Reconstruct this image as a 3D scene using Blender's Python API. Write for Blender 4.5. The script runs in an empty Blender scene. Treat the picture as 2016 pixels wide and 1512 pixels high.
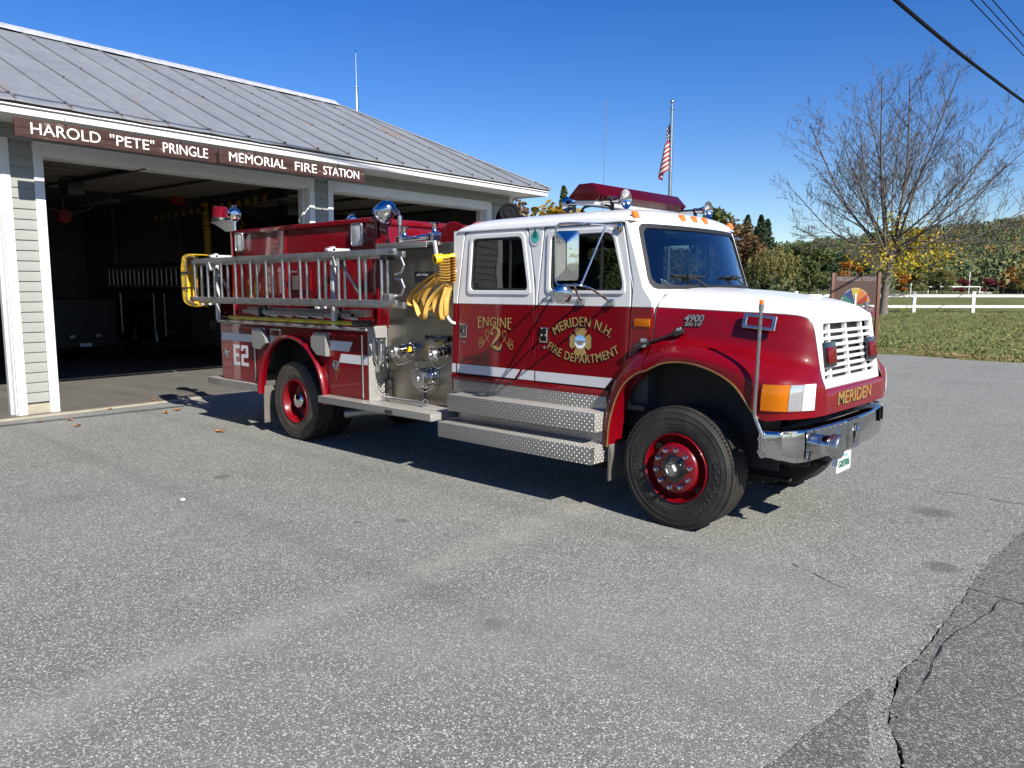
import bpy, bmesh, math, random
from mathutils import Vector, Matrix, noise
R = math.radians
random.seed(11)
sc = bpy.context.scene
COL = sc.collection

# ------------------------------------------------------------------ camera, light, exposure
cam = bpy.data.cameras.new('camera')
camo = bpy.data.objects.new('camera', cam)
COL.objects.link(camo)
_y, _p, _r = R(132.6066), R(-6.9909), R(0.0642)
_f = Vector((math.cos(_p) * math.cos(_y), math.cos(_p) * math.sin(_y), math.sin(_p)))
_rt = Vector((math.sin(_y), -math.cos(_y), 0))
_up = _rt.cross(_f)
_c, _s = math.cos(_r), math.sin(_r)
_rt, _up = _rt * _c + _up * _s, _up * _c - _rt * _s
camo.matrix_world = Matrix((( _rt.x, _up.x, -_f.x, 3.3816), (_rt.y, _up.y, -_f.y, -6.8934), (_rt.z, _up.z, -_f.z, 2.05), (0, 0, 0, 1)))
cam.sensor_width = 36
cam.lens = 1535 / 2016 * 36
cam.clip_start = 0.05
cam.clip_end = 4000
sc.camera = camo

SUND = Vector((-1.3, 0.36, -1.0)).normalized()          # the way the sunlight travels
SUN_EL = math.asin(-SUND.z)
SUN_ROT = math.atan2(-SUND.x, -SUND.y)
world = bpy.data.worlds.new('World')
sc.world = world
world.use_nodes = True
wn = world.node_tree
wn.nodes.clear()
_o = wn.nodes.new('ShaderNodeOutputWorld')
_b = wn.nodes.new('ShaderNodeBackground')
_s = wn.nodes.new('ShaderNodeTexSky')
_s.sky_type = 'NISHITA'
_s.sun_disc = False
_s.sun_elevation = SUN_EL
_s.sun_rotation = SUN_ROT
_s.altitude = 300
_s.air_density = 1.0
_s.dust_density = 0.25
_s.ozone_density = 3.2
_b.inputs['Strength'].default_value = 0.052
_h = wn.nodes.new('ShaderNodeHueSaturation')                # the deep blue of a dry autumn sky, all round
_h.inputs['Saturation'].default_value = 1.38
_h.inputs['Hue'].default_value = 0.518
_h.inputs['Value'].default_value = 1.36
wn.links.new(_s.outputs[0], _h.inputs['Color'])
wn.links.new(_h.outputs[0], _b.inputs[0])
wn.links.new(_b.outputs[0], _o.inputs[0])
sun = bpy.data.lights.new('sun', 'SUN')
sun.energy = 4.6
sun.angle = R(0.53)
sun.color = (1.0, 0.945, 0.86)
suno = bpy.data.objects.new('sun', sun)
COL.objects.link(suno)
suno.rotation_euler = SUND.to_track_quat('-Z', 'Y').to_euler()
suno.location = (20, -8, 30)
sc.view_settings.view_transform = 'Standard'
sc.view_settings.look = 'None'
sc.view_settings.gamma = 1
sc.view_settings.exposure = 0.98
sc.view_settings.use_curve_mapping = False
sc.render.engine = 'CYCLES'
sc.cycles.max_bounces = 8
sc.cycles.transparent_max_bounces = 12
sc.cycles.caustics_reflective = False
sc.cycles.caustics_refractive = False
sc.cycles.sample_clamp_indirect = 4

# ------------------------------------------------------------------ mesh helpers
class MB:
    def __init__(s):
        s.v = []; s.f = []; s.m = []
    def add(s, vs, fs, m=0):
        n = len(s.v)
        s.v.extend([tuple(p) for p in vs])
        for f in fs:
            s.f.append(tuple(i + n for i in f)); s.m.append(m)
        return s
    def box(s, x0, x1, y0, y1, z0, z1, m=0):
        x0, x1 = min(x0, x1), max(x0, x1); y0, y1 = min(y0, y1), max(y0, y1); z0, z1 = min(z0, z1), max(z0, z1)
        v = [(x0, y0, z0), (x1, y0, z0), (x1, y1, z0), (x0, y1, z0), (x0, y0, z1), (x1, y0, z1), (x1, y1, z1), (x0, y1, z1)]
        return s.add(v, [(0, 3, 2, 1), (4, 5, 6, 7), (0, 1, 5, 4), (1, 2, 6, 5), (2, 3, 7, 6), (3, 0, 4, 7)], m)
    def obox(s, c, ax, ay, az, m=0):
        c, ax, ay, az = map(Vector, (c, ax, ay, az))
        v = [c + a * ax + b * ay + d * az for d in (-1, 1) for a, b in ((-1, -1), (1, -1), (1, 1), (-1, 1))]
        return s.add(v, [(0, 3, 2, 1), (4, 5, 6, 7), (0, 1, 5, 4), (1, 2, 6, 5), (2, 3, 7, 6), (3, 0, 4, 7)], m)
    def beam(s, a, b, w, h, up=(0, 0, 1), m=0):
        a, b = Vector(a), Vector(b); d = (b - a); u = Vector(up); sd = d.cross(u).normalized(); u = sd.cross(d).normalized()
        return s.obox((a + b) / 2, d / 2, sd * w / 2, u * h / 2, m)
    def prism(s, poly, f0, f1, m=0):
        """poly: list of 2D points; f0/f1 map a 2D point to 3D on either side"""
        n = len(poly)
        v = [f0(p) for p in poly] + [f1(p) for p in poly]
        fs = [tuple(range(n - 1, -1, -1)), tuple(range(n, 2 * n))] + [(i, (i + 1) % n, n + (i + 1) % n, n + i) for i in range(n)]
        return s.add(v, fs, m)
    def tube(s, pts, r, n=8, m=0, closed=False, flat=None):
        pts = [Vector(p) for p in pts]; k = len(pts)
        rs = r if isinstance(r, (list, tuple)) else [r] * k
        rings = []; up = None
        for i, p in enumerate(pts):
            a = pts[(i - 1) % k] if (closed or i > 0) else p
            b = pts[(i + 1) % k] if (closed or i < k - 1) else p
            t = (b - a).normalized() if (b - a).length > 1e-9 else Vector((0, 0, 1))
            if up is None:
                up = Vector((0, 0, 1)) if abs(t.z) < .9 else Vector((1, 0, 0))
            sd = t.cross(up)
            if sd.length < 1e-6: sd = t.cross(Vector((1, .3, 0)))
            sd.normalize(); u = sd.cross(t).normalized(); up = u
            fl = flat or (1, 1)
            rings.append([p + (sd * math.cos(2 * math.pi * j / n) * fl[0] + u * math.sin(2 * math.pi * j / n) * fl[1]) * rs[i] for j in range(n)])
        v = [q for rg in rings for q in rg]; fs = []
        for i in range(k if closed else k - 1):
            for j in range(n):
                a, b = i * n, ((i + 1) % k) * n
                fs.append((a + j, a + (j + 1) % n, b + (j + 1) % n, b + j))
        if not closed:
            fs.append(tuple(range(n - 1, -1, -1))); fs.append(tuple((k - 1) * n + j for j in range(n)))
        return s.add(v, fs, m)
    def lathe(s, prof, o, axis, n=32, m=0, cap=True):
        """prof: (radius, height along axis)"""
        o = Vector(o); a = Vector(axis).normalized(); h = Vector((0, 0, 1)) if abs(a.z) < .9 else Vector((1, 0, 0))
        e1 = a.cross(h).normalized(); e2 = a.cross(e1)
        v = []; fs = []
        for r, z in prof:
            for j in range(n):
                t = 2 * math.pi * j / n
                v.append(o + a * z + (e1 * math.cos(t) + e2 * math.sin(t)) * r)
        for i in range(len(prof) - 1):
            for j in range(n):
                fs.append((i * n + j, i * n + (j + 1) % n, (i + 1) * n + (j + 1) % n, (i + 1) * n + j))
        if cap:
            fs.append(tuple(range(n - 1, -1, -1))); fs.append(tuple((len(prof) - 1) * n + j for j in range(n)))
        return s.add(v, fs, m)
    def sphere(s, c, r, n=12, m=0, sz=(1, 1, 1)):
        c = Vector(c); v = []; fs = []; k = n // 2
        for i in range(k + 1):
            t = math.pi * i / k
            for j in range(n):
                p = 2 * math.pi * j / n
                v.append((c.x + r * sz[0] * math.sin(t) * math.cos(p), c.y + r * sz[1] * math.sin(t) * math.sin(p), c.z + r * sz[2] * math.cos(t)))
        for i in range(k):
            for j in range(n):
                fs.append((i * n + j, (i + 1) * n + j, (i + 1) * n + (j + 1) % n, i * n + (j + 1) % n))
        return s.add(v, fs, m)
    def grid(s, rows, m=0, mf=None):
        a, b = len(rows), len(rows[0]); n = len(s.v)
        for r in rows: s.v.extend([tuple(p) for p in r])
        for i in range(a - 1):
            for j in range(b - 1):
                s.f.append((n + i * b + j, n + i * b + j + 1, n + (i + 1) * b + j + 1, n + (i + 1) * b + j)); s.m.append(mf(i, j) if mf else m)
        return s
    def merge(s, o, fn=None, m=None):
        n = len(s.v)
        s.v.extend([tuple(fn(Vector(p))) if fn else p for p in o.v])
        for f, q in zip(o.f, o.m):
            s.f.append(tuple(i + n for i in f)); s.m.append(q if m is None else m)
        return s

def mesh_of(name, mb, mats, bevel=0, seg=2, ang=38, weld=False, smooth=True):
    me = bpy.data.meshes.new(name)
    me.from_pydata(mb.v, [], mb.f)
    for m in mats: me.materials.append(m)
    if len(mats) > 1: me.polygons.foreach_set('material_index', mb.m)
    bm = bmesh.new(); bm.from_mesh(me)
    if weld: bmesh.ops.remove_doubles(bm, verts=bm.verts, dist=1e-4)
    bmesh.ops.recalc_face_normals(bm, faces=bm.faces)
    if bevel:
        ed = [e for e in bm.edges if len(e.link_faces) == 2 and e.calc_face_angle(0) > R(ang)]
        bmesh.ops.bevel(bm, geom=ed, offset=bevel, segments=seg, profile=.6, affect='EDGES', clamp_overlap=True)
    bm.to_mesh(me); bm.free()
    if smooth:
        me.polygons.foreach_set('use_smooth', [True] * len(me.polygons))
        me.set_sharp_from_angle(angle=R(ang))
    me.update()
    return me

def link(name, me, parent=None, **kw):
    o = bpy.data.objects.new(name, me); COL.objects.link(o)
    if parent: o.parent = parent
    for k, v in kw.items(): o[k] = v
    return o

def obj(name, mb, mats, parent=None, bevel=0, seg=2, ang=38, weld=False, smooth=True, **kw):
    if not isinstance(mats, (list, tuple)): mats = [mats]
    return link(name, mesh_of(name, mb, mats, bevel, seg, ang, weld, smooth), parent, **kw)

def thing(name, label, cat, loc=(0, 0, 0), rotz=0, group=None):
    o = bpy.data.objects.new(name, None); COL.objects.link(o)
    o.location = loc; o.rotation_euler = (0, 0, rotz); o.empty_display_size = .2
    o['label'] = label; o['category'] = cat
    if group: o['group'] = group
    return o

def tag(o, label, cat, group=None):
    o['label'] = label; o['category'] = cat
    if group: o['group'] = group
    return o

def text_mb(s, size, ext=.003, bold=0.0, shear=0, sp=1.0, xs=1.0):
    cu = bpy.data.curves.new('text', 'FONT'); cu.body = s; cu.size = size; cu.extrude = ext; cu.offset = bold; cu.shear = shear
    cu.space_character = sp; cu.align_x = 'CENTER'; cu.align_y = 'CENTER'; cu.resolution_u = 4
    o = bpy.data.objects.new('text', cu); COL.objects.link(o)
    bpy.context.view_layer.update()
    me = bpy.data.meshes.new_from_object(o.evaluated_get(bpy.context.evaluated_depsgraph_get()))
    mb = MB(); mb.add([(v.co.x * xs, v.co.y, v.co.z) for v in me.vertices], [tuple(p.vertices) for p in me.polygons])
    bpy.data.objects.remove(o); bpy.data.meshes.remove(me); bpy.data.curves.remove(cu)
    return mb

def shape_mb(outer, holes, depth, bev=0.0):
    cu = bpy.data.curves.new('shape', 'CURVE'); cu.dimensions = '2D'; cu.fill_mode = 'BOTH'
    cu.extrude = max(depth / 2 - bev, 0); cu.bevel_depth = bev; cu.bevel_resolution = 1; cu.offset = -bev
    for pl in [outer] + list(holes):
        sp = cu.splines.new('POLY'); sp.points.add(len(pl) - 1)
        for q, p in zip(sp.points, pl): q.co = (p[0], p[1], 0, 1)
        sp.use_cyclic_u = True
    o = bpy.data.objects.new('shape', cu); COL.objects.link(o)
    bpy.context.view_layer.update()
    me = bpy.data.meshes.new_from_object(o.evaluated_get(bpy.context.evaluated_depsgraph_get()))
    mb = MB(); mb.add([v.co[:] for v in me.vertices], [tuple(p.vertices) for p in me.polygons])
    bpy.data.objects.remove(o); bpy.data.meshes.remove(me); bpy.data.curves.remove(cu)
    return mb

def rpoly(pts, r, n=5):
    """polygon with rounded corners; r a number or one per point"""
    out = []; k = len(pts)
    for i, p in enumerate(pts):
        rr = r[i] if isinstance(r, (list, tuple)) else r
        p = Vector(p); a = Vector(pts[i - 1]) - p; b = Vector(pts[(i + 1) % k]) - p
        if rr <= 0: out.append(tuple(p)); continue
        d = min(rr, a.length * .49, b.length * .49)
        q0 = p + a.normalized() * d; q1 = p + b.normalized() * d
        for j in range(n + 1):
            t = j / n
            out.append(tuple(q0 * (1 - t) ** 2 + p * 2 * t * (1 - t) + q1 * t * t))
    return out

def crom(ps, t):
    """Catmull-Rom through the points, t in 0..len-1"""
    k = len(ps); i = min(int(t), k - 2); f = t - i
    p1, p2 = Vector(ps[i]), Vector(ps[i + 1])
    p0 = Vector(ps[i - 1]) if i > 0 else p1 * 2 - p2
    p3 = Vector(ps[i + 2]) if i < k - 2 else p2 * 2 - p1
    return .5 * ((2 * p1) + (p2 - p0) * f + (2 * p0 - 5 * p1 + 4 * p2 - p3) * f * f + (3 * p1 - p0 - 3 * p2 + p3) * f ** 3)

def spline(ps, n):
    return [crom(ps, (len(ps) - 1) * i / n) for i in range(n + 1)]

def copy_tree(o, parent=None):
    c = o.copy(); COL.objects.link(c)
    if parent: c.parent = parent
    for ch in list(o.children): copy_tree(ch, c)
    return c

# ------------------------------------------------------------------ materials
class NT:
    def __init__(s, name):
        s.mat = bpy.data.materials.new(name); s.mat.use_nodes = True; s.t = s.mat.node_tree; s.t.nodes.clear()
        s.out = s.n('ShaderNodeOutputMaterial')
    def n(s, typ, **kw):
        q = s.t.nodes.new(typ)
        for k, v in kw.items(): setattr(q, k, v)
        return q
    def l(s, a, b): s.t.links.new(a, b)
    def set(s, sock, v):
        if hasattr(v, 'is_linked') or hasattr(v, 'links'): s.l(v, sock)
        else: sock.default_value = v
    def math(s, op, a, b=None, c=None, clamp=False):
        q = s.n('ShaderNodeMath', operation=op, use_clamp=clamp)
        s.set(q.inputs[0], a)
        if b is not None: s.set(q.inputs[1], b)
        if c is not None: s.set(q.inputs[2], c)
        return q.outputs[0]
    def coord(s, kind='Object'): return s.n('ShaderNodeTexCoord').outputs[kind]
    def sep(s, v):
        q = s.n('ShaderNodeSeparateXYZ'); s.l(v, q.inputs[0]); return q.outputs
    def comb(s, x, y, z=0):
        q = s.n('ShaderNodeCombineXYZ'); s.set(q.inputs[0], x); s.set(q.inputs[1], y); s.set(q.inputs[2], z); return q.outputs[0]
    def noise(s, v, scale, detail=4, rough=.55, dist=0):
        q = s.n('ShaderNodeTexNoise'); s.l(v, q.inputs['Vector']); q.inputs['Scale'].default_value = scale
        q.inputs['Detail'].default_value = detail; q.inputs['Roughness'].default_value = rough; q.inputs['Distortion'].default_value = dist
        return q.outputs
    def voro(s, v, scale, feat='F1'):
        q = s.n('ShaderNodeTexVoronoi', feature=feat); s.l(v, q.inputs['Vector']); q.inputs['Scale'].default_value = scale; return q.outputs
    def ramp(s, f, pts):
        q = s.n('ShaderNodeValToRGB'); s.l(f, q.inputs[0]); e = q.color_ramp.elements
        while len(e) < len(pts): e.new(.5)
        for a, (p, c) in zip(e, pts):
            a.position = p; a.color = (*c, 1) if isinstance(c, (tuple, list)) else (c, c, c, 1)
        return q.outputs[0]
    def mix(s, f, a, b, blend='MIX'):
        q = s.n('ShaderNodeMix', data_type='RGBA', blend_type=blend)
        s.set(q.inputs[0], f)
        for i, v in ((6, a), (7, b)):
            if isinstance(v, (tuple, list)): q.inputs[i].default_value = (*v, 1) if len(v) == 3 else v
            else: s.l(v, q.inputs[i])
        return q.outputs[2]
    def bump(s, h, dist=.01, strength=1.0, nrm=None):
        q = s.n('ShaderNodeBump'); q.inputs['Strength'].default_value = strength; q.inputs['Distance'].default_value = dist
        s.l(h, q.inputs['Height'])
        if nrm is not None: s.l(nrm, q.inputs['Normal'])
        return q.outputs[0]
    def pbr(s, color, rough=.5, metal=0.0, coat=0.0, normal=None, spec=.5, **kw):
        q = s.n('ShaderNodeBsdfPrincipled')
        if isinstance(color, (tuple, list)): q.inputs['Base Color'].default_value = (*color, 1)
        else: s.l(color, q.inputs['Base Color'])
        s.set(q.inputs['Roughness'], rough); s.set(q.inputs['Metallic'], metal); s.set(q.inputs['Coat Weight'], coat)
        q.inputs['Coat Roughness'].default_value = .04; q.inputs['Specular IOR Level'].default_value = spec
        if normal is not None: s.l(normal, q.inputs['Normal'])
        for k, v in kw.items(): s.set(q.inputs[k.replace('_', ' ')], v)
        s.l(q.outputs[0], s.out.inputs[0]); s.q = q
        return s.mat

def simple(name, color, rough=.5, metal=0.0, coat=0.0, var=.15, vs=6.0, bs=0.0, bd=.002, spec=.5, **kw):
    t = NT(name); co = t.coord(); nz = t.noise(co, vs, 5, .6)[0]
    lo = tuple(max(0, c * (1 - var)) for c in color); hi = tuple(min(1, c * (1 + var)) for c in color)
    c = t.ramp(nz, [(.3, lo), (.7, hi)])
    nrm = None
    if bs: nrm = t.bump(t.noise(co, bs, 4, .6)[0], bd)
    rr = t.math('ADD', t.math('MULTIPLY', nz, .12), max(rough - .06, .0))
    return t.pbr(c, rr, metal, coat, nrm, spec, **kw)

MT = {}
def two_tone(name, kind):
    """red below, white above, thin dark line between; kind: cab (line by height) or hood (line by height and grille surround)"""
    t = NT(name); co = t.coord('Object'); x, y, z = t.sep(co)
    if kind == 'cab':
        d = t.math('SUBTRACT', z, 1.885)
    else:
        zl = t.math('ADD', t.math('MULTIPLY', x, -.038), 1.872)
        a = t.math('SUBTRACT', z, zl)
        b = t.math('MINIMUM', t.math('SUBTRACT', .672, t.math('ABSOLUTE', y)), t.math('SUBTRACT', z, 1.235))
        d = t.math('SMOOTH_MAX', a, b, .11)
    m = t.math('MULTIPLY_ADD', d, 400, .5, True)
    ln = t.math('SUBTRACT', 1, t.math('MULTIPLY_ADD', t.math('ABSOLUTE', d), 250, -.6, True))
    nz = t.noise(co, 3, 4)[0]
    red = t.ramp(nz, [(.3, (.135, .0006, .004)), (.75, (.16, .0009, .005))])
    wht = t.ramp(nz, [(.3, (.60, .61, .60)), (.7, (.66, .66, .65))])
    c = t.mix(m, red, wht); c = t.mix(t.math('MULTIPLY', ln, .85), c, (.02, .02, .02))
    nb = t.bump(t.noise(co, 2.6, 2)[0], .012, .25)
    sp = t.math('MULTIPLY_ADD', t.noise(co, 160, 2)[0], .10, .34)
    return t.pbr(c, sp, 0, .5, nb, .12)
MT['two_tone'] = two_tone('red_white_cab_paint', 'cab')
MT['two_tone_hood'] = two_tone('red_white_hood_paint', 'hood')
def paint(name, lo, hi, wave=.35):
    t = NT(name); co = t.coord('Object'); nz = t.noise(co, 3, 4)[0]
    c = t.ramp(nz, [(.3, lo), (.75, hi)])
    nb = t.bump(t.noise(co, 2.6, 2)[0], .012, wave)
    return t.pbr(c, t.math('MULTIPLY_ADD', t.noise(co, 160, 2)[0], .10, .3), 0, .7, nb, .2)
MT['red'] = paint('red_paint', (.135, .0006, .004), (.16, .0009, .005), .25)
MT['white'] = paint('white_paint', (.60, .61, .60), (.66, .66, .65))
MT['chrome'] = simple('chrome', (.60, .60, .60), .09, 1.0, var=.04, bs=3, bd=.004)
MT['alu'] = simple('aluminium', (.46, .46, .45), .32, 1.0, var=.12, vs=14)
MT['alu_dull'] = simple('dull_aluminium', (.30, .30, .295), .45, .85, var=.2, vs=9)
MT['steel_pole'] = simple('galvanised_steel', (.42, .42, .40), .35, 1.0, var=.2, vs=25)
def stainless():
    t = NT('brushed_stainless'); co = t.coord()
    mp = t.n('ShaderNodeMapping'); t.l(co, mp.inputs[0]); mp.inputs['Scale'].default_value = (1.2, 1.2, 220)
    g = t.noise(mp.outputs[0], 1.0, 3)[0]; b = t.noise(co, 2.2, 4)[0]
    c = t.mix(b, (.235, .215, .178), (.39, .362, .31))
    return t.pbr(c, t.math('MULTIPLY_ADD', g, .25, .2), 1.0, 0, t.bump(g, .0006, .5), .5, Anisotropic=.5)
MT['stainless'] = stainless()
def diamond(name, a, b, dirty, metal, k):
    t = NT(name); co = t.coord(); xyz = t.sep(co); S = 1 / .029
    u = t.math('MULTIPLY', xyz[a], S); v = t.math('MULTIPLY', xyz[b], S)
    iu = t.math('FLOOR', u); iv = t.math('FLOOR', v)
    fu = t.math('SUBTRACT', t.math('FRACT', u), .5); fv = t.math('SUBTRACT', t.math('FRACT', v), .5)
    par = t.math('FLOORED_MODULO', t.math('ADD', iu, iv), 2.0); sg = t.math('MULTIPLY_ADD', par, 2, -1)
    p = t.math('MULTIPLY', t.math('ADD', fu, t.math('MULTIPLY', sg, fv)), .7071)
    q = t.math('MULTIPLY', t.math('SUBTRACT', fv, t.math('MULTIPLY', sg, fu)), .7071)
    e = t.math('ADD', t.math('POWER', t.math('DIVIDE', p, .46), 2), t.math('POWER', t.math('DIVIDE', q, .15), 2))
    h = t.math('SUBTRACT', 1, e, clamp=True)
    nz = t.noise(co, 5, 5)[0]
    c = t.mix(t.math('MULTIPLY', nz, dirty), (.47 * k, .47 * k, .455 * k), (.24 * k, .20 * k, .14 * k))
    c = t.mix(t.math('MULTIPLY', h, .5), c, (.74 * k, .74 * k, .72 * k))  # lozenges painted paler, their highlights put into the colour
    return t.pbr(c, t.math('MULTIPLY_ADD', nz, .2, .24), metal, 0, t.bump(h, .005, .9), .5)
DP = [diamond('diamond_plate_side', 0, 2, .35, .75, .74), diamond('diamond_plate_tread', 0, 1, .9, .35, 1.1), diamond('diamond_plate_end', 1, 2, .5, .5, 1.0)]  # sides toned darker, worn treads brighter: light by facing put into the colour
def dplate(name, mb, parent, bevel=.006):
    """aluminium tread plate: the raised lozenges follow whichever way each face looks"""
    me = mesh_of(name, mb, DP, bevel)
    idx = []
    for p in me.polygons:
        n = p.normal; k = max(range(3), key=lambda i: abs(n[i])); idx.append({0: 2, 1: 0, 2: 1}[k])
    me.polygons.foreach_set('material_index', idx)
    return link(name, me, parent)
MT['black'] = simple('black_plastic', (.012, .012, .013), .45, var=.3)
MT['matte_black'] = simple('matte_black_plastic', (.010, .010, .011), .8, var=.3, spec=.08)
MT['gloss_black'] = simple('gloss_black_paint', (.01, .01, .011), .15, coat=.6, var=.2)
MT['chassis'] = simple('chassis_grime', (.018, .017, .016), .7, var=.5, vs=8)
def rubber(name, base, dust, amt):
    t = NT(name); co = t.coord(); nz = t.noise(co, 5, 6, .65)[0]; n2 = t.noise(co, 60, 3)[0]
    c = t.mix(t.math('MULTIPLY', t.ramp(nz, [(.35, 0.0), (.75, 1.0)]), amt), base, dust)
    return t.pbr(c, t.math('MULTIPLY_ADD', nz, .25, .5), 0, 0, t.bump(n2, .002, .4), .35)
MT['rubber'] = rubber('tyre_rubber', (.013, .0125, .012), (.05, .044, .036), .8)
MT['rubber_letter'] = simple('raised_rubber_lettering', (.028, .027, .025), .55, var=.2)  # paler than the tyre: light caught by raised letters put into the colour
MT['dark_metal'] = simple('dark_badge_metal', (.34, .31, .26), .35, .6, var=.2)
MT['rubber_dusty'] = rubber('dusty_tyre_rubber', (.030, .026, .021), (.085, .072, .056), .95)
MT['gasket'] = simple('rubber_gasket', (.012, .012, .012), .5, var=.2)
MT['mudflap'] = simple('dusty_mudflap', (.11, .10, .085), .75, var=.4, vs=4)
def glass(name, tint, refl=1.0):
    t = NT(name); tr = t.n('ShaderNodeBsdfTransparent'); tr.inputs[0].default_value = (*tint, 1)
    g = t.n('ShaderNodeBsdfGlossy'); g.inputs['Roughness'].default_value = .015; g.inputs['Color'].default_value = (.95, .97, 1, 1)
    co = t.coord(); t.l(t.bump(t.noise(co, 1.6, 2)[0], .01, .25), g.inputs['Normal'])
    fr = t.n('ShaderNodeFresnel'); fr.inputs['IOR'].default_value = 1.52
    mx = t.n('ShaderNodeMixShader'); t.l(t.math('MULTIPLY', fr.outputs[0], refl, clamp=True), mx.inputs[0]); t.l(tr.outputs[0], mx.inputs[1]); t.l(g.outputs[0], mx.inputs[2])
    t.l(mx.outputs[0], t.out.inputs[0]); return t.mat
MT['glass'] = glass('side_window_glass', (.62, .66, .64), 1.15)
MT['windshield'] = glass('windshield_glass', (.42, .50, .54), 2.2)
def lens(name, col, tr=.35, rough=.08):
    t = NT(name); p = t.n('ShaderNodeBsdfPrincipled'); p.inputs['Base Color'].default_value = (*col, 1); p.inputs['Roughness'].default_value = rough
    p.inputs['Coat Weight'].default_value = .4
    co = t.coord(); w = t.n('ShaderNodeTexWave'); t.l(co, w.inputs[0]); w.inputs['Scale'].default_value = 40
    t.l(t.bump(w.outputs[1], .002, .5), p.inputs['Normal'])
    q = t.n('ShaderNodeBsdfTransparent'); q.inputs[0].default_value = (*[min(1, c * 1.4 + .02) for c in col], 1)
    mx = t.n('ShaderNodeMixShader'); mx.inputs[0].default_value = 1 - tr
    t.l(q.outputs[0], mx.inputs[1]); t.l(p.outputs[0], mx.inputs[2]); t.l(mx.outputs[0], t.out.inputs[0]); return t.mat
MT['red_lens'] = lens('red_lens', (.20, .001, .004), .4)
MT['bar_lens'] = lens('red_light_bar_lens', (.11, .001, .003), .45, .16)
MT['amber_lens'] = lens('amber_lens', (.85, .25, .004), .55)
MT['orange'] = simple('orange_marker_lens', (.85, .17, .01), .25, coat=.6, var=.08)
MT['clear_lens'] = lens('clear_lens', (.75, .76, .77), .75)
MT['lamp_glass'] = simple('frosted_lamp_glass', (.42, .42, .40), .2, coat=.8, var=.3, vs=9)
MT['gold'] = simple('gold_leaf', (.40, .275, .09), .38, .35, var=.18, vs=20)
MT['gold_trim'] = simple('gold_trim', (.45, .27, .10), .3, .8, var=.2)
MT['stripe'] = simple('reflective_white_stripe', (.50, .51, .52), .4, var=.04)
MT['grey_paint'] = simple('grey_cover_paint', (.19, .182, .17), .5, var=.08)
MT['ink'] = simple('black_lettering', (.012, .012, .014), .5, var=.1)
MT['yellow_vinyl'] = simple('yellow_vinyl', (.72, .44, .008), .45, var=.12, vs=5, bs=9, bd=.02)
MT['yellow_hose'] = simple('yellow_hose_jacket', (.60, .36, .075), .7, var=.16, vs=12, bs=140, bd=.001)
MT['yellow_paint'] = simple('yellow_fibreglass', (.42, .36, .01), .4, var=.15)
MT['hose_pink'] = simple('faded_red_hose', (.46, .10, .08), .6, var=.15)
MT['seat'] = simple('dark_seat_vinyl', (.035, .035, .038), .6, var=.2)
MT['interior_grey'] = simple('cab_interior', (.05, .052, .055), .6, var=.2)
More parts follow.
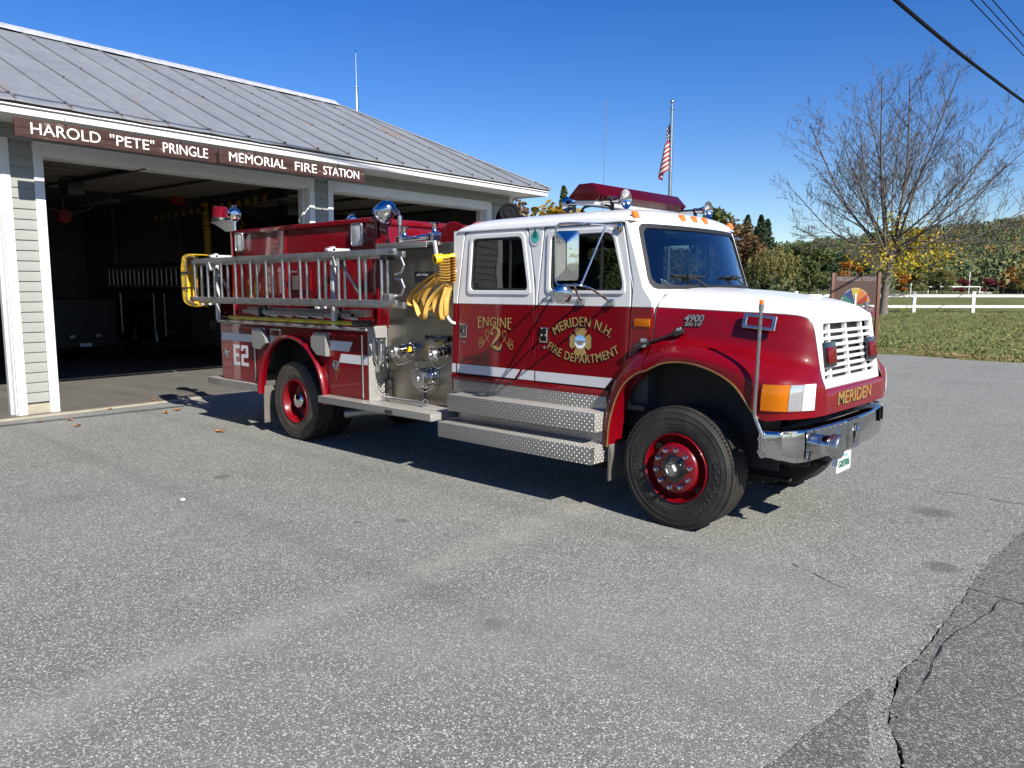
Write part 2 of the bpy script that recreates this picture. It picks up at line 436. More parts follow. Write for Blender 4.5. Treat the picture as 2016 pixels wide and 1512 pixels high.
# ------------------------------------------------------------------ ground and building materials
def asphalt(name, lo, hi, dark, seam):
    t = NT(name); co = t.coord('Object'); x, y, z = t.sep(co)
    v1 = t.voro(co, 122); v2 = t.voro(co, 270); n1 = t.noise(co, .35, 5, .6)[0]; n2 = t.noise(co, 3.2, 5, .65)[0]; n3 = t.noise(co, 24, 3)[0]
    g1 = t.sep(v1[1])[0]; g2 = t.sep(v2[1])[1]
    base = t.mix(t.ramp(t.math('ADD', t.math('MULTIPLY', n1, .6), t.math('MULTIPLY', n2, .4)), [(.36, 0.0), (.64, 1.0)]), lo, hi)
    c = t.mix(t.ramp(g1, [(.0, .55), (.22, .0), (.70, .0), (.86, .0)]), base, dark)
    c = t.mix(t.ramp(g1, [(.68, 0.0), (.78, .24), (.91, .52 if seam else .34), (.96, .9 if seam else .6)]), c, (.55, .55, .505))
    c = t.mix(t.ramp(g2, [(.0, .35), (.25, 0.0), (.75, 0.0), (.95, .20)]), c, t.mix(t.math('GREATER_THAN', g2, .5), dark, (.50, .50, .46)))
    if seam:
        # pale worn paving joint and chalky scuffs, patches of sand and oil
        wob = t.math('MULTIPLY', t.math('SUBTRACT', t.noise(co, .8, 3)[0], .5), .5)
        d = t.math('ABSOLUTE', t.math('SUBTRACT', t.math('ADD', x, wob), t.math('MULTIPLY_ADD', y, -.06, -1.05)))
        inr = t.math('MULTIPLY', t.math('LESS_THAN', y, -1.0), 1.0)
        sm = t.math('MULTIPLY', t.math('SUBTRACT', 1, t.math('MULTIPLY', d, 3.2), clamp=True), inr)
        c = t.mix(t.math('MULTIPLY', t.math('MULTIPLY', sm, n2), .7), c, (.31, .30, .26))
        mp = t.n('ShaderNodeMapping'); t.l(co, mp.inputs[0]); mp.inputs['Scale'].default_value = (.5, 4.5, 1); mp.inputs['Rotation'].default_value = (0, 0, .22)
        s2 = t.noise(mp.outputs[0], 1.0, 4, .7)[0]
        c = t.mix(t.math('MULTIPLY', t.ramp(s2, [(.66, 0.0), (.80, .55)]), n3), c, (.38, .365, .33))
        for (ox, oy, r) in ((1.95, -.62, .16), (.2, -3.6, .10), (-1.9, -2.6, .07), (-2.15, -2.9, .05), (1.5, .9, .22), (-4.6, -2.9, .12)):
            dd = t.math('SQRT', t.math('ADD', t.math('POWER', t.math('SUBTRACT', x, ox), 2), t.math('POWER', t.math('SUBTRACT', y, oy), 2)))
            c = t.mix(t.ramp(t.math('DIVIDE', dd, r), [(.5, .55), (1.0, 0.0)]), c, dark)
        tk = t.math('ABSOLUTE', t.math('SUBTRACT', t.math('ABSOLUTE', t.math('ADD', t.math('ADD', y, t.math('MULTIPLY', wob, .5)), 2.55)), .95))
        c = t.mix(t.math('MULTIPLY', t.math('SUBTRACT', 1, t.math('MULTIPLY', tk, 4.5), clamp=True), t.math('MULTIPLY', n2, .42)), c, (.075, .078, .076))
        lw = t.noise(co, .22, 4, .6, .6)[0]
        c = t.mix(t.ramp(lw, [(.52, 0.0), (.72, .45)]), c, (.25, .25, .225))
        st = t.noise(co, .55, 3, .5)[0]
        c = t.mix(t.ramp(st, [(.60, 0.0), (.75, .22)]), c, (.07, .07, .07))
    h = t.math('ADD', t.math('MULTIPLY', v1[0], -1.0), t.math('MULTIPLY', n3, .6))
    return t.pbr(c, .88, 0, 0, t.bump(h, .006, .7), .25)
MT['lot'] = asphalt('parking_lot_asphalt', (.122, .126, .113), (.176, .180, .163), (.058, .060, .055), True)
MT['road'] = asphalt('road_asphalt', (.074, .077, .070), (.104, .107, .097), (.030, .032, .029), False)
MT['soil'] = simple('dark_crack_filler', (.012, .012, .012), .9, var=.4, vs=30)
def lawnmat():
    t = NT('autumn_lawn'); co = t.coord('Object'); n1 = t.noise(co, .18, 5, .6)[0]; n2 = t.noise(co, 2.5, 5, .7)[0]; n3 = t.noise(co, 40, 3)[0]
    c = t.ramp(t.math('ADD', t.math('MULTIPLY', n1, .55), t.math('MULTIPLY', n2, .45)), [(.36, (.090, .112, .026)), (.5, (.135, .146, .043)), (.64, (.195, .175, .068)), (.78, (.235, .185, .085))])
    c = t.mix(t.ramp(n3, [(.35, .45), (.6, 0.0)]), c, (.042, .05, .015))
    return t.pbr(c, .9, 0, 0, t.bump(n3, .05, .8), .2)
MT['lawn'] = lawnmat()
MT['grass'] = simple('grass_blades', (.122, .138, .040), .8, var=.5, vs=1.2)
MT['dry_grass'] = simple('dry_grass_and_leaf_litter', (.19, .125, .052), .9, var=.45, vs=2.5)
def roofm():
    t = NT('weathered_metal_roof'); co = t.coord('Object'); n1 = t.noise(co, .7, 6, .65)[0]; n2 = t.noise(co, 5, 5, .7)[0]
    mp = t.n('ShaderNodeMapping'); t.l(co, mp.inputs[0]); mp.inputs['Scale'].default_value = (.45, 5, 5); st = t.noise(mp.outputs[0], 1.4, 5, .65)[0]
    c = t.ramp(t.math('ADD', t.math('MULTIPLY', n1, .5), t.math('MULTIPLY', n2, .5)), [(.32, (.185, .20, .215)), (.55, (.23, .245, .26)), (.72, (.28, .29, .30))])
    c = t.mix(t.ramp(st, [(.55, 0.0), (.72, .45)]), c, (.13, .135, .145))
    mp2 = t.n('ShaderNodeMapping'); t.l(co, mp2.inputs[0]); mp2.inputs['Scale'].default_value = (.6, 1.6, 1.6); rs = t.noise(mp2.outputs[0], .62, 4, .6)[0]
    c = t.mix(t.math('MULTIPLY', t.ramp(rs, [(.635, 0.0), (.69, .75)]), n2), c, (.30, .15, .045))
    return t.pbr(c, t.math('MULTIPLY_ADD', n2, .2, .42), .25, 0, t.bump(n1, .03, .25), .4)
MT['roof'] = roofm()
MT['roof_edge'] = simple('rusty_drip_edge', (.10, .055, .035), .6, .3, var=.4)
MT['trim'] = simple('white_trim_paint', (.70, .70, .69), .5, var=.05, vs=3, bs=40, bd=.002)
MT['siding'] = simple('grey_clapboard_paint', (.265, .27, .25), .6, var=.07, vs=2.5, bs=60, bd=.002)
MT['concrete'] = simple('concrete', (.32, .29, .22), .85, var=.2, vs=3, bs=25, bd=.01)
def floorm():
    t = NT('stained_garage_floor'); co = t.coord('Object'); n1 = t.noise(co, .8, 5, .6)[0]
    mp = t.n('ShaderNodeMapping'); t.l(co, mp.inputs[0]); mp.inputs['Scale'].default_value = (.25, 3.0, 1); s = t.noise(mp.outputs[0], 1.1, 5, .6)[0]
    c = t.ramp(t.math('ADD', t.math('MULTIPLY', n1, .4), t.math('MULTIPLY', s, .6)), [(.30, (.085, .080, .070)), (.5, (.115, .109, .097)), (.72, (.15, .142, .127))])
    return t.pbr(c, .7, 0, 0, t.bump(s, .004), .3)
MT['floor'] = floorm()
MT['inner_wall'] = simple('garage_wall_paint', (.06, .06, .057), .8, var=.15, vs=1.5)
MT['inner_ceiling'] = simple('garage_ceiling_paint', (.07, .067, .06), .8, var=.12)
MT['door_underside'] = simple('garage_door_panel', (.125, .11, .085), .6, var=.12, vs=2)
def signwood():
    t = NT('stained_sign_wood'); co = t.coord('Object'); mp = t.n('ShaderNodeMapping'); t.l(co, mp.inputs[0]); mp.inputs['Scale'].default_value = (8, .9, 9)
    n = t.noise(mp.outputs[0], 2.2, 6, .7)[0]; w = t.noise(co, 1.8, 4, .7)[0]
    c = t.ramp(n, [(.3, (.022, .010, .009)), (.6, (.058, .026, .022)), (.78, (.09, .048, .040))])
    c = t.mix(t.ramp(t.math('MULTIPLY', w, n), [(.33, 0.0), (.46, .8)]), c, (.26, .22, .19))
    return t.pbr(c, .75, 0, 0, t.bump(n, .008, .6), .3)
MT['signwood'] = signwood()
def signpaint():
    t = NT('chipped_white_letter_paint'); co = t.coord('Object'); n = t.noise(co, 24, 4, .7)[0]
    return t.pbr(t.ramp(n, [(.3, (.55, .54, .50)), (.45, (.80, .80, .77))]), .6)
MT['signpaint'] = signpaint()
MT['bark'] = simple('grey_bark', (.13, .11, .095), .9, var=.4, vs=7, bs=14, bd=.04)
MT['twig'] = simple('bare_twigs', (.095, .082, .074), .85, var=.3, vs=3)
MT['birch'] = simple('pale_birch_bark', (.45, .42, .38), .85, var=.3, vs=4)
def leafm(name, cols, sc_=.6):
    t = NT(name); co = t.coord('Object'); g = t.n('ShaderNodeNewGeometry'); n = t.noise(co, sc_, 3, .6)[0]
    oi = t.n('ShaderNodeObjectInfo')
    f = t.math('ADD', t.math('MULTIPLY', g.outputs['Random Per Island'], .5), t.math('MULTIPLY', n, .5))
    k = len(cols); c = t.ramp(f, [(.22 + .56 * i / (k - 1), q) for i, q in enumerate(cols)])
    m = t.pbr(c, .75, 0, 0, None, .25)
    tr = t.n('ShaderNodeBsdfTranslucent'); t.l(c, tr.inputs[0]); mx = t.n('ShaderNodeMixShader'); mx.inputs[0].default_value = .25
    t.l(t.q.outputs[0], mx.inputs[1]); t.l(tr.outputs[0], mx.inputs[2]); t.l(mx.outputs[0], t.out.inputs[0]); return m
MT['leaf_yellow'] = leafm('yellow_leaves', [(.28, .24, .02), (.48, .39, .03), (.58, .44, .04), (.54, .29, .03)])
MT['leaf_green'] = leafm('green_leaves', [(.04, .066, .02), (.068, .098, .03), (.10, .125, .04), (.15, .14, .044)])
MT['leaf_dark'] = leafm('dark_conifer_needles', [(.02, .04, .022), (.034, .06, .03), (.055, .08, .04)])
MT['leaf_olive'] = leafm('olive_leaves', [(.09, .10, .032), (.145, .14, .045), (.20, .18, .062), (.23, .185, .07)])
MT['leaf_orange'] = leafm('orange_leaves', [(.20, .07, .015), (.34, .12, .02), (.42, .17, .025), (.30, .18, .03)])
MT['leaf_gold'] = leafm('golden_leaves', [(.16, .12, .015), (.28, .18, .02), (.36, .21, .025)])
MT['leaf_rust'] = leafm('rust_leaves', [(.08, .05, .028), (.14, .075, .036), (.11, .09, .04)])
MT['leaf_burgundy'] = leafm('burgundy_leaves', [(.09, .012, .022), (.16, .022, .035), (.20, .05, .05)])
def forestm():
    t = NT('autumn_forest_leaves'); a = t.n('ShaderNodeAttribute'); a.attribute_name = 'tint'; g = t.n('ShaderNodeNewGeometry')
    c = t.mix(t.math('MULTIPLY', g.outputs['Random Per Island'], .28), a.outputs['Color'], (.022, .03, .013))
    return t.pbr(c, .85, 0, 0, None, .2)
MT['forest'] = forestm()
MT['dim_yellow'] = simple('darkened_yellow_plastic', (.22, .13, .006), .6, var=.3)  # yellow darkened in its colour so the fittings look dim inside the garage
# ================================================================== the fire engine
eng = thing('fire_engine', 'red and white fire engine with four door cab parked in front of the fire station', 'fire engine')
W0 = 1.045                                               # half width of the cab at the sill
def cw(z): return W0 - .045 * (z - .9) / 1.75            # half width of the cab at height z

# ---- wheels
def tyre_mb(dusty):
    mb = MB(); r = .53
    prof = [(.295, .25), (.31, .275), (.36, .288), (.43, .292), (.485, .283), (.512, .262)]
    half = [(a, h) for a, h in prof]
    tread = []
    ys = [.252, .205, .20, .186, .181, .125, .12, .106, .101, .045, .04, .026, .021, -.0]
    out = [(.295, -.0)]
    p = [(.295, .145 - .25)]
    # profile runs from the outer bead round to the inner bead; axis height h: 0 = outer face, positive = inwards
    P = [(.293, .035), (.30, .012), (.335, .001), (.345, .004), (.352, -.001), (.42, -.006), (.428, -.003), (.436, -.007), (.478, .002), (.484, -.001), (.490, .006), (.512, .016), (.524, .028)]
    h = .034
    P.append((.53, h))
    for k in range(5):
        P += [(.53, h + .036), (.517, h + .038), (.517, h + .048), (.53, h + .05)] if k < 4 else [(.53, h + .036)]
        h += .05
    P += [(.512, .285), (.44, .298), (.34, .296), (.293, .26)]
    mb.lathe(P, (0, 0, 0), (0, 1, 0), 72, cap=False)
    if dusty:
        for i in range(56):
            for hh in (.018, .205):
                a = 2 * math.pi * (i + (.5 if hh > .1 else 0)) / 56
                er = Vector((math.cos(a), 0, math.sin(a))); et = Vector((-math.sin(a), 0, math.cos(a)))
                mb.obox(er * .524 + Vector((0, hh + .032, 0)), er * .013, et * .017, Vector((0, .034, 0)))
    else:
        for i in range(90):
            a = 2 * math.pi * i / 90
            er = Vector((math.cos(a), 0, math.sin(a))); et = Vector((-math.sin(a), 0, math.cos(a)))
            mb.obox(er * .521 + Vector((0, .027, 0)), er * .010, et * .013, Vector((0, .009, 0)))
    return mb
def arc_text(s, size, rad, a0, ext, bold=0, xs=1.0):
    """raised lettering round the sidewall, angle a0 = middle, seen from outside (-y)"""
    tm = text_mb(s, size, ext, bold, xs=xs); mb = MB()
    mb.merge(tm, lambda v: Vector(((rad + v.y) * math.cos(a0 - v.x / rad), -v.z, (rad + v.y) * math.sin(a0 - v.x / rad))))
    return mb
def wheel(parent, x, y, rot, front, tex):
    w = bpy.data.objects.new('wheel', None); COL.objects.link(w); w.parent = parent; w.location = (x, y, .53); w.rotation_euler = (0, 0, rot)
    tm = MT['rubber'] if front else MT['rubber_dusty']
    ty = obj('tyre', tyre_mb(not front), tm, w, ang=30)
    if front:
        lt = MB()
        lt.merge(arc_text('GOODYEAR', .066, .400, R(-24), .008, .001, 1.6)); lt.merge(arc_text('G661 HSA', .056, .400, R(176), .008, .001, 1.3))
        for a0, a1 in ((R(78), R(102)),):
            lt.tube([((.385 if k in (0,) else .385) * math.cos(a0 + (a1 - a0) * k / 8), -.004, .385 * math.sin(a0 + (a1 - a0) * k / 8)) for k in range(9)] + [(.43 * math.cos(a1 - (a1 - a0) * k / 8), -.007, .43 * math.sin(a1 - (a1 - a0) * k / 8)) for k in range(9)], .0025, 4, closed=True)
        obj('lettering', lt, MT['rubber_letter'], w)
        P = [(.298, .03), (.302, .004), (.296, -.004), (.286, .004), (.282, .05), (.272, .062), (.25, .085), (.24, .075), (.222, .03), (.208, -.004), (.196, -.012), (.10, -.012), (.10, .02)]
        obj('rim', MB().lathe(P, (0, 0, 0), (0, 1, 0), 64, cap=False), MT['red'], w, ang=50)
        for k in range(10):
            a = 2 * math.pi * (k + .25) / 10
            n_ = MB(); c = (.165 * math.cos(a), -.012, .165 * math.sin(a))
            n_.lathe([(.020, 0), (.020, -.014), (.016, -.016), (.019, -.026), (.016, -.040), (.007, -.047)], c, (0, 1, 0), 10)
            obj('lug_nut', n_, MT['chrome'], w)
        obj('hub', MB().lathe([(.118, .02), (.118, -.016), (.110, -.022), (.090, -.024), (.086, -.05), (.05, -.056)], (0, 0, 0), (0, 1, 0), 32), MT['gloss_black'], w)
        obj('hub_cap', MB().lathe([(.056, -.05), (.056, -.075), (.05, -.082), (.036, -.082), (.034, -.076)], (0, 0, 0), (0, 1, 0), 6).lathe([(.06, -.045), (.06, -.058)], (0, 0, 0), (0, 1, 0), 24), MT['alu'], w)
        for a in (R(-40), R(140)):
            c = Vector((.250 * math.cos(a), .066, .250 * math.sin(a))); er = Vector((math.cos(a), 0, math.sin(a)))
            obj('hand_hole', MB().lathe([(.034, -.006), (.034, .03)], c, Vector((0, 1, 0)) + er * .3, 20), MT['black'], w)  # black disc on the rim paints the dark of the opening
    else:
        P = [(.298, .03), (.302, .004), (.297, -.003), (.288, .002), (.285, .02), (.276, .03), (.272, .15), (.262, .19), (.235, .215), (.10, .215)]
        obj('rim', MB().lathe(P, (0, 0, 0), (0, 1, 0), 64, cap=False), MT['red'], w, ang=50)
        obj('hub_cap', MB().lathe([(.115, .215), (.115, .10), (.108, .07), (.09, .045), (.05, .035), (.0, .033)], (0, 0, 0), (0, 1, 0), 32), MT['chrome'], w)
        for k in range(10):
            a = 2 * math.pi * (k + .25) / 10
            obj('lug_nut', MB().lathe([(.017, .215), (.017, .19), (.008, .18)], (.17 * math.cos(a), 0, .17 * math.sin(a)), (0, 1, 0), 8), MT['chrome'], w)
        inner = MB(); inner.merge(tyre_mb(False), lambda v: v + Vector((0, .33, 0)))
        obj('tyre', inner, MT['rubber'], w, ang=30)
    return w
wheel(eng, 0, -1.17, 0, True, None)
wheel(eng, 0, 1.17, math.pi, True, None)
wheel(eng, -5.87, -1.19, 0, False, None)
wheel(eng, -5.87, 1.19, math.pi, False, None)

# ---- chassis
ch = MB()
for s in (-1, 1):
    ch.box(-7.6, .85, s * .38, s * .46, .55, .80)
for x in (-7.4, -6.6, -5.2, -4.2, -2.4, -1.2, .6): ch.box(x, x + .12, -.38, .38, .56, .78)
ch.lathe([(.10, -.85), (.10, .85)], (0, 0, .53), (0, 1, 0), 14); ch.lathe([(.12, -.85), (.12, .85)], (-5.87, 0, .53), (0, 1, 0), 14)
ch.sphere((-5.87, 0, .53), .26, 14)
ch.tube([(-5.87, 0, .56), (-3.2, 0, .66)], .06, 10); ch.box(-2.0, .6, -.3, .3, .62, 1.3)
ch.box(-3.9, -3.0, -.7, .7, .6, 1.5)
obj('chassis', ch, MT['chassis'], eng, bevel=.01, seg=1)
obj('fuel_tank', MB().lathe([(.02, -.86), (.24, -.85), (.26, -.82), (.26, .82), (.24, .85), (.02, .86)], (-1.85, -.62, .53), (1, 0, 0), 24), MT['chassis'], eng)
sus = MB()
for s in (-1, 1):
    for k in range(5): sus.box(-5.87 - .7 + .1 * k, -5.87 + .7 - .1 * k, s * .5, s * .58, .42 - .025 * k, .44 - .025 * k)
    for k in range(4): sus.box(-.7 + .12 * k, .7 - .12 * k, s * .4, s * .48, .40 - .025 * k, .42 - .025 * k)
obj('leaf_spring', sus, MT['chassis'], eng)
obj('exhaust_pipe', MB().tube([(-3.0, -.5, .52), (-4.3, -.62, .5), (-4.75, -.85, .47), (-4.95, -1.02, .44)], .065, 12).tube([(-4.95, -1.02, .44), (-4.94, -1.01, .44)], .05, 12), MT['alu_dull'], eng)
for s in (-1, 1):                                        # inside of the wheel wells
    for (x0, x1, zt, xt, zf) in ((-.78, .72, 1.47, .45, 1.22), (-6.62, -5.02, 1.44, -5.02, 1.42)):
        wl = MB(); wl.prism([(x0, .6), (x0, zt), (xt, zt), (x1, zf), (x1, .9), (x1 - .02, .9), (x1 - .02, zf - .02), (xt, zt - .02), (x0 + .02, zt - .02), (x0 + .02, .6)], lambda p: Vector((p[0], s * .75, p[1])), lambda p: Vector((p[0], s * 1.01, p[1])))
        obj('wheel_well', wl, MT['chassis'], eng); obj('inner_fender', MB().prism([(x0, .55), (x0, zt), (xt, zt), (x1, zf), (x1, .55)], lambda p: Vector((p[0], s * .72, p[1])), lambda p: Vector((p[0], s * .748, p[1]))), MT['chassis'], eng)

# ---- cab
def side_panel(name, outer, holes, mat, parent, s, depth=.03, off=0.0, bev=.008):
    """a flat panel standing on the flank; (x, z) outline, outer face at cw(z)+off"""
    t = shape_mb(outer, holes, depth, bev); mb = MB()
    mb.merge(t, lambda v: Vector((v.x, s * (cw(v.y) + off - depth / 2 + (v.z)), v.y)))
    return obj(name, mb, mat, parent, ang=30)
rd_out = rpoly([(-1.832, 2.64), (-2.715, 2.64), (-2.815, 1.95), (-2.825, 1.13), (-1.955, 1.13), (-1.715, 1.48), (-1.725, 2.11)], [.05, .06, .1, .05, .03, .1, .3])
rd_win = rpoly([(-1.905, 2.565), (-2.60, 2.565), (-2.635, 2.03), (-1.805, 2.03)], [.06, .06, .06, .06])
fd_out = rpoly([(-.69, 2.635), (-1.605, 2.635), (-1.675, 1.95), (-1.69, 1.13), (-.82, 1.13), (-.60, 1.38), (-.575, 2.11)], [.06, .05, .1, .03, .03, .12, .25])
fd_win = rpoly([(-.80, 2.555), (-1.52, 2.555), (-1.525, 2.03), (-.675, 2.03), (-.675, 2.11)], [.08, .06, .06, .06, .05])
def inset(pl, d):
    cx = sum(p[0] for p in pl) / len(pl); cz = sum(p[1] for p in pl) / len(pl)
    mx = max(abs(p[0] - cx) for p in pl); mz = max(abs(p[1] - cz) for p in pl)
    return [(cx + (p[0] - cx) * (1 - d / mx), cz + (p[1] - cz) * (1 - d / mz)) for p in pl]
TT = MT['two_tone']
for s in (-1, 1):
    for nm, po, pw in (('rear_door', rd_out, rd_win), ('front_door', fd_out, fd_win)):
        dr = side_panel(nm, po, [pw], TT, eng, s, .045, 0.0, .009)
        # pressed frame round the window, rubber and glass
        fr = shape_mb(inset(pw, -.045), [pw], .016, .006); mb = MB(); mb.merge(fr, lambda v: Vector((v.x, s * (cw(v.y) + .004 + v.z), v.y))); obj('window_frame', mb, MT['white'], dr, ang=30)
        gk = shape_mb(inset(pw, -.002), [inset(pw, .022)], .03, .004); mb = MB(); mb.merge(gk, lambda v: Vector((v.x, s * (cw(v.y) - .022 + v.z), v.y))); obj('window_gasket', mb, MT['gasket'], dr, ang=30)
        gl = shape_mb(inset(pw, .012), [], .006); mb = MB(); mb.merge(gl, lambda v: Vector((v.x, s * (cw(v.y) - .024 + v.z), v.y))); obj('window_glass', mb, MT['glass'], dr)
        xd = -2.07 if nm == 'rear_door' else -.925
        obj('window_divider', MB().beam((xd, s * (cw(2.03) - .02), 2.04), (xd, s * (cw(2.55) - .02), 2.555), .022, .022, (1, 0, 0)), MT['gasket'], dr)
        hx = -2.72 if nm == 'rear_door' else -1.585
        hp = MB(); hp.box(hx - .052, hx + .052, s * (cw(1.6) - .005), s * (cw(1.6) + .012), 1.52, 1.67)
        h_ = obj('door_handle', hp, MT['chrome'], dr, bevel=.008)
        hi = MB(); hi.box(hx - .036, hx + .036, s * (cw(1.6) + .011), s * (cw(1.6) + .0145), 1.605, 1.655); hi.box(hx - .036, hx + .036, s * (cw(1.6) + .011), s * (cw(1.6) + .0145), 1.535, 1.585)
        obj('handle_pad', hi, MT['gloss_black'], dr)
        obj('door_lock', MB().lathe([(.016, 0), (.016, .008), (.01, .01)], (hx + .01, s * cw(1.48), 1.475), (0, s, 0), 14), MT['alu'], dr)
# structure of the cab behind the doors
for s in (-1, 1):
    cb = MB()
    out = rpoly([(-2.90, 2.655), (-2.90, .90), (-.74, .90), (-.40, 1.35), (-.40, 1.78), (-.52, 2.08), (-.70, 2.655)], [.02, .03, .02, .1, .02, .05, .02])
    t = shape_mb(out, [inset(rd_win, -.01), inset(fd_win, -.01)], .03, .004)
    cb.merge(t, lambda v: Vector((v.x, s * (cw(v.y) - .035 + v.z), v.y))); obj('cab_shell', cb, MT['gasket'], eng, ang=30)  # shell coloured black to paint the shade in the door gaps
obj('cab_rear_wall', MB().box(-2.905, -2.875, -.985, .985, .92, 2.66), TT, eng)
for s in (-1, 1):
    # proud skins between and around the doors: rear corner, B pillar, cowl side, sill
    for pl in (
        [(-2.90, 2.655), (-2.905, .93), (-2.835, .93), (-2.835, 1.13), (-2.825, 1.95), (-2.725, 2.65)],
        [(-1.822, 2.65), (-1.615, 2.65), (-1.685, 1.95), (-1.70, 1.13), (-1.70, 1.05), (-1.99, 1.05), (-1.94, 1.13), (-1.705, 1.475), (-1.715, 2.11)],
        [(-.68, 2.645), (-.565, 2.11), (-.59, 1.38), (-.80, 1.10), (-.72, .98), (-.355, 1.36), (-.355, 1.93), (-.455, 2.06), (-.655, 2.655)],
    ):
        t = shape_mb(rpoly(pl, .015, 2), [], .04, .008); sk = MB(); sk.merge(t, lambda v: Vector((v.x, s * (cw(v.y) - .02 + v.z), v.y))); obj('cab_panel', sk, TT, eng, ang=30)
    obj('cab_sill', MB().box(-2.90, -.78, s * (W0 - .05), s * (W0 + .012), 1.055, 1.118), MT['red'], eng, bevel=.008)
# A pillars and windshield surround: (y, z) panel bent onto the raked, bowed front
def wsx(y, z):
    k = (z - 2.06) / .57
    return -.285 - .215 * k - (.15 - .02 * k) * (abs(y) / .93) ** 2.4
ws_hole = rpoly([(-.945, 2.055), (.945, 2.055), (.885, 2.625), (-.885, 2.625)], [.10, .10, .07, .07], 8)
def dense(pl, d=.05):
    o = []
    for i, p in enumerate(pl):
        q = pl[(i + 1) % len(pl)]; L = math.dist(p, q); k = max(1, int(L / d))
        o += [(p[0] + (q[0] - p[0]) * j / k, p[1] + (q[1] - p[1]) * j / k) for j in range(k)]
    return o
def ring(a, b, m=0, fn=None, mb=None):
    """strip between two outlines with the same number of points"""
    mb = mb or MB(); n = len(a)
    v = [fn(p) for p in a] + [fn(p) for p in b]
    return mb.add(v, [(i, (i + 1) % n, n + (i + 1) % n, n + i) for i in range(n)], m)
def resample(pl, n):
    L = [0]
    for i in range(len(pl)): L.append(L[-1] + math.dist(pl[i], pl[(i + 1) % len(pl)]))
    o = []; k = 0
    for j in range(n):
        t = L[-1] * j / n
        while L[k + 1] < t: k += 1
        f = (t - L[k]) / max(1e-9, L[k + 1] - L[k]); p, q = pl[k], pl[(k + 1) % len(pl)]
        o.append((p[0] + (q[0] - p[0]) * f, p[1] + (q[1] - p[1]) * f))
    return o
N = 96
wh = resample(ws_hole, N)
def scale_o(pl, dy, dz, c=(0, 2.34)):
    return [(p[0] + (dy if p[0] > 0 else -dy) * min(1, abs(p[0]) / .8), p[1] + (dz if p[1] > c[1] else -dz) * min(1, abs(p[1] - c[1]) / .25)) for p in pl]
o1 = scale_o(wh, .0, .0); o2 = scale_o(wh, .032, .02); o3 = scale_o(wh, .062, .055)
F = lambda off: (lambda p: Vector((wsx(p[0], p[1]) + off, p[0], p[1])))
cf = MB()
ring(o1, o2, fn=F(.008), mb=cf)
def edge3(p):
    y = p[0]; z = p[1]; a = abs(y)
    return Vector((wsx(y, z) - .012 - .05 * max(0, (a - .9) / .1), math.copysign(min(a, cw(z) - .004), y), z))
v2 = [F(.008)(p) for p in o2]; v3 = [edge3(p) for p in o3]
def edge4(p):
    y, z = p[0] * 1.05, p[1]
    return Vector((wsx(p[0], z) - .10, math.copysign(min(abs(y), cw(z) - .001), y), z + (.03 if z > 2.5 else (-.05 if z < 2.1 else 0))))
v4 = [edge4(p) for p in o3]
for A, B in ((v2, v3), (v3, v4)):
    cf.add(A + B, [(i, (i + 1) % N, N + (i + 1) % N, N + i) for i in range(N)])
obj('windshield_surround', cf, MT['white'], eng, weld=True, ang=50)
gk = MB(); oi = scale_o(wh, -.03, -.03); om = scale_o(wh, .008, .008)
ring(oi, om, fn=F(.014), mb=gk); ring(om, om, fn=F(.0), mb=gk)
va = [F(.014)(p) for p in om]; vb = [F(.0)(p) for p in om]; gk.add(va + vb, [(i, (i + 1) % N, N + (i + 1) % N, N + i) for i in range(N)])
va = [F(.014)(p) for p in oi]; vb = [F(-.005)(p) for p in oi]; gk.add(va + vb, [(i, (i + 1) % N, N + (i + 1) % N, N + i) for i in range(N)])
wsp = obj('windshield_gasket', gk, MT['gasket'], eng, ang=60)
rows = []
for i in range(13):
    z = 2.06 + .565 * i / 12; hw = .94 - .06 * i / 12
    rows.append([Vector((wsx(y, z), y, z)) for y in [hw * (2 * j / 20 - 1) for j in range(21)]])
obj('windshield', MB().grid(rows), MT['windshield'], eng)
# roof with drip rail and rounded brow
rf = []
NX, NY = 30, 24
def sgnpow(t, p): return math.copysign(abs(t) ** p, t)
for i in range(NX + 1):
    a = -math.pi / 2 + math.pi * i / NX; sx = sgnpow(math.sin(a), .55)
    row = []
    for j in range(NY + 1):
        b = -math.pi / 2 + math.pi * j / NY; sy = sgnpow(math.sin(b), .5)
        bow = .10 * (1 - sy * sy)
        x = -1.745 + sx * 1.115 + (bow if sx > 0 else 0) * max(0, sx) ** 3
        h = (max(0, 1 - abs(sx) ** 7) ** .42) * (max(0, 1 - abs(sy) ** 6) ** .42)
        row.append(Vector((x, sy * .995, 2.655 + h * (.125 + .035 * (1 - sy * sy)))))
    rf.append(row)
rfb = MB().grid(rf); rfb.box(-2.84, -.70, -.96, .96, 2.60, 2.656)
obj('cab_roof', rfb, MT['white'], eng, ang=60)
for s in (-1, 1): obj('drip_rail', MB().box(-2.83, -.68, s * .97, s * 1.012, 2.642, 2.662), MT['white'], eng, bevel=.006)
ZF = [(0, 2.06), (.46, 2.05), (.80, 1.99), (.945, 1.88), (.985, 1.735), (1.01, 1.6)]
cwl = []
for k in range(41):
    y = -1.0 + 2.0 * k / 40; a = abs(y); zf = next((b0 + (b1 - b0) * (a - a0) / (a1 - a0) for (a0, b0), (a1, b1) in zip(ZF, ZF[1:]) if a0 <= a <= a1), 1.6); xb = wsx(min(a, .97), 2.06); zb = 2.045 - .12 * max(0, (a - .88) / .12) ** 2
    cwl.append([(xb - .03, y, zb), (xb + .02, y, zb - .012), (xb + .4 * (-.352 - xb), y, zf * .4 + (zb - .02) * .6), (-.352, y, zf)])
obj('cowl', MB().grid(cwl), MT['white'], eng, ang=60)
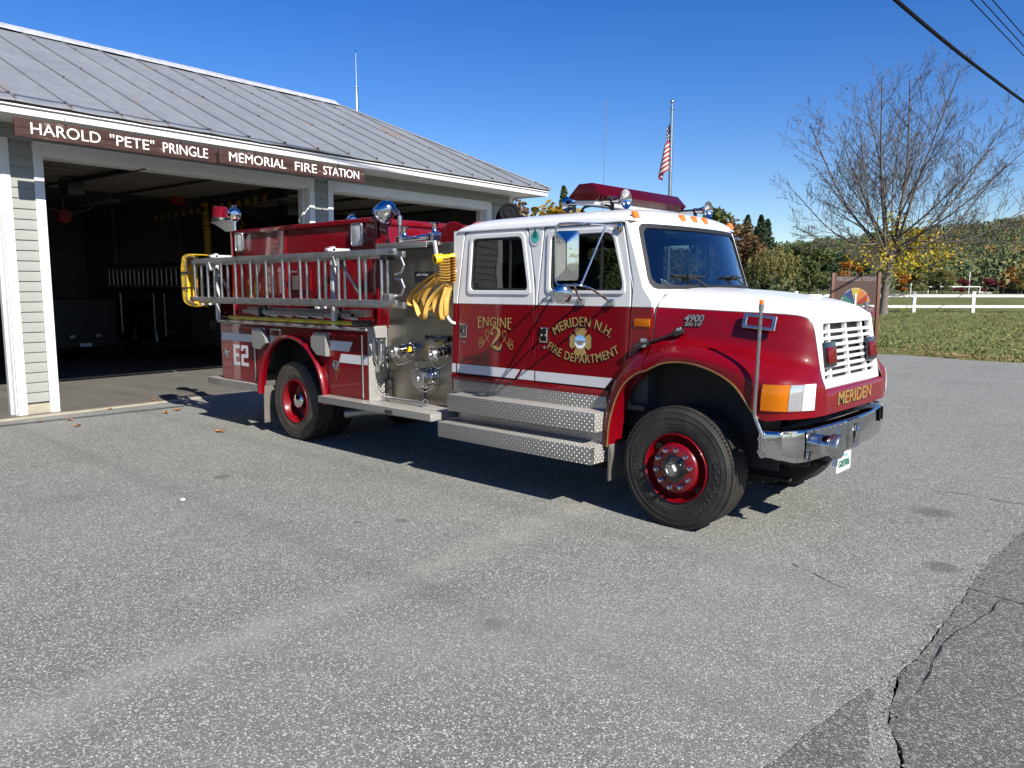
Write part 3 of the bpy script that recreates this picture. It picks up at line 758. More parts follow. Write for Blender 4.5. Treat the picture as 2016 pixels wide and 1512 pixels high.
for y in (-.90, -.215, 0, .215, .90):
    x = -.612 + .085 * (1 - (y / .95) ** 2) - .012; zc = 2.705 + .012 * (1 - y * y)
    obj('marker_light', MB().obox((x - .012, y, zc), Vector((.013, 0, -.030)), (0, .040, 0), Vector((.014, 0, .004))), MT['orange'], eng, bevel=.008)
# interior
it = MB()
it.box(-2.85, -.45, -.97, .97, .95, 1.0); it.box(-.85, -.46, -.90, .90, 1.0, 1.90)
it.box(-.80, -.42, -.86, .86, 1.88, 2.0)
for s in (-1, 1): it.box(-2.8, -.6, s * .955, s * .975, 1.0, 1.98)
obj('dashboard', it, MT['interior_grey'], eng, bevel=.02)
st = MB()
def seat(mb, x, y, wd=.5):
    mb.box(x - .25, x + .25, y - wd / 2, y + wd / 2, 1.2, 1.45); mb.obox((x - .28, y, 1.78), (.06, 0, .02), (0, wd / 2, 0), (-.06, 0, .36)); mb.obox((x - .35, y, 2.24), (.05, 0, .01), (0, .15, 0), (-.01, 0, .10))
for x, y in ((-1.15, -.5), (-1.15, .5), (-2.35, -.55), (-2.35, 0), (-2.35, .55)): seat(st, x, y)
obj('seat', st, MT['seat'], eng, bevel=.03)
obj('steering_wheel', MB().tube([(-.80 + .03 * math.cos(a), .5 + .22 * math.cos(a), 1.93 + .2 * math.sin(a)) for a in [2 * math.pi * k / 24 for k in range(24)]], .016, 8, closed=True).tube([(-.8, .5, 1.93), (-.6, .5, 1.7)], .03, 8).beam((-.8, .28, 1.93), (-.8, .72, 1.93), .03, .02), MT['black'], eng)

# ---- hood and front fenders: one lofted shell, both sides
HR = [
 [(-.345, 0, 2.065), (-.345, .46, 2.055), (-.345, .80, 1.995), (-.345, .945, 1.885), (-.345, .985, 1.74), (-.345, 1.01, 1.60), (-.345, 1.075, 1.50), (-.345, 1.155, 1.42), (-.345, 1.172, 1.325)],
 [(-.1, 0, 2.055), (-.1, .45, 2.04), (-.1, .78, 1.98), (-.1, .90, 1.87), (-.1, .94, 1.74), (-.1, .975, 1.62), (-.1, 1.08, 1.56), (-.1, 1.165, 1.495), (-.1, 1.175, 1.425)],
 [(.2, 0, 2.035), (.2, .43, 2.02), (.2, .745, 1.955), (.2, .86, 1.85), (.2, .895, 1.72), (.2, .935, 1.60), (.2, 1.07, 1.545), (.2, 1.165, 1.485), (.2, 1.175, 1.42)],
 [(.5, 0, 2.0), (.5, .42, 1.985), (.5, .705, 1.925), (.5, .805, 1.83), (.5, .845, 1.70), (.5, .885, 1.57), (.5, 1.05, 1.50), (.5, 1.158, 1.42), (.5, 1.17, 1.295)],
 [(.715, 0, 1.965), (.715, .41, 1.95), (.715, .68, 1.89), (.725, .765, 1.80), (.73, .80, 1.66), (.74, .85, 1.50), (.75, 1.01, 1.43), (.725, 1.135, 1.33), (.715, 1.15, 1.045)],
 [(.85, 0, 1.93), (.85, .40, 1.915), (.86, .645, 1.86), (.87, .715, 1.765), (.88, .745, 1.61), (.895, .79, 1.47), (.90, .93, 1.40), (.895, 1.07, 1.30), (.885, 1.09, 1.04)],
 [(.925, 0, 1.885), (.925, .40, 1.875), (.93, .605, 1.825), (.942, .66, 1.74), (.962, .68, 1.58), (.985, .70, 1.44), (1.0, .79, 1.365), (1.02, .86, 1.28), (1.02, .88, 1.045)],
 [(.945, 0, 1.84), (.945, .40, 1.838), (.945, .60, 1.80), (.955, .618, 1.73), (.98, .63, 1.58), (1.0, .645, 1.43), (1.025, .66, 1.33), (1.055, .67, 1.24), (1.06, .67, 1.045)],
]
def hood_pt(t, v):
    t = min(max(t, 0), len(HR) - 1); cols = [crom([r[k] for r in HR], t) for k in range(9)]
    return crom(cols, min(max(v, 0), 8))
hd = MB()
NU, NV = 56, 64
for s in (-1, 1):
    rows = []
    for i in range(NU + 1):
        t = (len(HR) - 1) * i / NU; cols = [crom([r[k] for r in HR], t) for k in range(9)]
        rows.append([(lambda p: Vector((p.x, s * max(0, p.y), p.z)))(crom(cols, 8 * j / NV)) for j in range(NV + 1)])
    hd.grid(rows)
    # lip turned under the arch and the lower front edge
    low = [r[-1] for r in rows]
    hd.grid([low, [Vector((p.x, p.y - s * .05, p.z + .012)) for p in low]])
hood = obj('hood', hd, MT['two_tone_hood'], eng, weld=True, ang=50)
obj('hood_scoop', MB().box(.62, .70, -.06, .06, 1.965, 1.985), MT['white'], eng, bevel=.006)
vl = MB(); rows = []
for k in range(17):
    y = -.672 + 1.344 * k / 16; x = 1.06 + .012 * (1 - (y / .67) ** 2)
    rows.append([(x - .07, y, 1.255), (x - .018, y, 1.25), (x - .002, y, 1.235), (x, y, 1.15), (x - .004, y, 1.045), (x - .06, y, 1.035)])
obj('front_valance', vl.grid(rows), MT['red'], eng, ang=50)
# rear half of the wheel arch, on the cab
AR = [(-.70, .62), (-.69, .78), (-.655, .95), (-.60, 1.10), (-.53, 1.21), (-.43, 1.295), (-.35, 1.335)]
for s in (-1, 1):
    ap = spline([(a, 0, b) for a, b in AR], 20); rows = []
    for p in ap:
        d = Vector((p.x - .02, 0, p.z - .72)).normalized()
        if d.z < 0: d.z = 0
        kk = max(0, min(1, (p.x + .50) / .15)); d = d.lerp(Vector((0, 0, 1)), kk)
        rows.append([(p.x + .02, s * .98, p.z - .005), (p.x, s * 1.168, p.z), (p.x + d.x * .03, s * 1.172, p.z + d.z * .03), (p.x + d.x * .075, s * 1.155, p.z + d.z * .09), (p.x + d.x * .125, s * 1.085, p.z + d.z * .165), (p.x + d.x * .17, s * 1.02, p.z + d.z * .26)])
    obj('wheel_arch', MB().grid(rows), MT['red'], eng, ang=60)
    lp = [Vector((p.x, s * 1.178, p.z)) for p in ap] + [Vector((q.x, s * (q.y + .006), q.z + .004)) for q in [hood_pt(7 * k / 30 * .58, 8) for k in range(1, 31)]]
    obj('arch_trim', MB().tube(lp, .008, 6), MT['gold_trim'], eng)
    obj('mudflap', MB().grid([[(-.70 + .0 * k + .015 * math.sin(k * 1.1), s * (1.16 - .30 * j), .64 - .34 * k / 5) for j in (0, 1)] for k in range(6)]).grid([[(-.685 + .015 * math.sin(k * 1.1), s * (1.16 - .30 * j), .64 - .34 * k / 5) for j in (0, 1)] for k in range(6)]).box(-.70, -.685, s * 1.155, s * 1.163, .3, .64), MT['mudflap'], eng)
# shut line between cowl and hood
obj('hood_seal', MB().tube([(-.35, -1.055 + .0, 1.36), (-.35, -1.018, 1.6), (-.35, -.992, 1.74), (-.35, -.955, 1.885), (-.35, -.82, 1.992), (-.35, -.46, 2.052), (-.35, 0, 2.062), (-.35, .46, 2.052), (-.35, .82, 1.992), (-.35, .955, 1.885), (-.35, .992, 1.74)], .006, 6), MT['gasket'], eng)
# ---- grille
gr = MB()
def gx(z): return 1.0 + (1.43 - z) * .135                # the grille leans back
def gplane(y, z, off=0): return Vector((gx(z) + off, y, z))
po = rpoly([(-.612, 1.842), (.612, 1.842), (.676, 1.238), (-.676, 1.238)], [.06, .06, .03, .03], 6)
ho = rpoly([(-.54, 1.765), (.54, 1.765), (.60, 1.315), (-.60, 1.315)], .02, 3)
t = shape_mb(po, [ho], .05, .012); gr.merge(t, lambda v: gplane(v.x, v.y, v.z - .02))
grille = obj('grille', gr, MT['white'], eng, ang=40)
g2 = MB()
for k in range(8):
    z = 1.757 - .4515 * (k + .98) / 8.0 + .010; hw = .542 + .06 * (1.765 - z) / .45
    sl = MB(); sl.prism([(-.055, .008), (.0, .016), (.008, .010), (.008, -.008), (.0, -.014), (-.05, -.004)], lambda p: Vector((gx(z) - .012 + p[0], -hw, z - .012 + p[1])), lambda p: Vector((gx(z) - .012 + p[0], hw, z - .012 + p[1])))
    obj('grille_slat', sl, MT['white'], grille)
for y in (-.40, .0, .40):
    obj('grille_bar', MB().beam(gplane(y * .93, 1.77, -.030), gplane(y * 1.05, 1.31, -.030), .035, .03, (1, 0, 0)), MT['white'], grille)
obj('radiator', MB().add([gplane(-.6, 1.8, -.07), gplane(.6, 1.8, -.07), gplane(.62, 1.29, -.07), gplane(-.62, 1.29, -.07)], [(0, 1, 2, 3)]), MT['black'], grille)
for y in (-.49, .49):
    lb = obj('grille_light', MB().obox(gplane(y, 1.52, .014), Vector((0, .12, 0)), Vector((-.013, 0, .1)), (.01, 0, .002)), MT['gloss_black'], eng, bevel=.004)
    obj('light_lens', MB().obox(gplane(y, 1.515, .030), Vector((0, .092, 0)), Vector((-.009, 0, .066)), (.012, 0, .002)), MT['red_lens'], lb, bevel=.012)
    obj('light_backing', MB().obox(gplane(y, 1.515, .026), Vector((0, .090, 0)), Vector((-.0085, 0, .061)), (.002, 0, 0)), MT['chrome'], lb)
# ---- headlights follow the corner of the fender
def hv(t, z):
    lo, hi = 5.5, 8.0
    for _ in range(30):
        m = (lo + hi) / 2
        if hood_pt(t, m).z > z: lo = m
        else: hi = m
    return hood_pt(t, (lo + hi) / 2)
def lamp_patch(t0, t1, z0, z1, off, s, n=10, dz=0):
    rows = []
    for i in range(n + 1):
        t = t0 + (t1 - t0) * i / n
        row = []
        for k in range(5):
            z = z0 + (z1 - z0) * k / 4 + dz * (i / n)
            p = hv(t, z); q = hv(min(t + .05, 7), z); d = Vector((q.x - p.x, q.y - p.y, 0)); nn = Vector((-d.y, d.x, 0)).normalized()
            if nn.x < 0 and nn.y < 0: nn = -nn
            if nn.x + nn.y < 0: nn = -nn
            row.append(Vector((p.x + nn.x * off, s * (p.y + nn.y * off), z)))
        rows.append(row)
    return rows
def closed_patch(t0, t1, z0, z1, off, s, n=10):
    a = lamp_patch(t0, t1, z0, z1, off, s, n); b = lamp_patch(t0, t1, z0, z1, -.01, s, n)
    mb = MB().grid(a)
    for A, B in ((a[0], b[0]), (a[-1], b[-1]), ([r[0] for r in a], [r[0] for r in b]), ([r[-1] for r in a], [r[-1] for r in b])): mb.grid([A, B])
    return mb
for s in (-1, 1):
    hl = obj('headlight', closed_patch(4.05, 6.15, 1.095, 1.325, .006, s, 14), MT['red'], eng, ang=50)
    obj('turn_signal', closed_patch(4.10, 5.12, 1.108, 1.312, .020, s), MT['amber_lens'], hl, ang=50)
    obj('turn_signal_reflector', closed_patch(4.12, 5.10, 1.115, 1.305, .009, s), MT['chrome'], hl, ang=50)
    obj('head_lamp_lens', closed_patch(5.14, 5.62, 1.108, 1.312, .020, s), MT['clear_lens'], hl, ang=50)
    obj('head_lamp_reflector', closed_patch(5.16, 5.6, 1.115, 1.305, .009, s), MT['chrome'], hl, ang=50)
    obj('head_lamp_bezel', closed_patch(5.62, 6.10, 1.108, 1.312, .016, s), MT['white'], hl, ang=50)
    # warning light on the side of the hood
    def sd(v, t0=3.0):
        return v
    c = Vector((.565, s * .855, 1.775)); ax = Vector((.125, -s * .018, -.012)); up = Vector((0, -s * .018, .055)); nn = ax.cross(up).normalized()
    if nn.y * s < 0: nn = -nn
    f_ = shape_mb(rpoly([(-.135, -.062), (.135, -.062), (.135, .062), (-.135, .062)], .008), [rpoly([(-.10, -.036), (.10, -.036), (.10, .036), (-.10, .036)], .012)], .03, .005)
    mb = MB(); an, un = ax.normalized(), up.normalized(); mb.merge(f_, lambda v: c + an * v.x + un * v.y + nn * (v.z + .012))
    wlt = obj('warning_light', mb, MT['alu'], eng)
    obj('light_lens', MB().obox(c + nn * .012, an * .102, un * .038, nn * .010), MT['red_lens'], wlt, bevel=.006)
    obj('light_backing', MB().obox(c - nn * .002, an * .11, un * .045, nn * .004), MT['gloss_black'], wlt)
    # marker lamp, hood latch, model badge
    ml = obj('side_marker_light', MB().box(-.53, -.37, s * (cw(1.75) - .004), s * (cw(1.75) + .014), 1.715, 1.785), MT['amber_lens'], eng, bevel=.006)
    lt = MB().beam((-.50, s * 1.065, 1.53), (-.36, s * 1.045, 1.585), .06, .055).beam((-.41, s * 1.05, 1.565), (-.12, s * 1.0, 1.675), .022, .02).beam((-.14, s * .995, 1.665), (-.06, s * .985, 1.70), .055, .06)
    latch = obj('hood_latch', lt, MT['gloss_black'], eng, bevel=.008)
    for q in (((-.43, s * 1.075, 1.60), (-.37, s * 1.07, 1.60), .02, .035), ((-.11, s * 1.0, 1.70), (-.07, s * .995, 1.71), .05, .03), ((-.41, s * 1.08, 1.545), (-.37, s * 1.08, 1.555), .02, .025)): obj('latch_clip', MB().beam(*q), MT['chrome'], latch, bevel=.004)
def on_hood_side(mb, s=-1):
    """text laid on the hood side round x=0, z=1.78"""
    out = MB(); out.merge(mb, lambda v: (lambda p: Vector((v.x, -(p.y + .006 + max(0, v.z)), v.y + 1.0 - 1.0)))(hood_y(v.x, v.y)))
    return out
def hood_y(x, z):
    t = 1.0 + (x + .1) / .3
    lo, hi = 2.5, 5.5
    for _ in range(26):
        m = (lo + hi) / 2
        if hood_pt(t, m).z > z: lo = m
        else: hi = m
    return hood_pt(t, lo)
bd = MB()
bd.merge(text_mb('4900', .085, .006, .001, .15), lambda v: v + Vector((0, 1.795, 0))); bd.merge(text_mb('300 HP', .046, .005, .0005, 0, 1.0, 1.1), lambda v: v + Vector((0, 1.745, 0)))
obj('model_badge', on_hood_side(bd), MT['dark_metal'], eng)
bk = MB(); bk.merge(text_mb('4900', .085, .003, .006, .15), lambda v: v + Vector((0, 1.795, 0))); bk.merge(text_mb('300 HP', .046, .003, .004, 0, 1.0, 1.1), lambda v: v + Vector((0, 1.745, 0)))
obj('badge_backing', on_hood_side(bk), MT['ink'], eng)

# ---- front bumper
def bpx(y): a = abs(y); return 1.07 - .05 * (a / .8) ** 2 - (.14 * max(0, (a - .85) / .3) ** 2)
bp = MB(); path = [Vector((bpx(y), y, 0)) for y in [-1.1 + 2.2 * k / 40 for k in range(41)]]
path = [Vector((.74, -1.165, 0)), Vector((.80, -1.165, 0)), Vector((.86, -1.155, 0)), Vector((.91, -1.135, 0))] + path + [Vector((.91, 1.135, 0)), Vector((.86, 1.155, 0)), Vector((.80, 1.165, 0)), Vector((.74, 1.165, 0))]
rows = []
for i, p in enumerate(path):
    a = path[max(0, i - 1)]; b = path[min(len(path) - 1, i + 1)]; d = (b - a).normalized(); n_ = Vector((d.y, -d.x, 0))
    if n_.x < 0 and abs(p.y) < 1: n_ = -n_
    e = min(1, abs(p.y) / 1.165); zb = .685 + .05 * max(0, (e - .85) / .15)
    rows.append([p - n_ * .10 + Vector((0, 0, .955)), p - n_ * .03 + Vector((0, 0, .957)), p - n_ * .006 + Vector((0, 0, .948)), p + Vector((0, 0, .925)), p + n_ * .004 + Vector((0, 0, .82)), p + Vector((0, 0, zb + .03)), p - n_ * .01 + Vector((0, 0, zb + .006)), p - n_ * .06 + Vector((0, 0, zb))])
bump = obj('bumper', MB().grid(rows), MT['chrome'], eng, ang=60)
dplate('bumper_deck', MB().box(.80, .965, -1.08, 1.08, .93, .945), bump)
rp = MB(); rows = []
for k in range(9):
    y = -.905 + .62 * k / 8; rows.append([(bpx(y) + .008, y, .945), (bpx(y) + .012, y, .82), (bpx(y) + .008, y, .70)])
rp.grid(rows); obj('riveted_plate', rp, MT['chrome'], bump)
rv = MB()
for k in range(4): rv.sphere((bpx(-.89) + .011, -.89, .73 + .063 * k), .009, 8)
for k in range(6): rv.sphere((bpx(-.84 + .1 * k) + .011, -.84 + .1 * k, .928), .009, 8)
obj('rivet', rv, MT['alu'], bump)
sc_ = Vector((1.045, -.68, .81))
obj('suction_inlet', MB().lathe([(.082, -.02), (.082, .07), (.087, .075), (.087, .085)], sc_, (1, 0, 0), 32), MT['chrome'], eng)
cp = MB().lathe([(.094, .085), (.098, .095), (.098, .145), (.092, .155), (.045, .16)], sc_, (1, 0, 0), 36)
for a in (R(80), R(260)):
    e = Vector((0, math.cos(a), math.sin(a))); cp.beam(sc_ + Vector((.12, 0, 0)) + e * .085, sc_ + Vector((.12, 0, 0)) + e * .16, .032, .03, (1, 0, 0))
obj('suction_cap', cp, MT['alu'], eng, ang=40)
wy = -.06; xw = bpx(wy)
f_ = shape_mb(rpoly([(-.095, -.125), (.095, -.125), (.095, .125), (-.095, .125)], .012), [rpoly([(-.055, -.085), (.055, -.085), (.055, .085), (-.055, .085)], .006)], .03, .005)
mb = MB(); mb.merge(f_, lambda v: Vector((xw + .012 + v.z, wy + v.x, .825 + v.y))); hk = obj('tow_hook_frame', mb, MT['alu'], bump)
obj('tow_hook_recess', MB().box(xw + .0, xw + .012, wy - .06, wy + .06, .74, .91), MT['black'], hk)
obj('tow_hook', MB().tube([(xw + .02, wy + .01, .76), (xw + .03, wy + .015, .80), (xw + .035, wy - .01, .85), (xw + .03, wy + .012, .885)], .018, 8), MT['chrome'], hk)
for y0 in (.70, .83):
    obj('bumper_slot', MB().obox((bpx(y0 + .04) + .004, y0 + .04, .885), Vector((.006, 0, 0)), Vector((-.02, .045, 0)), (0, 0, .06)), MT['black'], bump, bevel=.004)
pl = obj('licence_plate', MB().box(1.062, 1.068, -.39, -.06, .515, .685), MT['stripe'], eng, bevel=.004)
tx = MB(); tx.merge(text_mb('G05906', .082, .002, .002, 0, 1.0, .95), lambda v: Vector((1.069 + v.z, -.225 + v.x, .585 + v.y))); obj('plate_number', tx, simple('green_plate_ink', (.01, .12, .07), .5), pl)
tx = MB(); tx.merge(text_mb('New Hampshire', .022, .0015), lambda v: Vector((1.069 + v.z, -.225 + v.x, .655 + v.y))); obj('plate_caption', tx, simple('teal_plate_ink', (.05, .35, .42), .5), pl)
obj('plate_bracket', MB().box(1.03, 1.06, -.3, -.15, .65, .72), MT['black'], eng)
for s in (-1, 1):                                        # width guide poles with amber tips
    gp = obj('guide_pole', MB().tube(spline([(.775, s * 1.185, .74), (.772, s * 1.185, .9), (.76, s * 1.185, .945), (.72, s * 1.185, 1.03), (.705, s * 1.185, 1.09), (.708, s * 1.182, 1.3), (.718, s * 1.17, 1.93)], 24), .014, 8).box(.745, .80, s * 1.165, s * 1.20, .775, .80).box(.745, .80, s * 1.165, s * 1.20, .875, .90), MT['steel_pole'], eng)
    obj('pole_tip', MB().lathe([(.016, 0), (.016, .03), (.008, .034)], (.718, s * 1.17, 1.93), (0, 0, 1), 10), MT['amber_lens'], gp)
    obj('pole_collar', MB().lathe([(.020, -.045), (.020, 0)], (.718, s * 1.17, 1.93), (0, 0, 1), 10), MT['steel_pole'], gp)
mt = MB(); mt.merge(text_mb('MERIDEN', .155, .003, 0, 0, 1.0, 1.25), lambda v: Vector((1.06 + .012 * (1 - ((v.x) / .67) ** 2) + .003 + v.z, v.x - .05, 1.15 + v.y))); obj('nose_lettering', mt, MT['gold'], eng)
mt = MB(); mt.merge(text_mb('MERIDEN', .155, .001, .0015, 0, 1.0, 1.25), lambda v: Vector((1.06 + .012 * (1 - ((v.x) / .67) ** 2) + .002 + v.z, v.x - .043, 1.144 + v.y))); obj('nose_lettering_outline', mt, MT['ink'], eng)
# ---- wipers
for y0, y1 in ((-.28, -.68), (.55, .15)):
    wp = MB()
    xb = lambda y, z: wsx(y, z) + .03
    wp.tube([(-.27, y0 + .1, 2.055), (xb(y0, 2.09) + .02, y0, 2.09), (xb((y0 + y1) / 2, 2.15) + .02, (y0 + y1) / 2 + .04, 2.155)], .009, 6)
    m_ = (y0 + y1) / 2 + .02
    wp.beam((xb(m_ - .24, 2.155), m_ - .22, 2.165), (xb(m_ + .24, 2.165), m_ + .24, 2.16), .014, .03, (1, 0, .3)); wp.box(xb(m_, 2.16) - .005, xb(m_, 2.16) + .022, m_ - .05, m_ + .05, 2.145, 2.18)
    obj('wiper', wp, MT['black'], eng)
obj('inspection_sticker', MB().add([(wsx(y, z) - .004, y, z) for y, z in ((.80, 2.10), (.90, 2.10), (.885, 2.20), (.785, 2.20))], [(0, 1, 2, 3)]), simple('blue_sticker', (.01, .35, .75), .5), eng)
mt = MB(); mt.merge(text_mb('9', .07, .0005, .002), lambda v: Vector((wsx(.845, 2.15) + .012, .845 + v.x, 2.15 + v.y))); obj('sticker_number', mt, MT['ink'], eng)
obj('pass_sticker', MB().add([(wsx(y, z) - .004, y, z) for y, z in ((.80, 2.50), (.86, 2.50), (.855, 2.55), (.80, 2.55))], [(0, 1, 2, 3)]), MT['stripe'], eng)
# ---- steps below the cab
dplate('step_riser', MB().box(-2.86, -.80, -1.06, -1.03, .92, 1.055), eng, .003)
dplate('step', MB().box(-2.72, -.765, -1.285, -1.03, .75, .93), eng, .012)
dplate('step_riser', MB().box(-2.70, -.78, -1.13, -1.05, .63, .748), eng, .003)
dplate('step', MB().box(-2.80, -.755, -1.355, -1.05, .465, .632), eng, .014)
dplate('step', MB().box(-2.72, -.765, 1.03, 1.285, .75, .93), eng, .012)
dplate('step', MB().box(-2.80, -.755, 1.05, 1.355, .465, .632), eng, .014)
for k, x in enumerate([-.82]):
    obj('step_tear', MB().box(-.758, -.752, -1.352, -1.30, .475, .625), MT['alu_dull'], eng)
# ---- lettering on the doors
def flank(v, off=.004):
    return Vector((v.x, -(cw(v.y) + off + max(0, v.z)), v.y))
def arch_text(s, size, cx, cz, rad, xs=1.0, down=False, sp=1.05, bold=.002, ext=.0015):
    tm = text_mb(s, size, ext, bold, 0, sp, xs); mb = MB()
    def f(v):
        a = v.x / rad
        if down: return Vector((cx + (rad - v.y) * math.sin(a), cz + rad - (rad - v.y) * math.cos(a), v.z))
        return Vector((cx + (rad + v.y) * math.sin(a), cz - rad + (rad + v.y) * math.cos(a), v.z))
    return mb.merge(tm, f)
def decal(name, mb, m, off=.004): 
    o = MB(); o.merge(mb, lambda v: flank(v, off)); return obj(name, o, m, eng)
for (s, size, cx, cz, rad, dn) in (('MERIDEN N.H.', .126, -1.118, 1.735, .62, False), ('FIRE DEPARTMENT', .114, -1.112, 1.385, .80, True)):
    decal('door_lettering', arch_text(s, size, cx, cz, rad, .88, dn, 1.05, 0), MT['gold'], .005)
    decal('door_lettering_shadow', arch_text(s, size, cx + .005, cz - .005, rad, .88, dn, 1.05, .0015, .0006), MT['ink'], .0035)
def engine_warp(v):
    return Vector((-2.265 + v.x, 1.70 + v.y - (.55 * v.x * v.x if v.y < 0 else 0), v.z))
e1 = MB(); e1.merge(text_mb('ENGINE', .135, .0015, 0, 0, 1.05, 1.0), engine_warp); decal('door_lettering', e1, MT['gold'], .005)
def stroke(pts, w, n=40):
    """flat brush stroke of varying width along a spline, (x, z) points"""
    P = spline([(a, b, 0) for a, b in pts], n); L = []; Rr = []
    for i, p in enumerate(P):
        t = (P[min(i + 1, n)] - P[max(i - 1, 0)]).normalized(); nn = Vector((-t.y, t.x, 0)); ww = w(i / n) if callable(w) else w
        L.append(p + nn * ww); Rr.append(p - nn * ww)
    return MB().grid([L, Rr])
two = MB()
two.merge(stroke([(-.085, .075), (-.045, .055), (-.075, .10), (-.03, .145), (.035, .125), (.05, .07), (.01, .0), (-.05, -.07), (-.09, -.125)], lambda t: .008 + .016 * math.sin(math.pi * min(1, max(0, (t - .35) / .55))) + .010 * max(0, .25 - t) * 4))
two.merge(stroke([(-.095, -.125), (-.06, -.10), (-.01, -.115), (.04, -.13), (.075, -.115), (.095, -.06)], lambda t: .007 + .016 * math.sin(math.pi * t)))
q = MB(); q.merge(two, lambda v: Vector((-2.24 + v.x * .88, 1.53 + v.y * .80, 0))); decal('engine_number', q, MT['gold'], .005)
q = MB(); q.merge(two, lambda v: Vector((-2.234 + v.x * .95, 1.524 + v.y * .84, 0))); decal('engine_number_shadow', q, MT['ink'], .0035)
for sg in (-1, 1):
    sw = MB()
    for pts in ([(.05, 0), (.10, .09), (.06, .12), (.045, .07), (.09, .02)], [(.09, .02), (.15, -.05), (.19, -.06), (.20, -.02), (.16, -.02)], [(.12, -.03), (.15, .05)], [(.135, -.035), (.18, .045)], [(.15, -.04), (.205, .02)]):
        sw.merge(stroke(pts, .0035, 20))
    q = MB(); q.merge(sw, lambda v: Vector((-2.24 + sg * (v.x * .95 + .055), 1.495 + v.y, 0))); decal('scroll_ornament', q, MT['gold'], .005)
# maltese style fire badge
bx, bz = -1.132, 1.550
def cross(r):
    o = []
    for k in range(4):
        a0 = math.pi / 2 * k
        for da, rr in ((-43.5, .50), (-36, 1.0), (-18, 1.06), (0, .98), (18, 1.06), (36, 1.0), (43.5, .50)):
            a = a0 + R(da); o.append((bx + r * rr * math.cos(a), bz + r * rr * math.sin(a)))
    return o
decal('fire_badge', shape_mb(cross(.128), [], .002), MT['gold'], .005)
decal('fire_badge_outline', shape_mb(cross(.137), [], .001), MT['ink'], .003)
t = NT('painted_station_scene'); co = t.coord('Object'); x_, y_, z_ = t.sep(co)
skyc = t.ramp(t.math('MULTIPLY_ADD', z_, 7.5, -11.15), [(0, (.75, .78, .80)), (.40, (.75, .78, .80)), (.46, (.03, .12, .32)), (.62, (.30, .52, .75)), (1, (.10, .34, .72))])
MT['scene'] = t.pbr(skyc, .4)
circ = [(bx + .066 * math.cos(2 * math.pi * k / 32), bz + .066 * math.sin(2 * math.pi * k / 32)) for k in range(32)]
decal('badge_picture', shape_mb(circ, [], .0015), MT['scene'], .007)
decal('badge_house', shape_mb([(bx - .045, bz - .02), (bx - .04, bz + .0), (bx - .015, bz + .012), (bx + .035, bz + .006), (bx + .045, bz - .012), (bx + .03, bz - .015), (bx + .03, bz - .03), (bx - .03, bz - .032), (bx - .03, bz - .018)], [], .001), MT['grey_paint'], .0085)
decal('name_lettering', (lambda m: (lambda o: (o.merge(m, lambda v: v + Vector((-1.395, 1.932, 0))), o)[1])(MB()))(text_mb('DAVID A. CHELLIS', .058, .001, .0, .25, 1.0, .98)), MT['ink'])
for x0, x1 in ((-2.90, -2.84), (-2.82, -1.965), (-1.93, -1.70), (-1.685, -.80)):
    xa, xb_ = x0, x1
    decal('reflective_stripe', shape_mb([(xa, 1.135), (xb_ - (.03 if x1 == -.80 else 0), 1.135), (xb_ + (.055 if x1 == -.80 else (.075 if x1 == -1.965 else 0)), 1.232), (xa + (.075 if x0 == -1.93 else 0), 1.232)], [], .0015), MT['stripe'], .0035)
dk = MB(); dk.merge(shape_mb([(-1.725 + .075 * math.cos(2 * math.pi * k / 32), 2.548 + .085 * math.sin(2 * math.pi * k / 32)) for k in range(32)], [], .001), lambda v: v); decal('pillar_sticker', dk, MT['stripe'], .004)
dk = MB(); dk.merge(shape_mb([(-1.725 + .052 * math.cos(2 * math.pi * k / 32), 2.552 + .058 * math.sin(2 * math.pi * k / 32)) for k in range(32)], [], .001), lambda v: v); decal('sticker_disc', dk, simple('teal_sticker', (.05, .36, .33), .5), .0055)
dk = MB(); dk.merge(shape_mb([(-1.755, 2.545), (-1.695, 2.545), (-1.705, 2.57), (-1.70, 2.59), (-1.715, 2.61), (-1.715, 2.65), (-1.725, 2.665), (-1.735, 2.64), (-1.735, 2.61), (-1.75, 2.585)], [], .001), lambda v: v); decal('sticker_tree', dk, simple('dark_green_sticker', (.01, .12, .09), .5), .007)
# grab handle on the rear corner
obj('grab_handle', MB().tube(spline([(-2.85, -1.02, 2.24), (-2.86, -1.09, 2.22), (-2.90, -1.13, 2.12), (-2.91, -1.13, 1.95), (-2.90, -1.13, 1.80), (-2.86, -1.10, 1.70), (-2.85, -1.04, 1.67)], 24), .017, 8), MT['white'], eng)

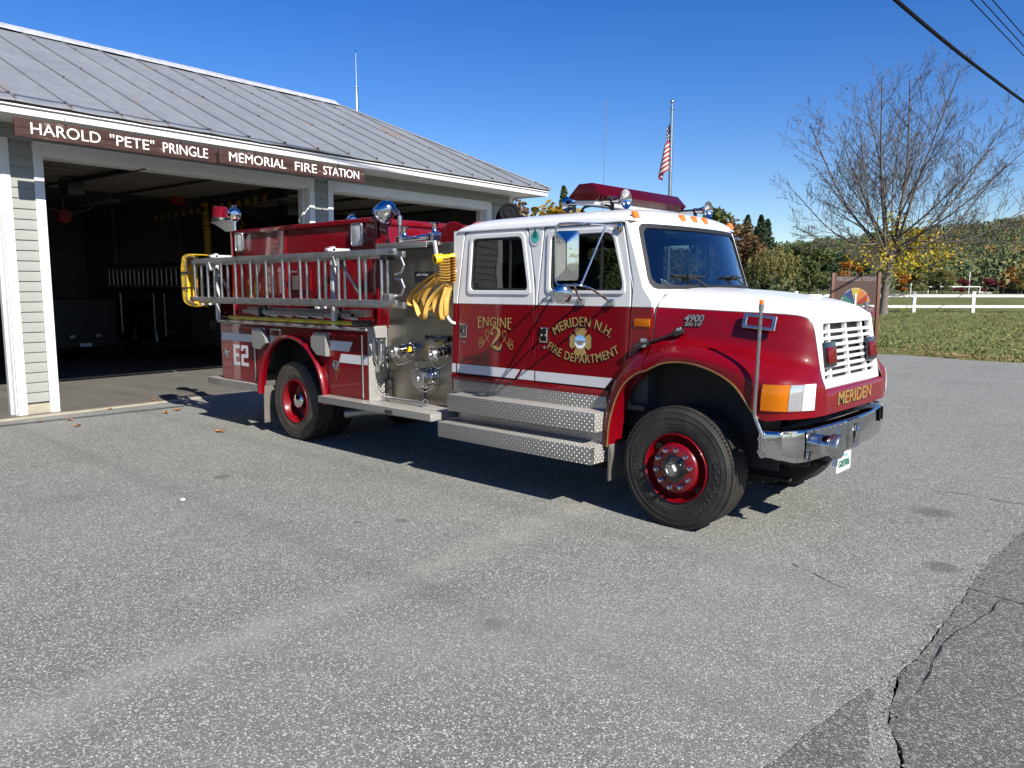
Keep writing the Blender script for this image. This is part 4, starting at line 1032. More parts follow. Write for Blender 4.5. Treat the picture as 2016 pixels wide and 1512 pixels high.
# ---- mirror
def mirror(s):
    mi = bpy.data.objects.new('mirror', None); COL.objects.link(mi); mi.parent = eng
    Y = lambda y: s * y
    c = Vector((-.925, Y(1.5), 2.335)); wx = Vector((.5, -s * .85, 0)).normalized() if False else Vector((.9, -s * .43, 0)).normalized(); up = Vector((0, 0, 1)); nn = Vector((.2, -s * .98, 0)).normalized()
    nn = Vector((wx.y, -wx.x, 0));
    if nn.y * s < 0: nn = -nn
    hw, hh, d = .103, .215, .055
    pl = rpoly([(-hw, -hh), (hw, -hh), (hw, hh), (-hw, hh)], .03, 4); ri = [(p[0] * .98, p[1] * .985) for p in pl]
    mb = MB(); n = len(pl)
    f = lambda p, o: c + wx * p[0] + up * p[1] + nn * o
    mb.add([f(p, -.012) for p in pl] + [f(p, .0) for p in pl], [(i, (i + 1) % n, n + (i + 1) % n, n + i) for i in range(n)])
    mb.add([f(p, 0) for p in ri] + [f((p[0] * .04, math.copysign(max(0, abs(p[1]) - .09), p[1])), .04) for p in ri], [(i, (i + 1) % n, n + (i + 1) % n, n + i) for i in range(n)])
    obj('mirror_back', mb, MT['chrome'], mi, ang=12)
    obj('mirror_glass', MB().add([f(p, -.0125) for p in pl], [tuple(range(n))]), MT['chrome'], mi)
    lp = spline([(-.715, Y(1.01), 2.60), (-.74, Y(1.3), 2.605), (-.80, Y(1.47), 2.605), (-.98, Y(1.51), 2.61), (-1.035, Y(1.51), 2.59), (-1.05, Y(1.51), 2.54), (-1.048, Y(1.51), 2.30), (-1.045, Y(1.51), 2.14), (-1.03, Y(1.51), 2.095), (-.98, Y(1.51), 2.078), (-.80, Y(1.5), 2.08), (-.76, Y(1.38), 2.05), (-.77, Y(1.2), 1.985), (-.785, Y(1.05), 1.93)], 70)
    obj('mirror_bracket', MB().tube(lp, .0105, 8), MT['chrome'], mi)
    obj('mirror_strut', MB().tube([(-.735, Y(1.2), 2.60), (-.80, Y(1.46), 2.085)], .0095, 8), MT['chrome'], mi)
    obj('mirror_strut', MB().tube([(-.86, Y(1.49), 2.08), (-.98, Y(1.30), 2.03), (-1.09, Y(1.12), 1.975), (-1.12, Y(1.045), 1.93)], .0105, 8), MT['chrome'], mi)
    for x, z in ((-.785, 1.93), (-1.12, 1.93), (-.715, 2.60)):
        obj('bracket_foot', MB().box(x - .03, x + .03, s * (cw(z) - .002), s * (cw(z) + .03), z - .035, z + .025), MT['chrome'], mi, bevel=.008)
    obj('convex_mirror', MB().lathe([(.02, -.03), (.06, -.022), (.082, .0), (.086, .012), (.08, .018)], (-.96, Y(1.52), 2.00), Vector((-.25, s * -.2, -.05)) if False else Vector((-.55, s * -.6, .1)), 28).tube([(-.96, Y(1.515), 2.08), (-.95, Y(1.52), 2.02)], .009, 6), MT['chrome'], mi)
mirror(-1); mirror(1)

# ---- roof light bar and air horns
hexs = [(-1.49, 2.935), (-1.365, 3.05), (-1.205, 3.05), (-1.095, 2.935), (-1.16, 2.885), (-1.44, 2.905)]
lbm = MB().prism(hexs, lambda p: Vector((p[0], -.785, p[1])), lambda p: Vector((p[0], .785, p[1])))
bar = obj('light_bar', lbm, MT['bar_lens'], eng, bevel=.006)
obj('light_bar_base', MB().prism([(-1.43, 2.90), (-1.17, 2.883), (-1.19, 2.845), (-1.41, 2.858)], lambda p: Vector((p[0], -.77, p[1])), lambda p: Vector((p[0], .77, p[1]))), MT['stripe'], bar, bevel=.006)
for y in (-.62, -.2, .28, .62):
    obj('rotator', MB().lathe([(.05, 2.905), (.05, 2.93), (.015, 2.935), (.015, 2.95)], (-1.30, y, 0), (0, 0, 1), 14).obox((-1.29, y, 2.98), (.012, .0, 0), (0, .055, 0), (0, 0, .035)).lathe([(.015, 2.95), (.015, 3.0), (.0, 3.01)], (-1.265, y, 0), (0, 0, 1), 10), MT['chrome'], bar)
for y in (-.42, .08, .48):
    obj('bar_reflector', MB().obox((-1.29, y, 2.965), Vector((.07, .09, 0)), Vector((-.002, .003, 0)), (0, 0, .05)), MT['chrome'], bar)
for y in (-.6, .6):
    obj('light_bar_foot', MB().tube(spline([(-1.48, y, 2.78), (-1.44, y, 2.845), (-1.30, y, 2.858), (-1.14, y, 2.845), (-1.09, y, 2.78)], 16), .012, 6), MT['black'], bar)
for y0, x0 in ((-.66, -.90), (.80, -.84)):
    z = 2.885
    hp = [(.018, -.68), (.019, -.45), (.022, -.2), (.030, -.1), (.050, -.04), (.078, -.008), (.092, .0), (.094, .004), (.088, .002), (.062, -.02), (.03, -.06), (.02, -.1)]
    hn = obj('air_horn', MB().lathe(hp, (x0, y0, z), (1, 0, 0), 32, cap=False), MT['chrome'], eng, ang=60)
    obj('horn_diaphragm', MB().lathe([(.03, -.66), (.06, -.672), (.075, -.70), (.075, -.715), (.04, -.735), (.02, -.74)], (x0, y0, z), (1, 0, 0), 28), MT['chrome'], hn)
    obj('horn_bracket', MB().box(x0 - .17, x0 - .14, y0 - .012, y0 + .012, 2.78, z - .015).lathe([(.032, -.012), (.032, .012)], (x0 - .155, y0, z), (1, 0, 0), 14), MT['black'], hn)
    obj('horn_bracket', MB().box(x0 - .63, x0 - .60, y0 - .01, y0 + .01, 2.77, z - .015), MT['chrome'], hn)
obj('air_intake', MB().lathe([(.115, -.20), (.125, -.19), (.125, .04), (.118, .05), (.095, .05), (.09, .035), (.07, .035), (.066, .05), (.035, .05), (.03, .04), (.0, .04)], (-3.06, .05, 2.93), (.75, -.55, .2), 32), MT['matte_black'], eng)
obj('intake_stack', MB().tube([(-3.14, .11, 2.92), (-3.16, .12, 2.0)], .09, 14), MT['black'], eng)
obj('radio_antenna', MB().tube([(-1.72, .10, 2.80), (-1.70, .10, 4.05)], .0035, 5), MT['alu_dull'], eng)

# ---- pump panel
pz0, pz1 = .72, 2.56
pump = obj('pump_panel', MB().box(-4.155, -2.955, -.935, -.90, pz0, pz1), MT['stainless'], eng)
obj('pump_house', MB().box(-4.15, -2.96, -.895, .93, .75, 2.50), MT['chassis'], eng)
obj('panel_seam', MB().box(-3.86, -2.965, -.9385, -.936, 1.720, 1.726), MT['black'], pump)
obj('access_panel', MB().box(-3.80, -2.985, -.941, -.936, 1.73, 1.99), MT['stainless'], pump, bevel=.002)
for (cx, cz, r) in ((-3.42, 1.02, .20), (-3.14, 1.34, .11), (-3.70, 1.33, .12)):
    obj('panel_ring', MB().lathe([(r, 0), (r + .003, .003), (r + .006, 0)], (cx, -.935, cz), (0, -1, 0), 40, cap=False), MT['black'], pump)
def cap_fit(cx, cz, r, L, d, yellow=False):
    d = Vector(d).normalized(); o = Vector((cx, -.93, cz))
    f = obj('discharge_outlet' if r < .1 else 'intake_port', MB().lathe([(r * 1.18, 0), (r * 1.18, .03), (r, .035), (r, L * .45), (r * 1.1, L * .47), (r * 1.1, L * .60), (r * .96, L * .62), (r * .96, L)], o, d, 32), MT['chrome'], pump, ang=35)
    c = MB().lathe([(r * 1.05, L), (r * 1.14, L + .01), (r * 1.14, L + .07), (r * 1.05, L + .08), (r * .4, L + .085), (r * .35, L + .10), (0, L + .10)], o, d, 36)
    e1 = d.cross(Vector((0, 0, 1))).normalized(); e2 = e1.cross(d)
    for sg in (-1, 1):
        v = (e1 * .8 + e2 * .6) * sg; c.beam(o + d * (L + .04) + v * r * 1.1, o + d * (L + .05) + v * r * 1.5, .03, .03, d)
    obj('outlet_cap', c, MT['alu'], f, ang=35)
    ch = MB(); st = o + d * (L + .09)
    P = [st + Vector((0, -.005, 0)), st + Vector((.03, .03, -.12)), st + Vector((.06, .09, -.15)), o + Vector((.10, -.02, -.10))]
    ch.tube(spline([tuple(p) for p in P], 14), .005, 5); obj('cap_chain', ch, MT['alu'], f)
    if yellow: obj('valve_tag', MB().box(o.x + .07, o.x + .11, o.y - .17, o.y - .12, o.z - .02, o.z + .04), MT['yellow_vinyl'], f, bevel=.008)
cap_fit(-3.68, 1.34, .066, .22, (-.10, -1, -.05), True)
cap_fit(-3.10, 1.345, .060, .13, (-.25, -1, -.15))
cap_fit(-3.385, 1.03, .103, .11, (-.08, -1, -.03))
hd_ = MB().tube([(-3.30, -.985, 1.49), (-3.02, -.985, 1.495)], .026, 12)
hd_.lathe([(.006, -.07), (.036, -.05), (.03, -.03), (.012, .0), (.012, .06)], (-3.33, -.985, 1.49), (1, 0, 0), 6)
pull = obj('control_handle', hd_, MT['gloss_black'], pump)
obj('handle_post', MB().box(-3.24, -3.22, -.985, -.935, 1.45, 1.48), MT['black'], pull); obj('handle_post', MB().box(-3.06, -3.04, -.985, -.935, 1.45, 1.48), MT['black'], pull)
obj('valve_tag', MB().box(-3.16, -3.13, -.96, -.945, 1.425, 1.45), MT['yellow_vinyl'], pull)
obj('drain_valve', MB().box(-3.61, -3.57, -.965, -.936, 1.14, 1.21).tube([(-3.59, -.97, 1.20), (-3.55, -1.0, 1.24)], .012, 6), MT['alu'], pump)
obj('hose_hook', MB().box(-3.475, -3.465, -.955, -.936, .74, .93).box(-3.52, -3.45, -.985, -.936, .735, .76), MT['black'], pump)
obj('warning_plate', MB().box(-3.63, -3.30, -.9425, -.9365, 2.12, 2.24), MT['ink'], pump)
tx = MB(); tx.merge(text_mb('Tank To Pump', .035, .001), lambda v: Vector((-3.50 + v.x, -.943 - max(0, v.z), 2.205 + v.y))); obj('plate_lettering', tx, MT['stripe'], pump)
for x, z in [(-4.12, 2.5), (-4.12, 1.6), (-4.12, .8), (-3.0, 1.62), (-3.0, 1.1), (-3.5, 1.6), (-3.0, 2.5)]:
    obj('panel_bolt', MB().lathe([(.011, 0), (.011, .005), (.006, .008)], (x, -.935, z), (0, -1, 0), 8), MT['alu'], pump)
obj('panel_trim', MB().box(-2.955, -2.915, -.97, -.90, .75, 2.30), MT['red'], eng)
# shelf, rollers, spotlight over the panel
shelf = dplate('hose_shelf', MB().box(-4.08, -3.20, -1.12, -.93, 2.53, 2.565).box(-4.10, -3.20, -1.135, -1.12, 2.50, 2.567), eng, .006)
obj('shelf_bracket', MB().beam((-3.22, -1.12, 2.56), (-3.08, -1.12, 2.56), .01, .012, (0, 0, 1)).beam((-3.08, -1.12, 2.565), (-3.06, -1.1, 2.36), .03, .03, (1, 0, 0)), MT['stripe'], shelf)
fr = obj('hose_roller', MB().tube([(-3.72, -1.06, 2.60), (-3.12, -1.06, 2.62)], .032, 14).box(-3.75, -3.68, -1.11, -.98, 2.565, 2.64).box(-3.19, -3.12, -1.11, -.98, 2.565, 2.66), MT['chrome'], eng, bevel=.006)
for x, z in ((-3.66, 2.63), (-3.14, 2.65)):
    obj('roller_horn', MB().lathe([(.045, 0), (.035, .02), (.024, .05), (.026, .08), (.045, .105), (.056, .115), (.05, .12)], (x, -1.06, z), (0, 0, 1), 20), MT['chrome'], fr)
sp = obj('spotlight_post', MB().tube([(-3.79, -1.02, 2.60), (-3.785, -1.02, 2.86)], .018, 10).lathe([(.028, .78), (.028, .88)], (-3.787, -1.02, 2.0), (0, 0, 1), 12).tube([(-3.785, -1.02, 2.87), (-3.80, -1.02, 2.93), (-3.86, -1.02, 2.97), (-3.90, -1.02, 2.94), (-3.86, -1.02, 2.90), (-3.80, -1.02, 2.92)], .010, 6), MT['alu'], eng)
c = Vector((-4.05, -1.0, 2.965)); ax = Vector((-.80, -.15, -.58)).normalized()
obj('spotlight', MB().lathe([(.0, -.115), (.05, -.105), (.09, -.07), (.115, -.01), (.122, .05), (.118, .085), (.125, .09), (.125, .105), (.11, .11), (.0, .118)], c, ax, 32).tube([tuple(c + Vector((.0, 0, .11))), tuple(c + Vector((.02, 0, .16)))], .012, 6).tube([tuple(c - ax * .10), (-3.86, -1.02, 2.93)], .022, 8), MT['chrome'], sp, ang=30)
reel = MB()
for k in range(4):
    rr = .17 + .035 * k
    reel.tube([(-3.30 - .045 * 0 + rr * math.cos(a), -.2 + .7 * 0, 2.55 + rr * math.sin(a)) for a in [2 * math.pi * j / 28 for j in range(28)]], .02, 6, closed=True)
for k in range(9):
    reel.tube([(-3.30 + .22 * math.cos(a), -.62 + .055 * k, 2.50 + .22 * math.sin(a)) for a in [2 * math.pi * j / 28 for j in range(28)]], .026, 6, closed=True)
obj('booster_hose', reel, MT['hose_pink'], eng)
for y in (-.66, -.10):
    obj('hose_reel_flange', MB().lathe([(.02, -.01), (.30, -.01), (.31, 0), (.30, .01), (.02, .01)], (-3.28, y, 2.50), (0, 1, 0), 32), MT['red'], eng)
obj('crosslay_wall', MB().box(-3.02, -2.96, -.93, -.3, 1.95, 2.55), MT['red'], eng)
obj('crosslay_floor', MB().box(-4.1, -3.0, -.92, .92, 2.50, 2.515), MT['black'], eng)

# ---- running boards
rb = dplate('running_board', MB().box(-4.98, -2.86, -1.405, -1.19, .625, .71).box(-4.16, -2.86, -1.19, -.90, .63, .712), eng, .008)
obj('board_lamp', MB().box(-3.63, -3.50, -1.415, -1.405, .635, .68), MT['chassis'], rb, bevel=.008)
obj('suction_strainer', MB().tube([(-4.03, -1.12, .755), (-3.28, -1.12, .755)], .022, 10), MT['alu'], eng)
for x in (-3.97, -3.27):
    obj('strainer_clip', MB().tube([(x, -1.16, .715), (x, -1.16, .78), (x, -1.12, .80), (x, -1.08, .78), (x, -1.08, .715)], .010, 6), MT['alu_dull'], eng)
dplate('running_board', MB().box(-8.06, -6.62, -1.30, -1.19, .60, .70).box(-8.12, -7.70, -1.2999, 1.30, .605, .702), eng, .008)

# ---- lower body with wheel arches
acx, acz, ar_ = -5.82, .60, .80
arch = [(acx - ar_ * math.cos(a) * .985, acz + ar_ * math.sin(a)) for a in [math.pi * k / 30 for k in range(31)]]
for s in (-1, 1):
    out = [(-7.78, .68), (-7.78, 1.535), (-4.175, 1.535), (-4.175, .68)] + [(x, max(z, .68)) for x, z in reversed(arch)]
    t = shape_mb(out, [], .04, .003); mb = MB(); mb.merge(t, lambda v: Vector((v.x, s * (1.205 + v.z), v.y)))
    side = obj('body_side', mb, MT['red'], eng, ang=30)
    obj('fender_ring', MB().tube([Vector((acx - (ar_ + .01) * math.cos(a) * .985, s * 1.255, acz + (ar_ + .01) * math.sin(a))) for a in [math.pi * (-.01 + 1.02 * k / 40) for k in range(41)]], .042, 10, flat=(1.25, .8)), MT['red'], side)
    for x0, x1, hx, cx in ((-7.725, -6.80, -6.785, -7.59), (-4.965, -4.285, -4.265, -4.81)):
        d = MB(); d.merge(shape_mb(rpoly([(x0, .715), (x1, .715), (x1, 1.495), (x0, 1.495)], .015, 3), [], .016, .004), lambda v: Vector((v.x, s * (1.231 + v.z), v.y)))
        dd = obj('compartment_door', d, MT['red'], eng, ang=30)
        obj('door_hinge', MB().tube([(hx, s * 1.236, .73), (hx, s * 1.236, 1.49)], .011, 8), MT['alu'], dd)
        obj('door_latch', MB().lathe([(.062, 0), (.062, .008), (.052, .012), (.046, .004), (.0, .004)], (cx, s * 1.239, 1.10), (0, s, 0), 28, cap=False), MT['chrome'], dd)
        obj('latch_ring', MB().lathe([(.040, .006), (.040, .012), (.022, .014), (.022, .008)], (cx + .004, s * 1.239, 1.10), (0, s, 0), 20, cap=False).box(cx - .03, cx + .03, s * 1.244, s * 1.254, 1.085, 1.10), MT['alu'], dd)
        if s < 0:
            g = MB()
            for sg in (-1, 1):
                g.merge(stroke([(cx + sg * .07, 1.07), (cx + sg * .06, 1.03), (cx + sg * .005, 1.01), (cx - sg * .002, .965), (cx + sg * .018, .99)], .003, 20))
            g.merge(stroke([(cx, 1.0), (cx, .92)], lambda t: .002 + .006 * math.sin(math.pi * t), 12))
            q = MB(); q.merge(g, lambda v: Vector((v.x, -1.2405, v.y))); obj('gold_scroll', q, MT['gold'], dd)
    obj('mudflap', MB().prism([(-6.665, .67), (-6.665, .14), (-6.655, .14), (-6.655, .67)], lambda p: Vector((p[0] - .02 * (.67 - p[1]), s * 1.19, p[1])), lambda p: Vector((p[0] - .02 * (.67 - p[1]), s * .80, p[1]))), MT['mudflap'], eng)
def bodydec(name, pl, m, off=.0405 + 1.20, dep=.0012):
    t = shape_mb(pl, [], dep); mb = MB(); mb.merge(t, lambda v: Vector((v.x, -(off + v.z), v.y))); return obj(name, mb, m, eng)
bodydec('reflective_stripe', [(-7.72, 1.285), (-6.80, 1.285), (-6.80, 1.395), (-7.72, 1.395)], MT['stripe'])
bodydec('reflective_stripe', [(-6.55, 1.29), (-6.26, 1.29), (-6.12, 1.395), (-6.55, 1.395)], MT['stripe'], 1.2265)
bodydec('reflective_stripe', [(-4.955, 1.28), (-4.53, 1.28), (-4.45, 1.40), (-4.955, 1.40)], MT['stripe'])
bodydec('reflective_stripe', [(-4.745, 1.135), (-4.29, 1.135), (-4.29, 1.245), (-4.69, 1.245)], MT['stripe'])
bodydec('reflective_stripe', [(-4.255, 1.135), (-4.178, 1.135), (-4.178, 1.245), (-4.255, 1.245)], MT['stripe'], 1.2265)
def blk(cx, rows, w, h):
    mb = MB()
    for pl in rows: mb.merge(shape_mb([(cx + x * w, .93 + y * h) for x, y in pl], [], .0012))
    return mb
E_ = [(0, 0), (.88, 0), (.88, .17), (.30, .17), (.30, .42), (.78, .42), (.78, .58), (.30, .58), (.30, .83), (.88, .83), (.88, 1), (0, 1)]
Tw = [(0, 0), (1, 0), (1, .17), (.32, .17), (.32, .40), (.90, .40), (1, .48), (1, .92), (.90, 1), (.10, 1), (0, .92), (0, .72), (.30, .72), (.30, .84), (.68, .84), (.68, .57), (.10, .57), (0, .49)]
for cx, L, w in ((-7.385, E_, .205), (-7.165, Tw, .205)):
    mb = MB(); mb.merge(blk(cx, [L], w, .30), lambda v: Vector((v.x, -1.2412 - max(0, v.z), v.y))); obj('unit_number', mb, MT['stripe'], eng)
def cover(pl):
    t = shape_mb(pl, [], .07, .008); mb = MB(); mb.merge(t, lambda v: Vector((v.x, -(1.272 + v.z), v.y))); return obj('lamp_cover', mb, MT['grey_paint'], eng, ang=30)
cover([(-6.73, 1.50), (-6.50, 1.50), (-6.37, 1.36), (-6.37, 1.30), (-6.52, 1.205), (-6.66, 1.205), (-6.73, 1.24)])
cover([(-5.26, 1.43), (-5.18, 1.495), (-4.93, 1.495), (-4.93, 1.20), (-5.13, 1.205), (-5.26, 1.30)])
f_ = shape_mb(rpoly([(-6.345, 1.38), (-6.085, 1.38), (-6.085, 1.50), (-6.345, 1.50)], .01), [rpoly([(-6.315, 1.405), (-6.115, 1.405), (-6.115, 1.475), (-6.315, 1.475)], .01)], .02, .004)
mb = MB(); mb.merge(f_, lambda v: Vector((v.x, -(1.235 + v.z), v.y))); bl = obj('side_lamp', mb, MT['alu'], eng)
obj('light_lens', MB().box(-6.31, -6.12, -1.248, -1.228, 1.407, 1.473), MT['red_lens'], bl, bevel=.005)
dplate('body_deck', MB().box(-7.82, -4.17, -1.262, -.955, 1.54, 1.575), eng, .01); dplate('body_deck', MB().box(-7.82, -4.17, .955, 1.262, 1.54, 1.575), eng, .01)
dplate('body_corner_plate', MB().box(-4.175, -4.155, -1.225, -.94, .68, 1.60), eng, .002)
obj('body_rear', MB().box(-7.79, -7.76, -1.18, 1.18, .68, 1.535), MT['alu'], eng)
obj('nozzle_holder', MB().tube([(-4.13, -1.18, 1.44), (-4.10, -1.18, 1.45), (-4.09, -1.02, 1.45)], .014, 6).tube([(-4.12, -1.17, 1.44), (-4.11, -1.17, 1.22), (-4.10, -1.12, 1.10)], .014, 6).tube([(-4.12, -1.09, 1.45), (-4.11, -1.10, 1.18)], .014, 6).tube([(-4.12, -1.01, 1.45), (-4.11, -1.04, 1.18), (-4.10, -1.10, 1.12)], .014, 6).box(-4.15, -4.06, -1.14, -1.06, 1.05, 1.12), MT['alu'], eng)
obj('pump_rack', MB().box(-4.14, -4.08, -1.0, -.94, .72, .95), MT['chassis'], eng)
# ---- hose bed
hb = MB()
for s in (-1, 1):
    hb.box(-7.78, -4.13, s * .95, s * .92, 1.575, 2.90)
hb.box(-4.16, -4.13, -.92, .92, 1.9, 2.87); hb.box(-7.7, -4.2, -.9, .9, 1.7, 2.45)
hosebed = obj('hose_bed', hb, MT['red'], eng, bevel=.008)
for s in (-1, 1):
    obj('hose_bed_rail', MB().box(-7.80, -4.11, s * .915, s * .985, 2.845, 2.905), MT['red'], hosebed, bevel=.01)
    for x in (-6.35, -4.30): obj('hose_bed_post', MB().box(x - .03, x + .03, s * .952, s * .972, 1.58, 2.84), MT['red'], hosebed, bevel=.006)
obj('hose_bed_rail', MB().box(-4.175, -4.105, -.914, .914, 2.80, 2.872), MT['red'], hosebed, bevel=.01)
obj('rear_panel', MB().box(-7.83, -7.785, -.98, -.78, 1.55, 2.9), MT['red'], hosebed)
for x, z in ((-7.56, 2.73), (-4.66, 2.71)):
    w_, h_ = .115, .14
    f_ = shape_mb(rpoly([(x - w_, z - h_), (x + w_, z - h_), (x + w_, z + h_), (x - w_, z + h_)], .035, 5), [rpoly([(x - w_ + .014, z - h_ + .014), (x + w_ - .014, z - h_ + .014), (x + w_ - .014, z + h_ - .014), (x - w_ + .014, z + h_ - .014)], .03, 5)], .05, .008)
    mb = MB(); mb.merge(f_, lambda v: Vector((v.x, -(.975 + v.z), v.y))); fl = obj('scene_light', mb, MT['alu'], eng)
    obj('light_lens', MB().box(x - w_ + .012, x + w_ - .012, -.99, -.962, z - h_ + .012, z + h_ - .012), MT['lamp_glass'], fl, bevel=.02)
# warning beacon and rear spotlight on the hose bed corner
bk = obj('beacon_bracket', MB().prism([(-7.72, 2.90), (-7.72, 3.04), (-8.33, 3.06), (-8.33, 3.04), (-7.95, 2.90)], lambda p: Vector((p[0], -.985, p[1])), lambda p: Vector((p[0], -.96, p[1]))).box(-8.33, -7.8, -1.03, -.87, 3.045, 3.06), MT['alu'], eng)
obj('beacon_base', MB().lathe([(.13, 3.06), (.135, 3.09), (.12, 3.12)], (-8.17, -.95, 0), (0, 0, 1), 28), MT['black'], bk)
obj('beacon_dome', MB().lathe([(.122, 3.12), (.118, 3.2), (.108, 3.27), (.09, 3.285), (0, 3.29)], (-8.17, -.95, 0), (0, 0, 1), 28), MT['red_lens'], bk)
obj('beacon_rotator', MB().obox((-8.17, -.95, 3.19), (.01, .0, 0), (0, .06, 0), (0, 0, .05)), MT['chrome'], bk)
def rear_spot(x, y, z, r):
    s_ = obj('rear_spotlight', MB().lathe([(.0, -r), (r * .6, -r * .85), (r * .95, -r * .4), (r, .0), (r * .98, r * .5), (r * 1.04, r * .55), (r * 1.04, r * .7), (0, r * .75)], (x, y, z), (-.7, .3, .1), 24).tube([(x, y, z - r * .9), (x, y, z - r * 2.4)], .02, 8).tube([(x - .06, y, z + r), (x - .05, y, z + r * 1.3), (x + .05, y, z + r * 1.3), (x + .06, y, z + r)], .008, 5), MT['chrome'], eng, ang=30)
rear_spot(-7.80, -.92, 3.15, .10); rear_spot(-7.37, .92, 3.155, .085)
for x in (-7.86, -4.86):                                 # ladder brackets
    obj('ladder_bracket', MB().box(x - .035, x + .035, -1.235, -1.19, 1.58, 2.56).box(x - .05, x + .02, -1.46, -1.19, 1.80, 1.825).box(x - .035, x + .035, -1.30, -.95, 2.50, 2.54), MT['stripe'], eng, bevel=.006)
obj('hinge_plate', MB().box(-6.10, -5.72, -.975, -.953, 2.02, 2.30), MT['red'], hosebed); obj('hinge_latch', MB().box(-6.13, -6.03, -1.0, -.975, 2.03, 2.22).tube([(-6.12, -1.02, 2.27), (-5.98, -1.02, 2.27)], .014, 6), MT['alu'], hosebed)

# ================================================================== things carried on the engine
def ladder(name, label, y, x0, x1, z0, z1, rungs):
    L = thing(name, label, 'ladder', (x0, y, z0), 0, 'ladders hung on the side of the red fire engine')
    f = lambda mb: (lambda o: (o.merge(mb, lambda v: v - Vector((x0, y, z0))), o)[1])(MB())
    for z in (z0, z1):
        obj('rail', f(MB().box(x0, x1, y - .026, y + .026, z - .036, z + .036)), MT['alu_dull'], L, bevel=.010)
    for x in rungs: obj('rung', f(MB().tube([(x, y, z0 + .03), (x, y, z1 - .03)], .0205, 12)), MT['alu'], L)
    return L, f
fx = [-8.11 + .408 * k for k in range(12)]; bxs = [-8.16 + .408 * k for k in range(12)]
L1, f1 = ladder('extension_ladder', 'outer aluminium ladder hung on the side of the red fire engine', -1.425, -8.27, -3.36, 1.885, 2.445, fx)
L2, f2 = ladder('roof_ladder', 'inner aluminium ladder half hidden behind the outer ladder on the fire engine', -1.30, -8.20, -3.38, 1.86, 2.42, bxs)
obj('ladder_foot', f1(MB().lathe([(.045, -.012), (.045, .012)], (-3.40, -1.425, 2.465), (0, 0, 1), 16)), MT['alu'], L1); obj('ladder_foot', f1(MB().lathe([(.045, -.012), (.045, .012)], (-3.42, -1.425, 1.862), (0, 0, 1), 16)), MT['gold_trim'], L1)
for z in (2.30, 2.06): obj('roof_hook', f1(MB().tube([(-3.46, -1.36, z + .10), (-3.36, -1.36, z + .08), (-3.31, -1.36, z), (-3.36, -1.36, z - .08), (-3.46, -1.36, z - .10)], .016, 8)), MT['alu'], L1)
obj('rail_cap', f1(MB().box(-3.62, -3.50, -1.45, -1.34, 2.36, 2.43)), MT['black'], L1, bevel=.01); obj('rail_cap', f1(MB().box(-3.58, -3.46, -1.45, -1.34, 1.92, 1.99)), MT['alu_dull'], L1, bevel=.01)
for x in (-7.62, -4.52): obj('ladder_lock', f1(MB().beam((x, -1.44, 2.42), (x + .05, -1.44, 2.30), .04, .05).beam((x + .05, -1.36, 2.34), (x + .32, -1.30, 1.98), .02, .035)), MT['alu_dull'], L1, bevel=.006)
cvm = MB(); rows = []
prof = [(-7.97, 2.535), (-8.12, 2.555), (-8.28, 2.545), (-8.37, 2.51), (-8.41, 2.38), (-8.42, 2.17), (-8.42, 2.0), (-8.40, 1.86), (-8.26, 1.80), (-8.05, 1.775), (-7.93, 1.775)]
pp = spline([(a, b, 0) for a, b in prof], 40)
for j, y in enumerate((-1.49, -1.475, -1.36, -1.25, -1.235)):
    rows.append([Vector((p.x - (.0 if 0 < j < 4 else -.0) - .012 * math.sin(9 * p.y + j), y, p.y)) for p in pp])
cvr = MB().grid(rows); rows2 = []
for j, y in enumerate((-1.49, -1.235)): rows2.append([Vector((p.x + .155 * min(1, max(0, (-7.93 - p.x) / .5)), y, 2.165 + (p.y - 2.165) * .90)) for p in pp])
cvr.grid([rows[0], rows2[0]])
cov = obj('ladder_cover', cvr, MT['yellow_vinyl'], None, ang=60); tag(cov, 'yellow vinyl cover wrapped round the rear end of the ladders', 'cover')
for z in (2.28, 2.05): obj('strap', MB().box(-8.42, -8.05, -1.502, -1.495, z - .012, z + .014), MT['black'], cov)
obj('cover_binding', MB().tube([r for r in rows2[0]], .012, 6), MT['mudflap'], cov)
# pike pole, attic ladder on the deck
pk = obj('pike_pole', MB().tube([(-7.50, -1.215, 1.625), (-4.42, -1.215, 1.625)], .027, 12), MT['yellow_paint'], None); tag(pk, 'long yellow pike pole lying along the side deck of the fire engine', 'pole')
obj('pole_grip', MB().tube([(-4.44, -1.215, 1.627), (-4.12, -1.215, 1.632)], .040, 12), MT['black'], pk); obj('pole_hook', MB().tube([(-7.50, -1.215, 1.625), (-7.72, -1.215, 1.63), (-7.62, -1.215, 1.70)], .016, 6), MT['black'], pk)
al = thing('attic_ladder', 'folded grey attic ladder lying on the deck under the hung ladders', 'ladder', (-7.3, -1.1, 1.6))
g = lambda mb: (lambda o: (o.merge(mb, lambda v: v - Vector((-7.3, -1.1, 1.6))), o)[1])(MB())
for y, z in ((-1.13, 1.72), (-1.05, 1.76)): obj('rail', g(MB().box(-7.25, -4.52, y - .02, y + .02, z - .035, z + .02)), MT['alu_dull'], al, bevel=.006)
for k in range(7): obj('rung', g(MB().beam((-7.0 + .37 * k, -1.14, 1.70), (-6.8 + .37 * k, -1.05, 1.66), .03, .03)), MT['alu'], al)
for x in (-6.75, -4.95): obj('clamp', g(MB().box(x - .03, x + .03, -1.16, -1.02, 1.60, 1.80)), MT['chassis'], al)
obj('end_plate', g(MB().box(-4.60, -4.33, -1.15, -1.03, 1.70, 1.79)), MT['alu'], al)
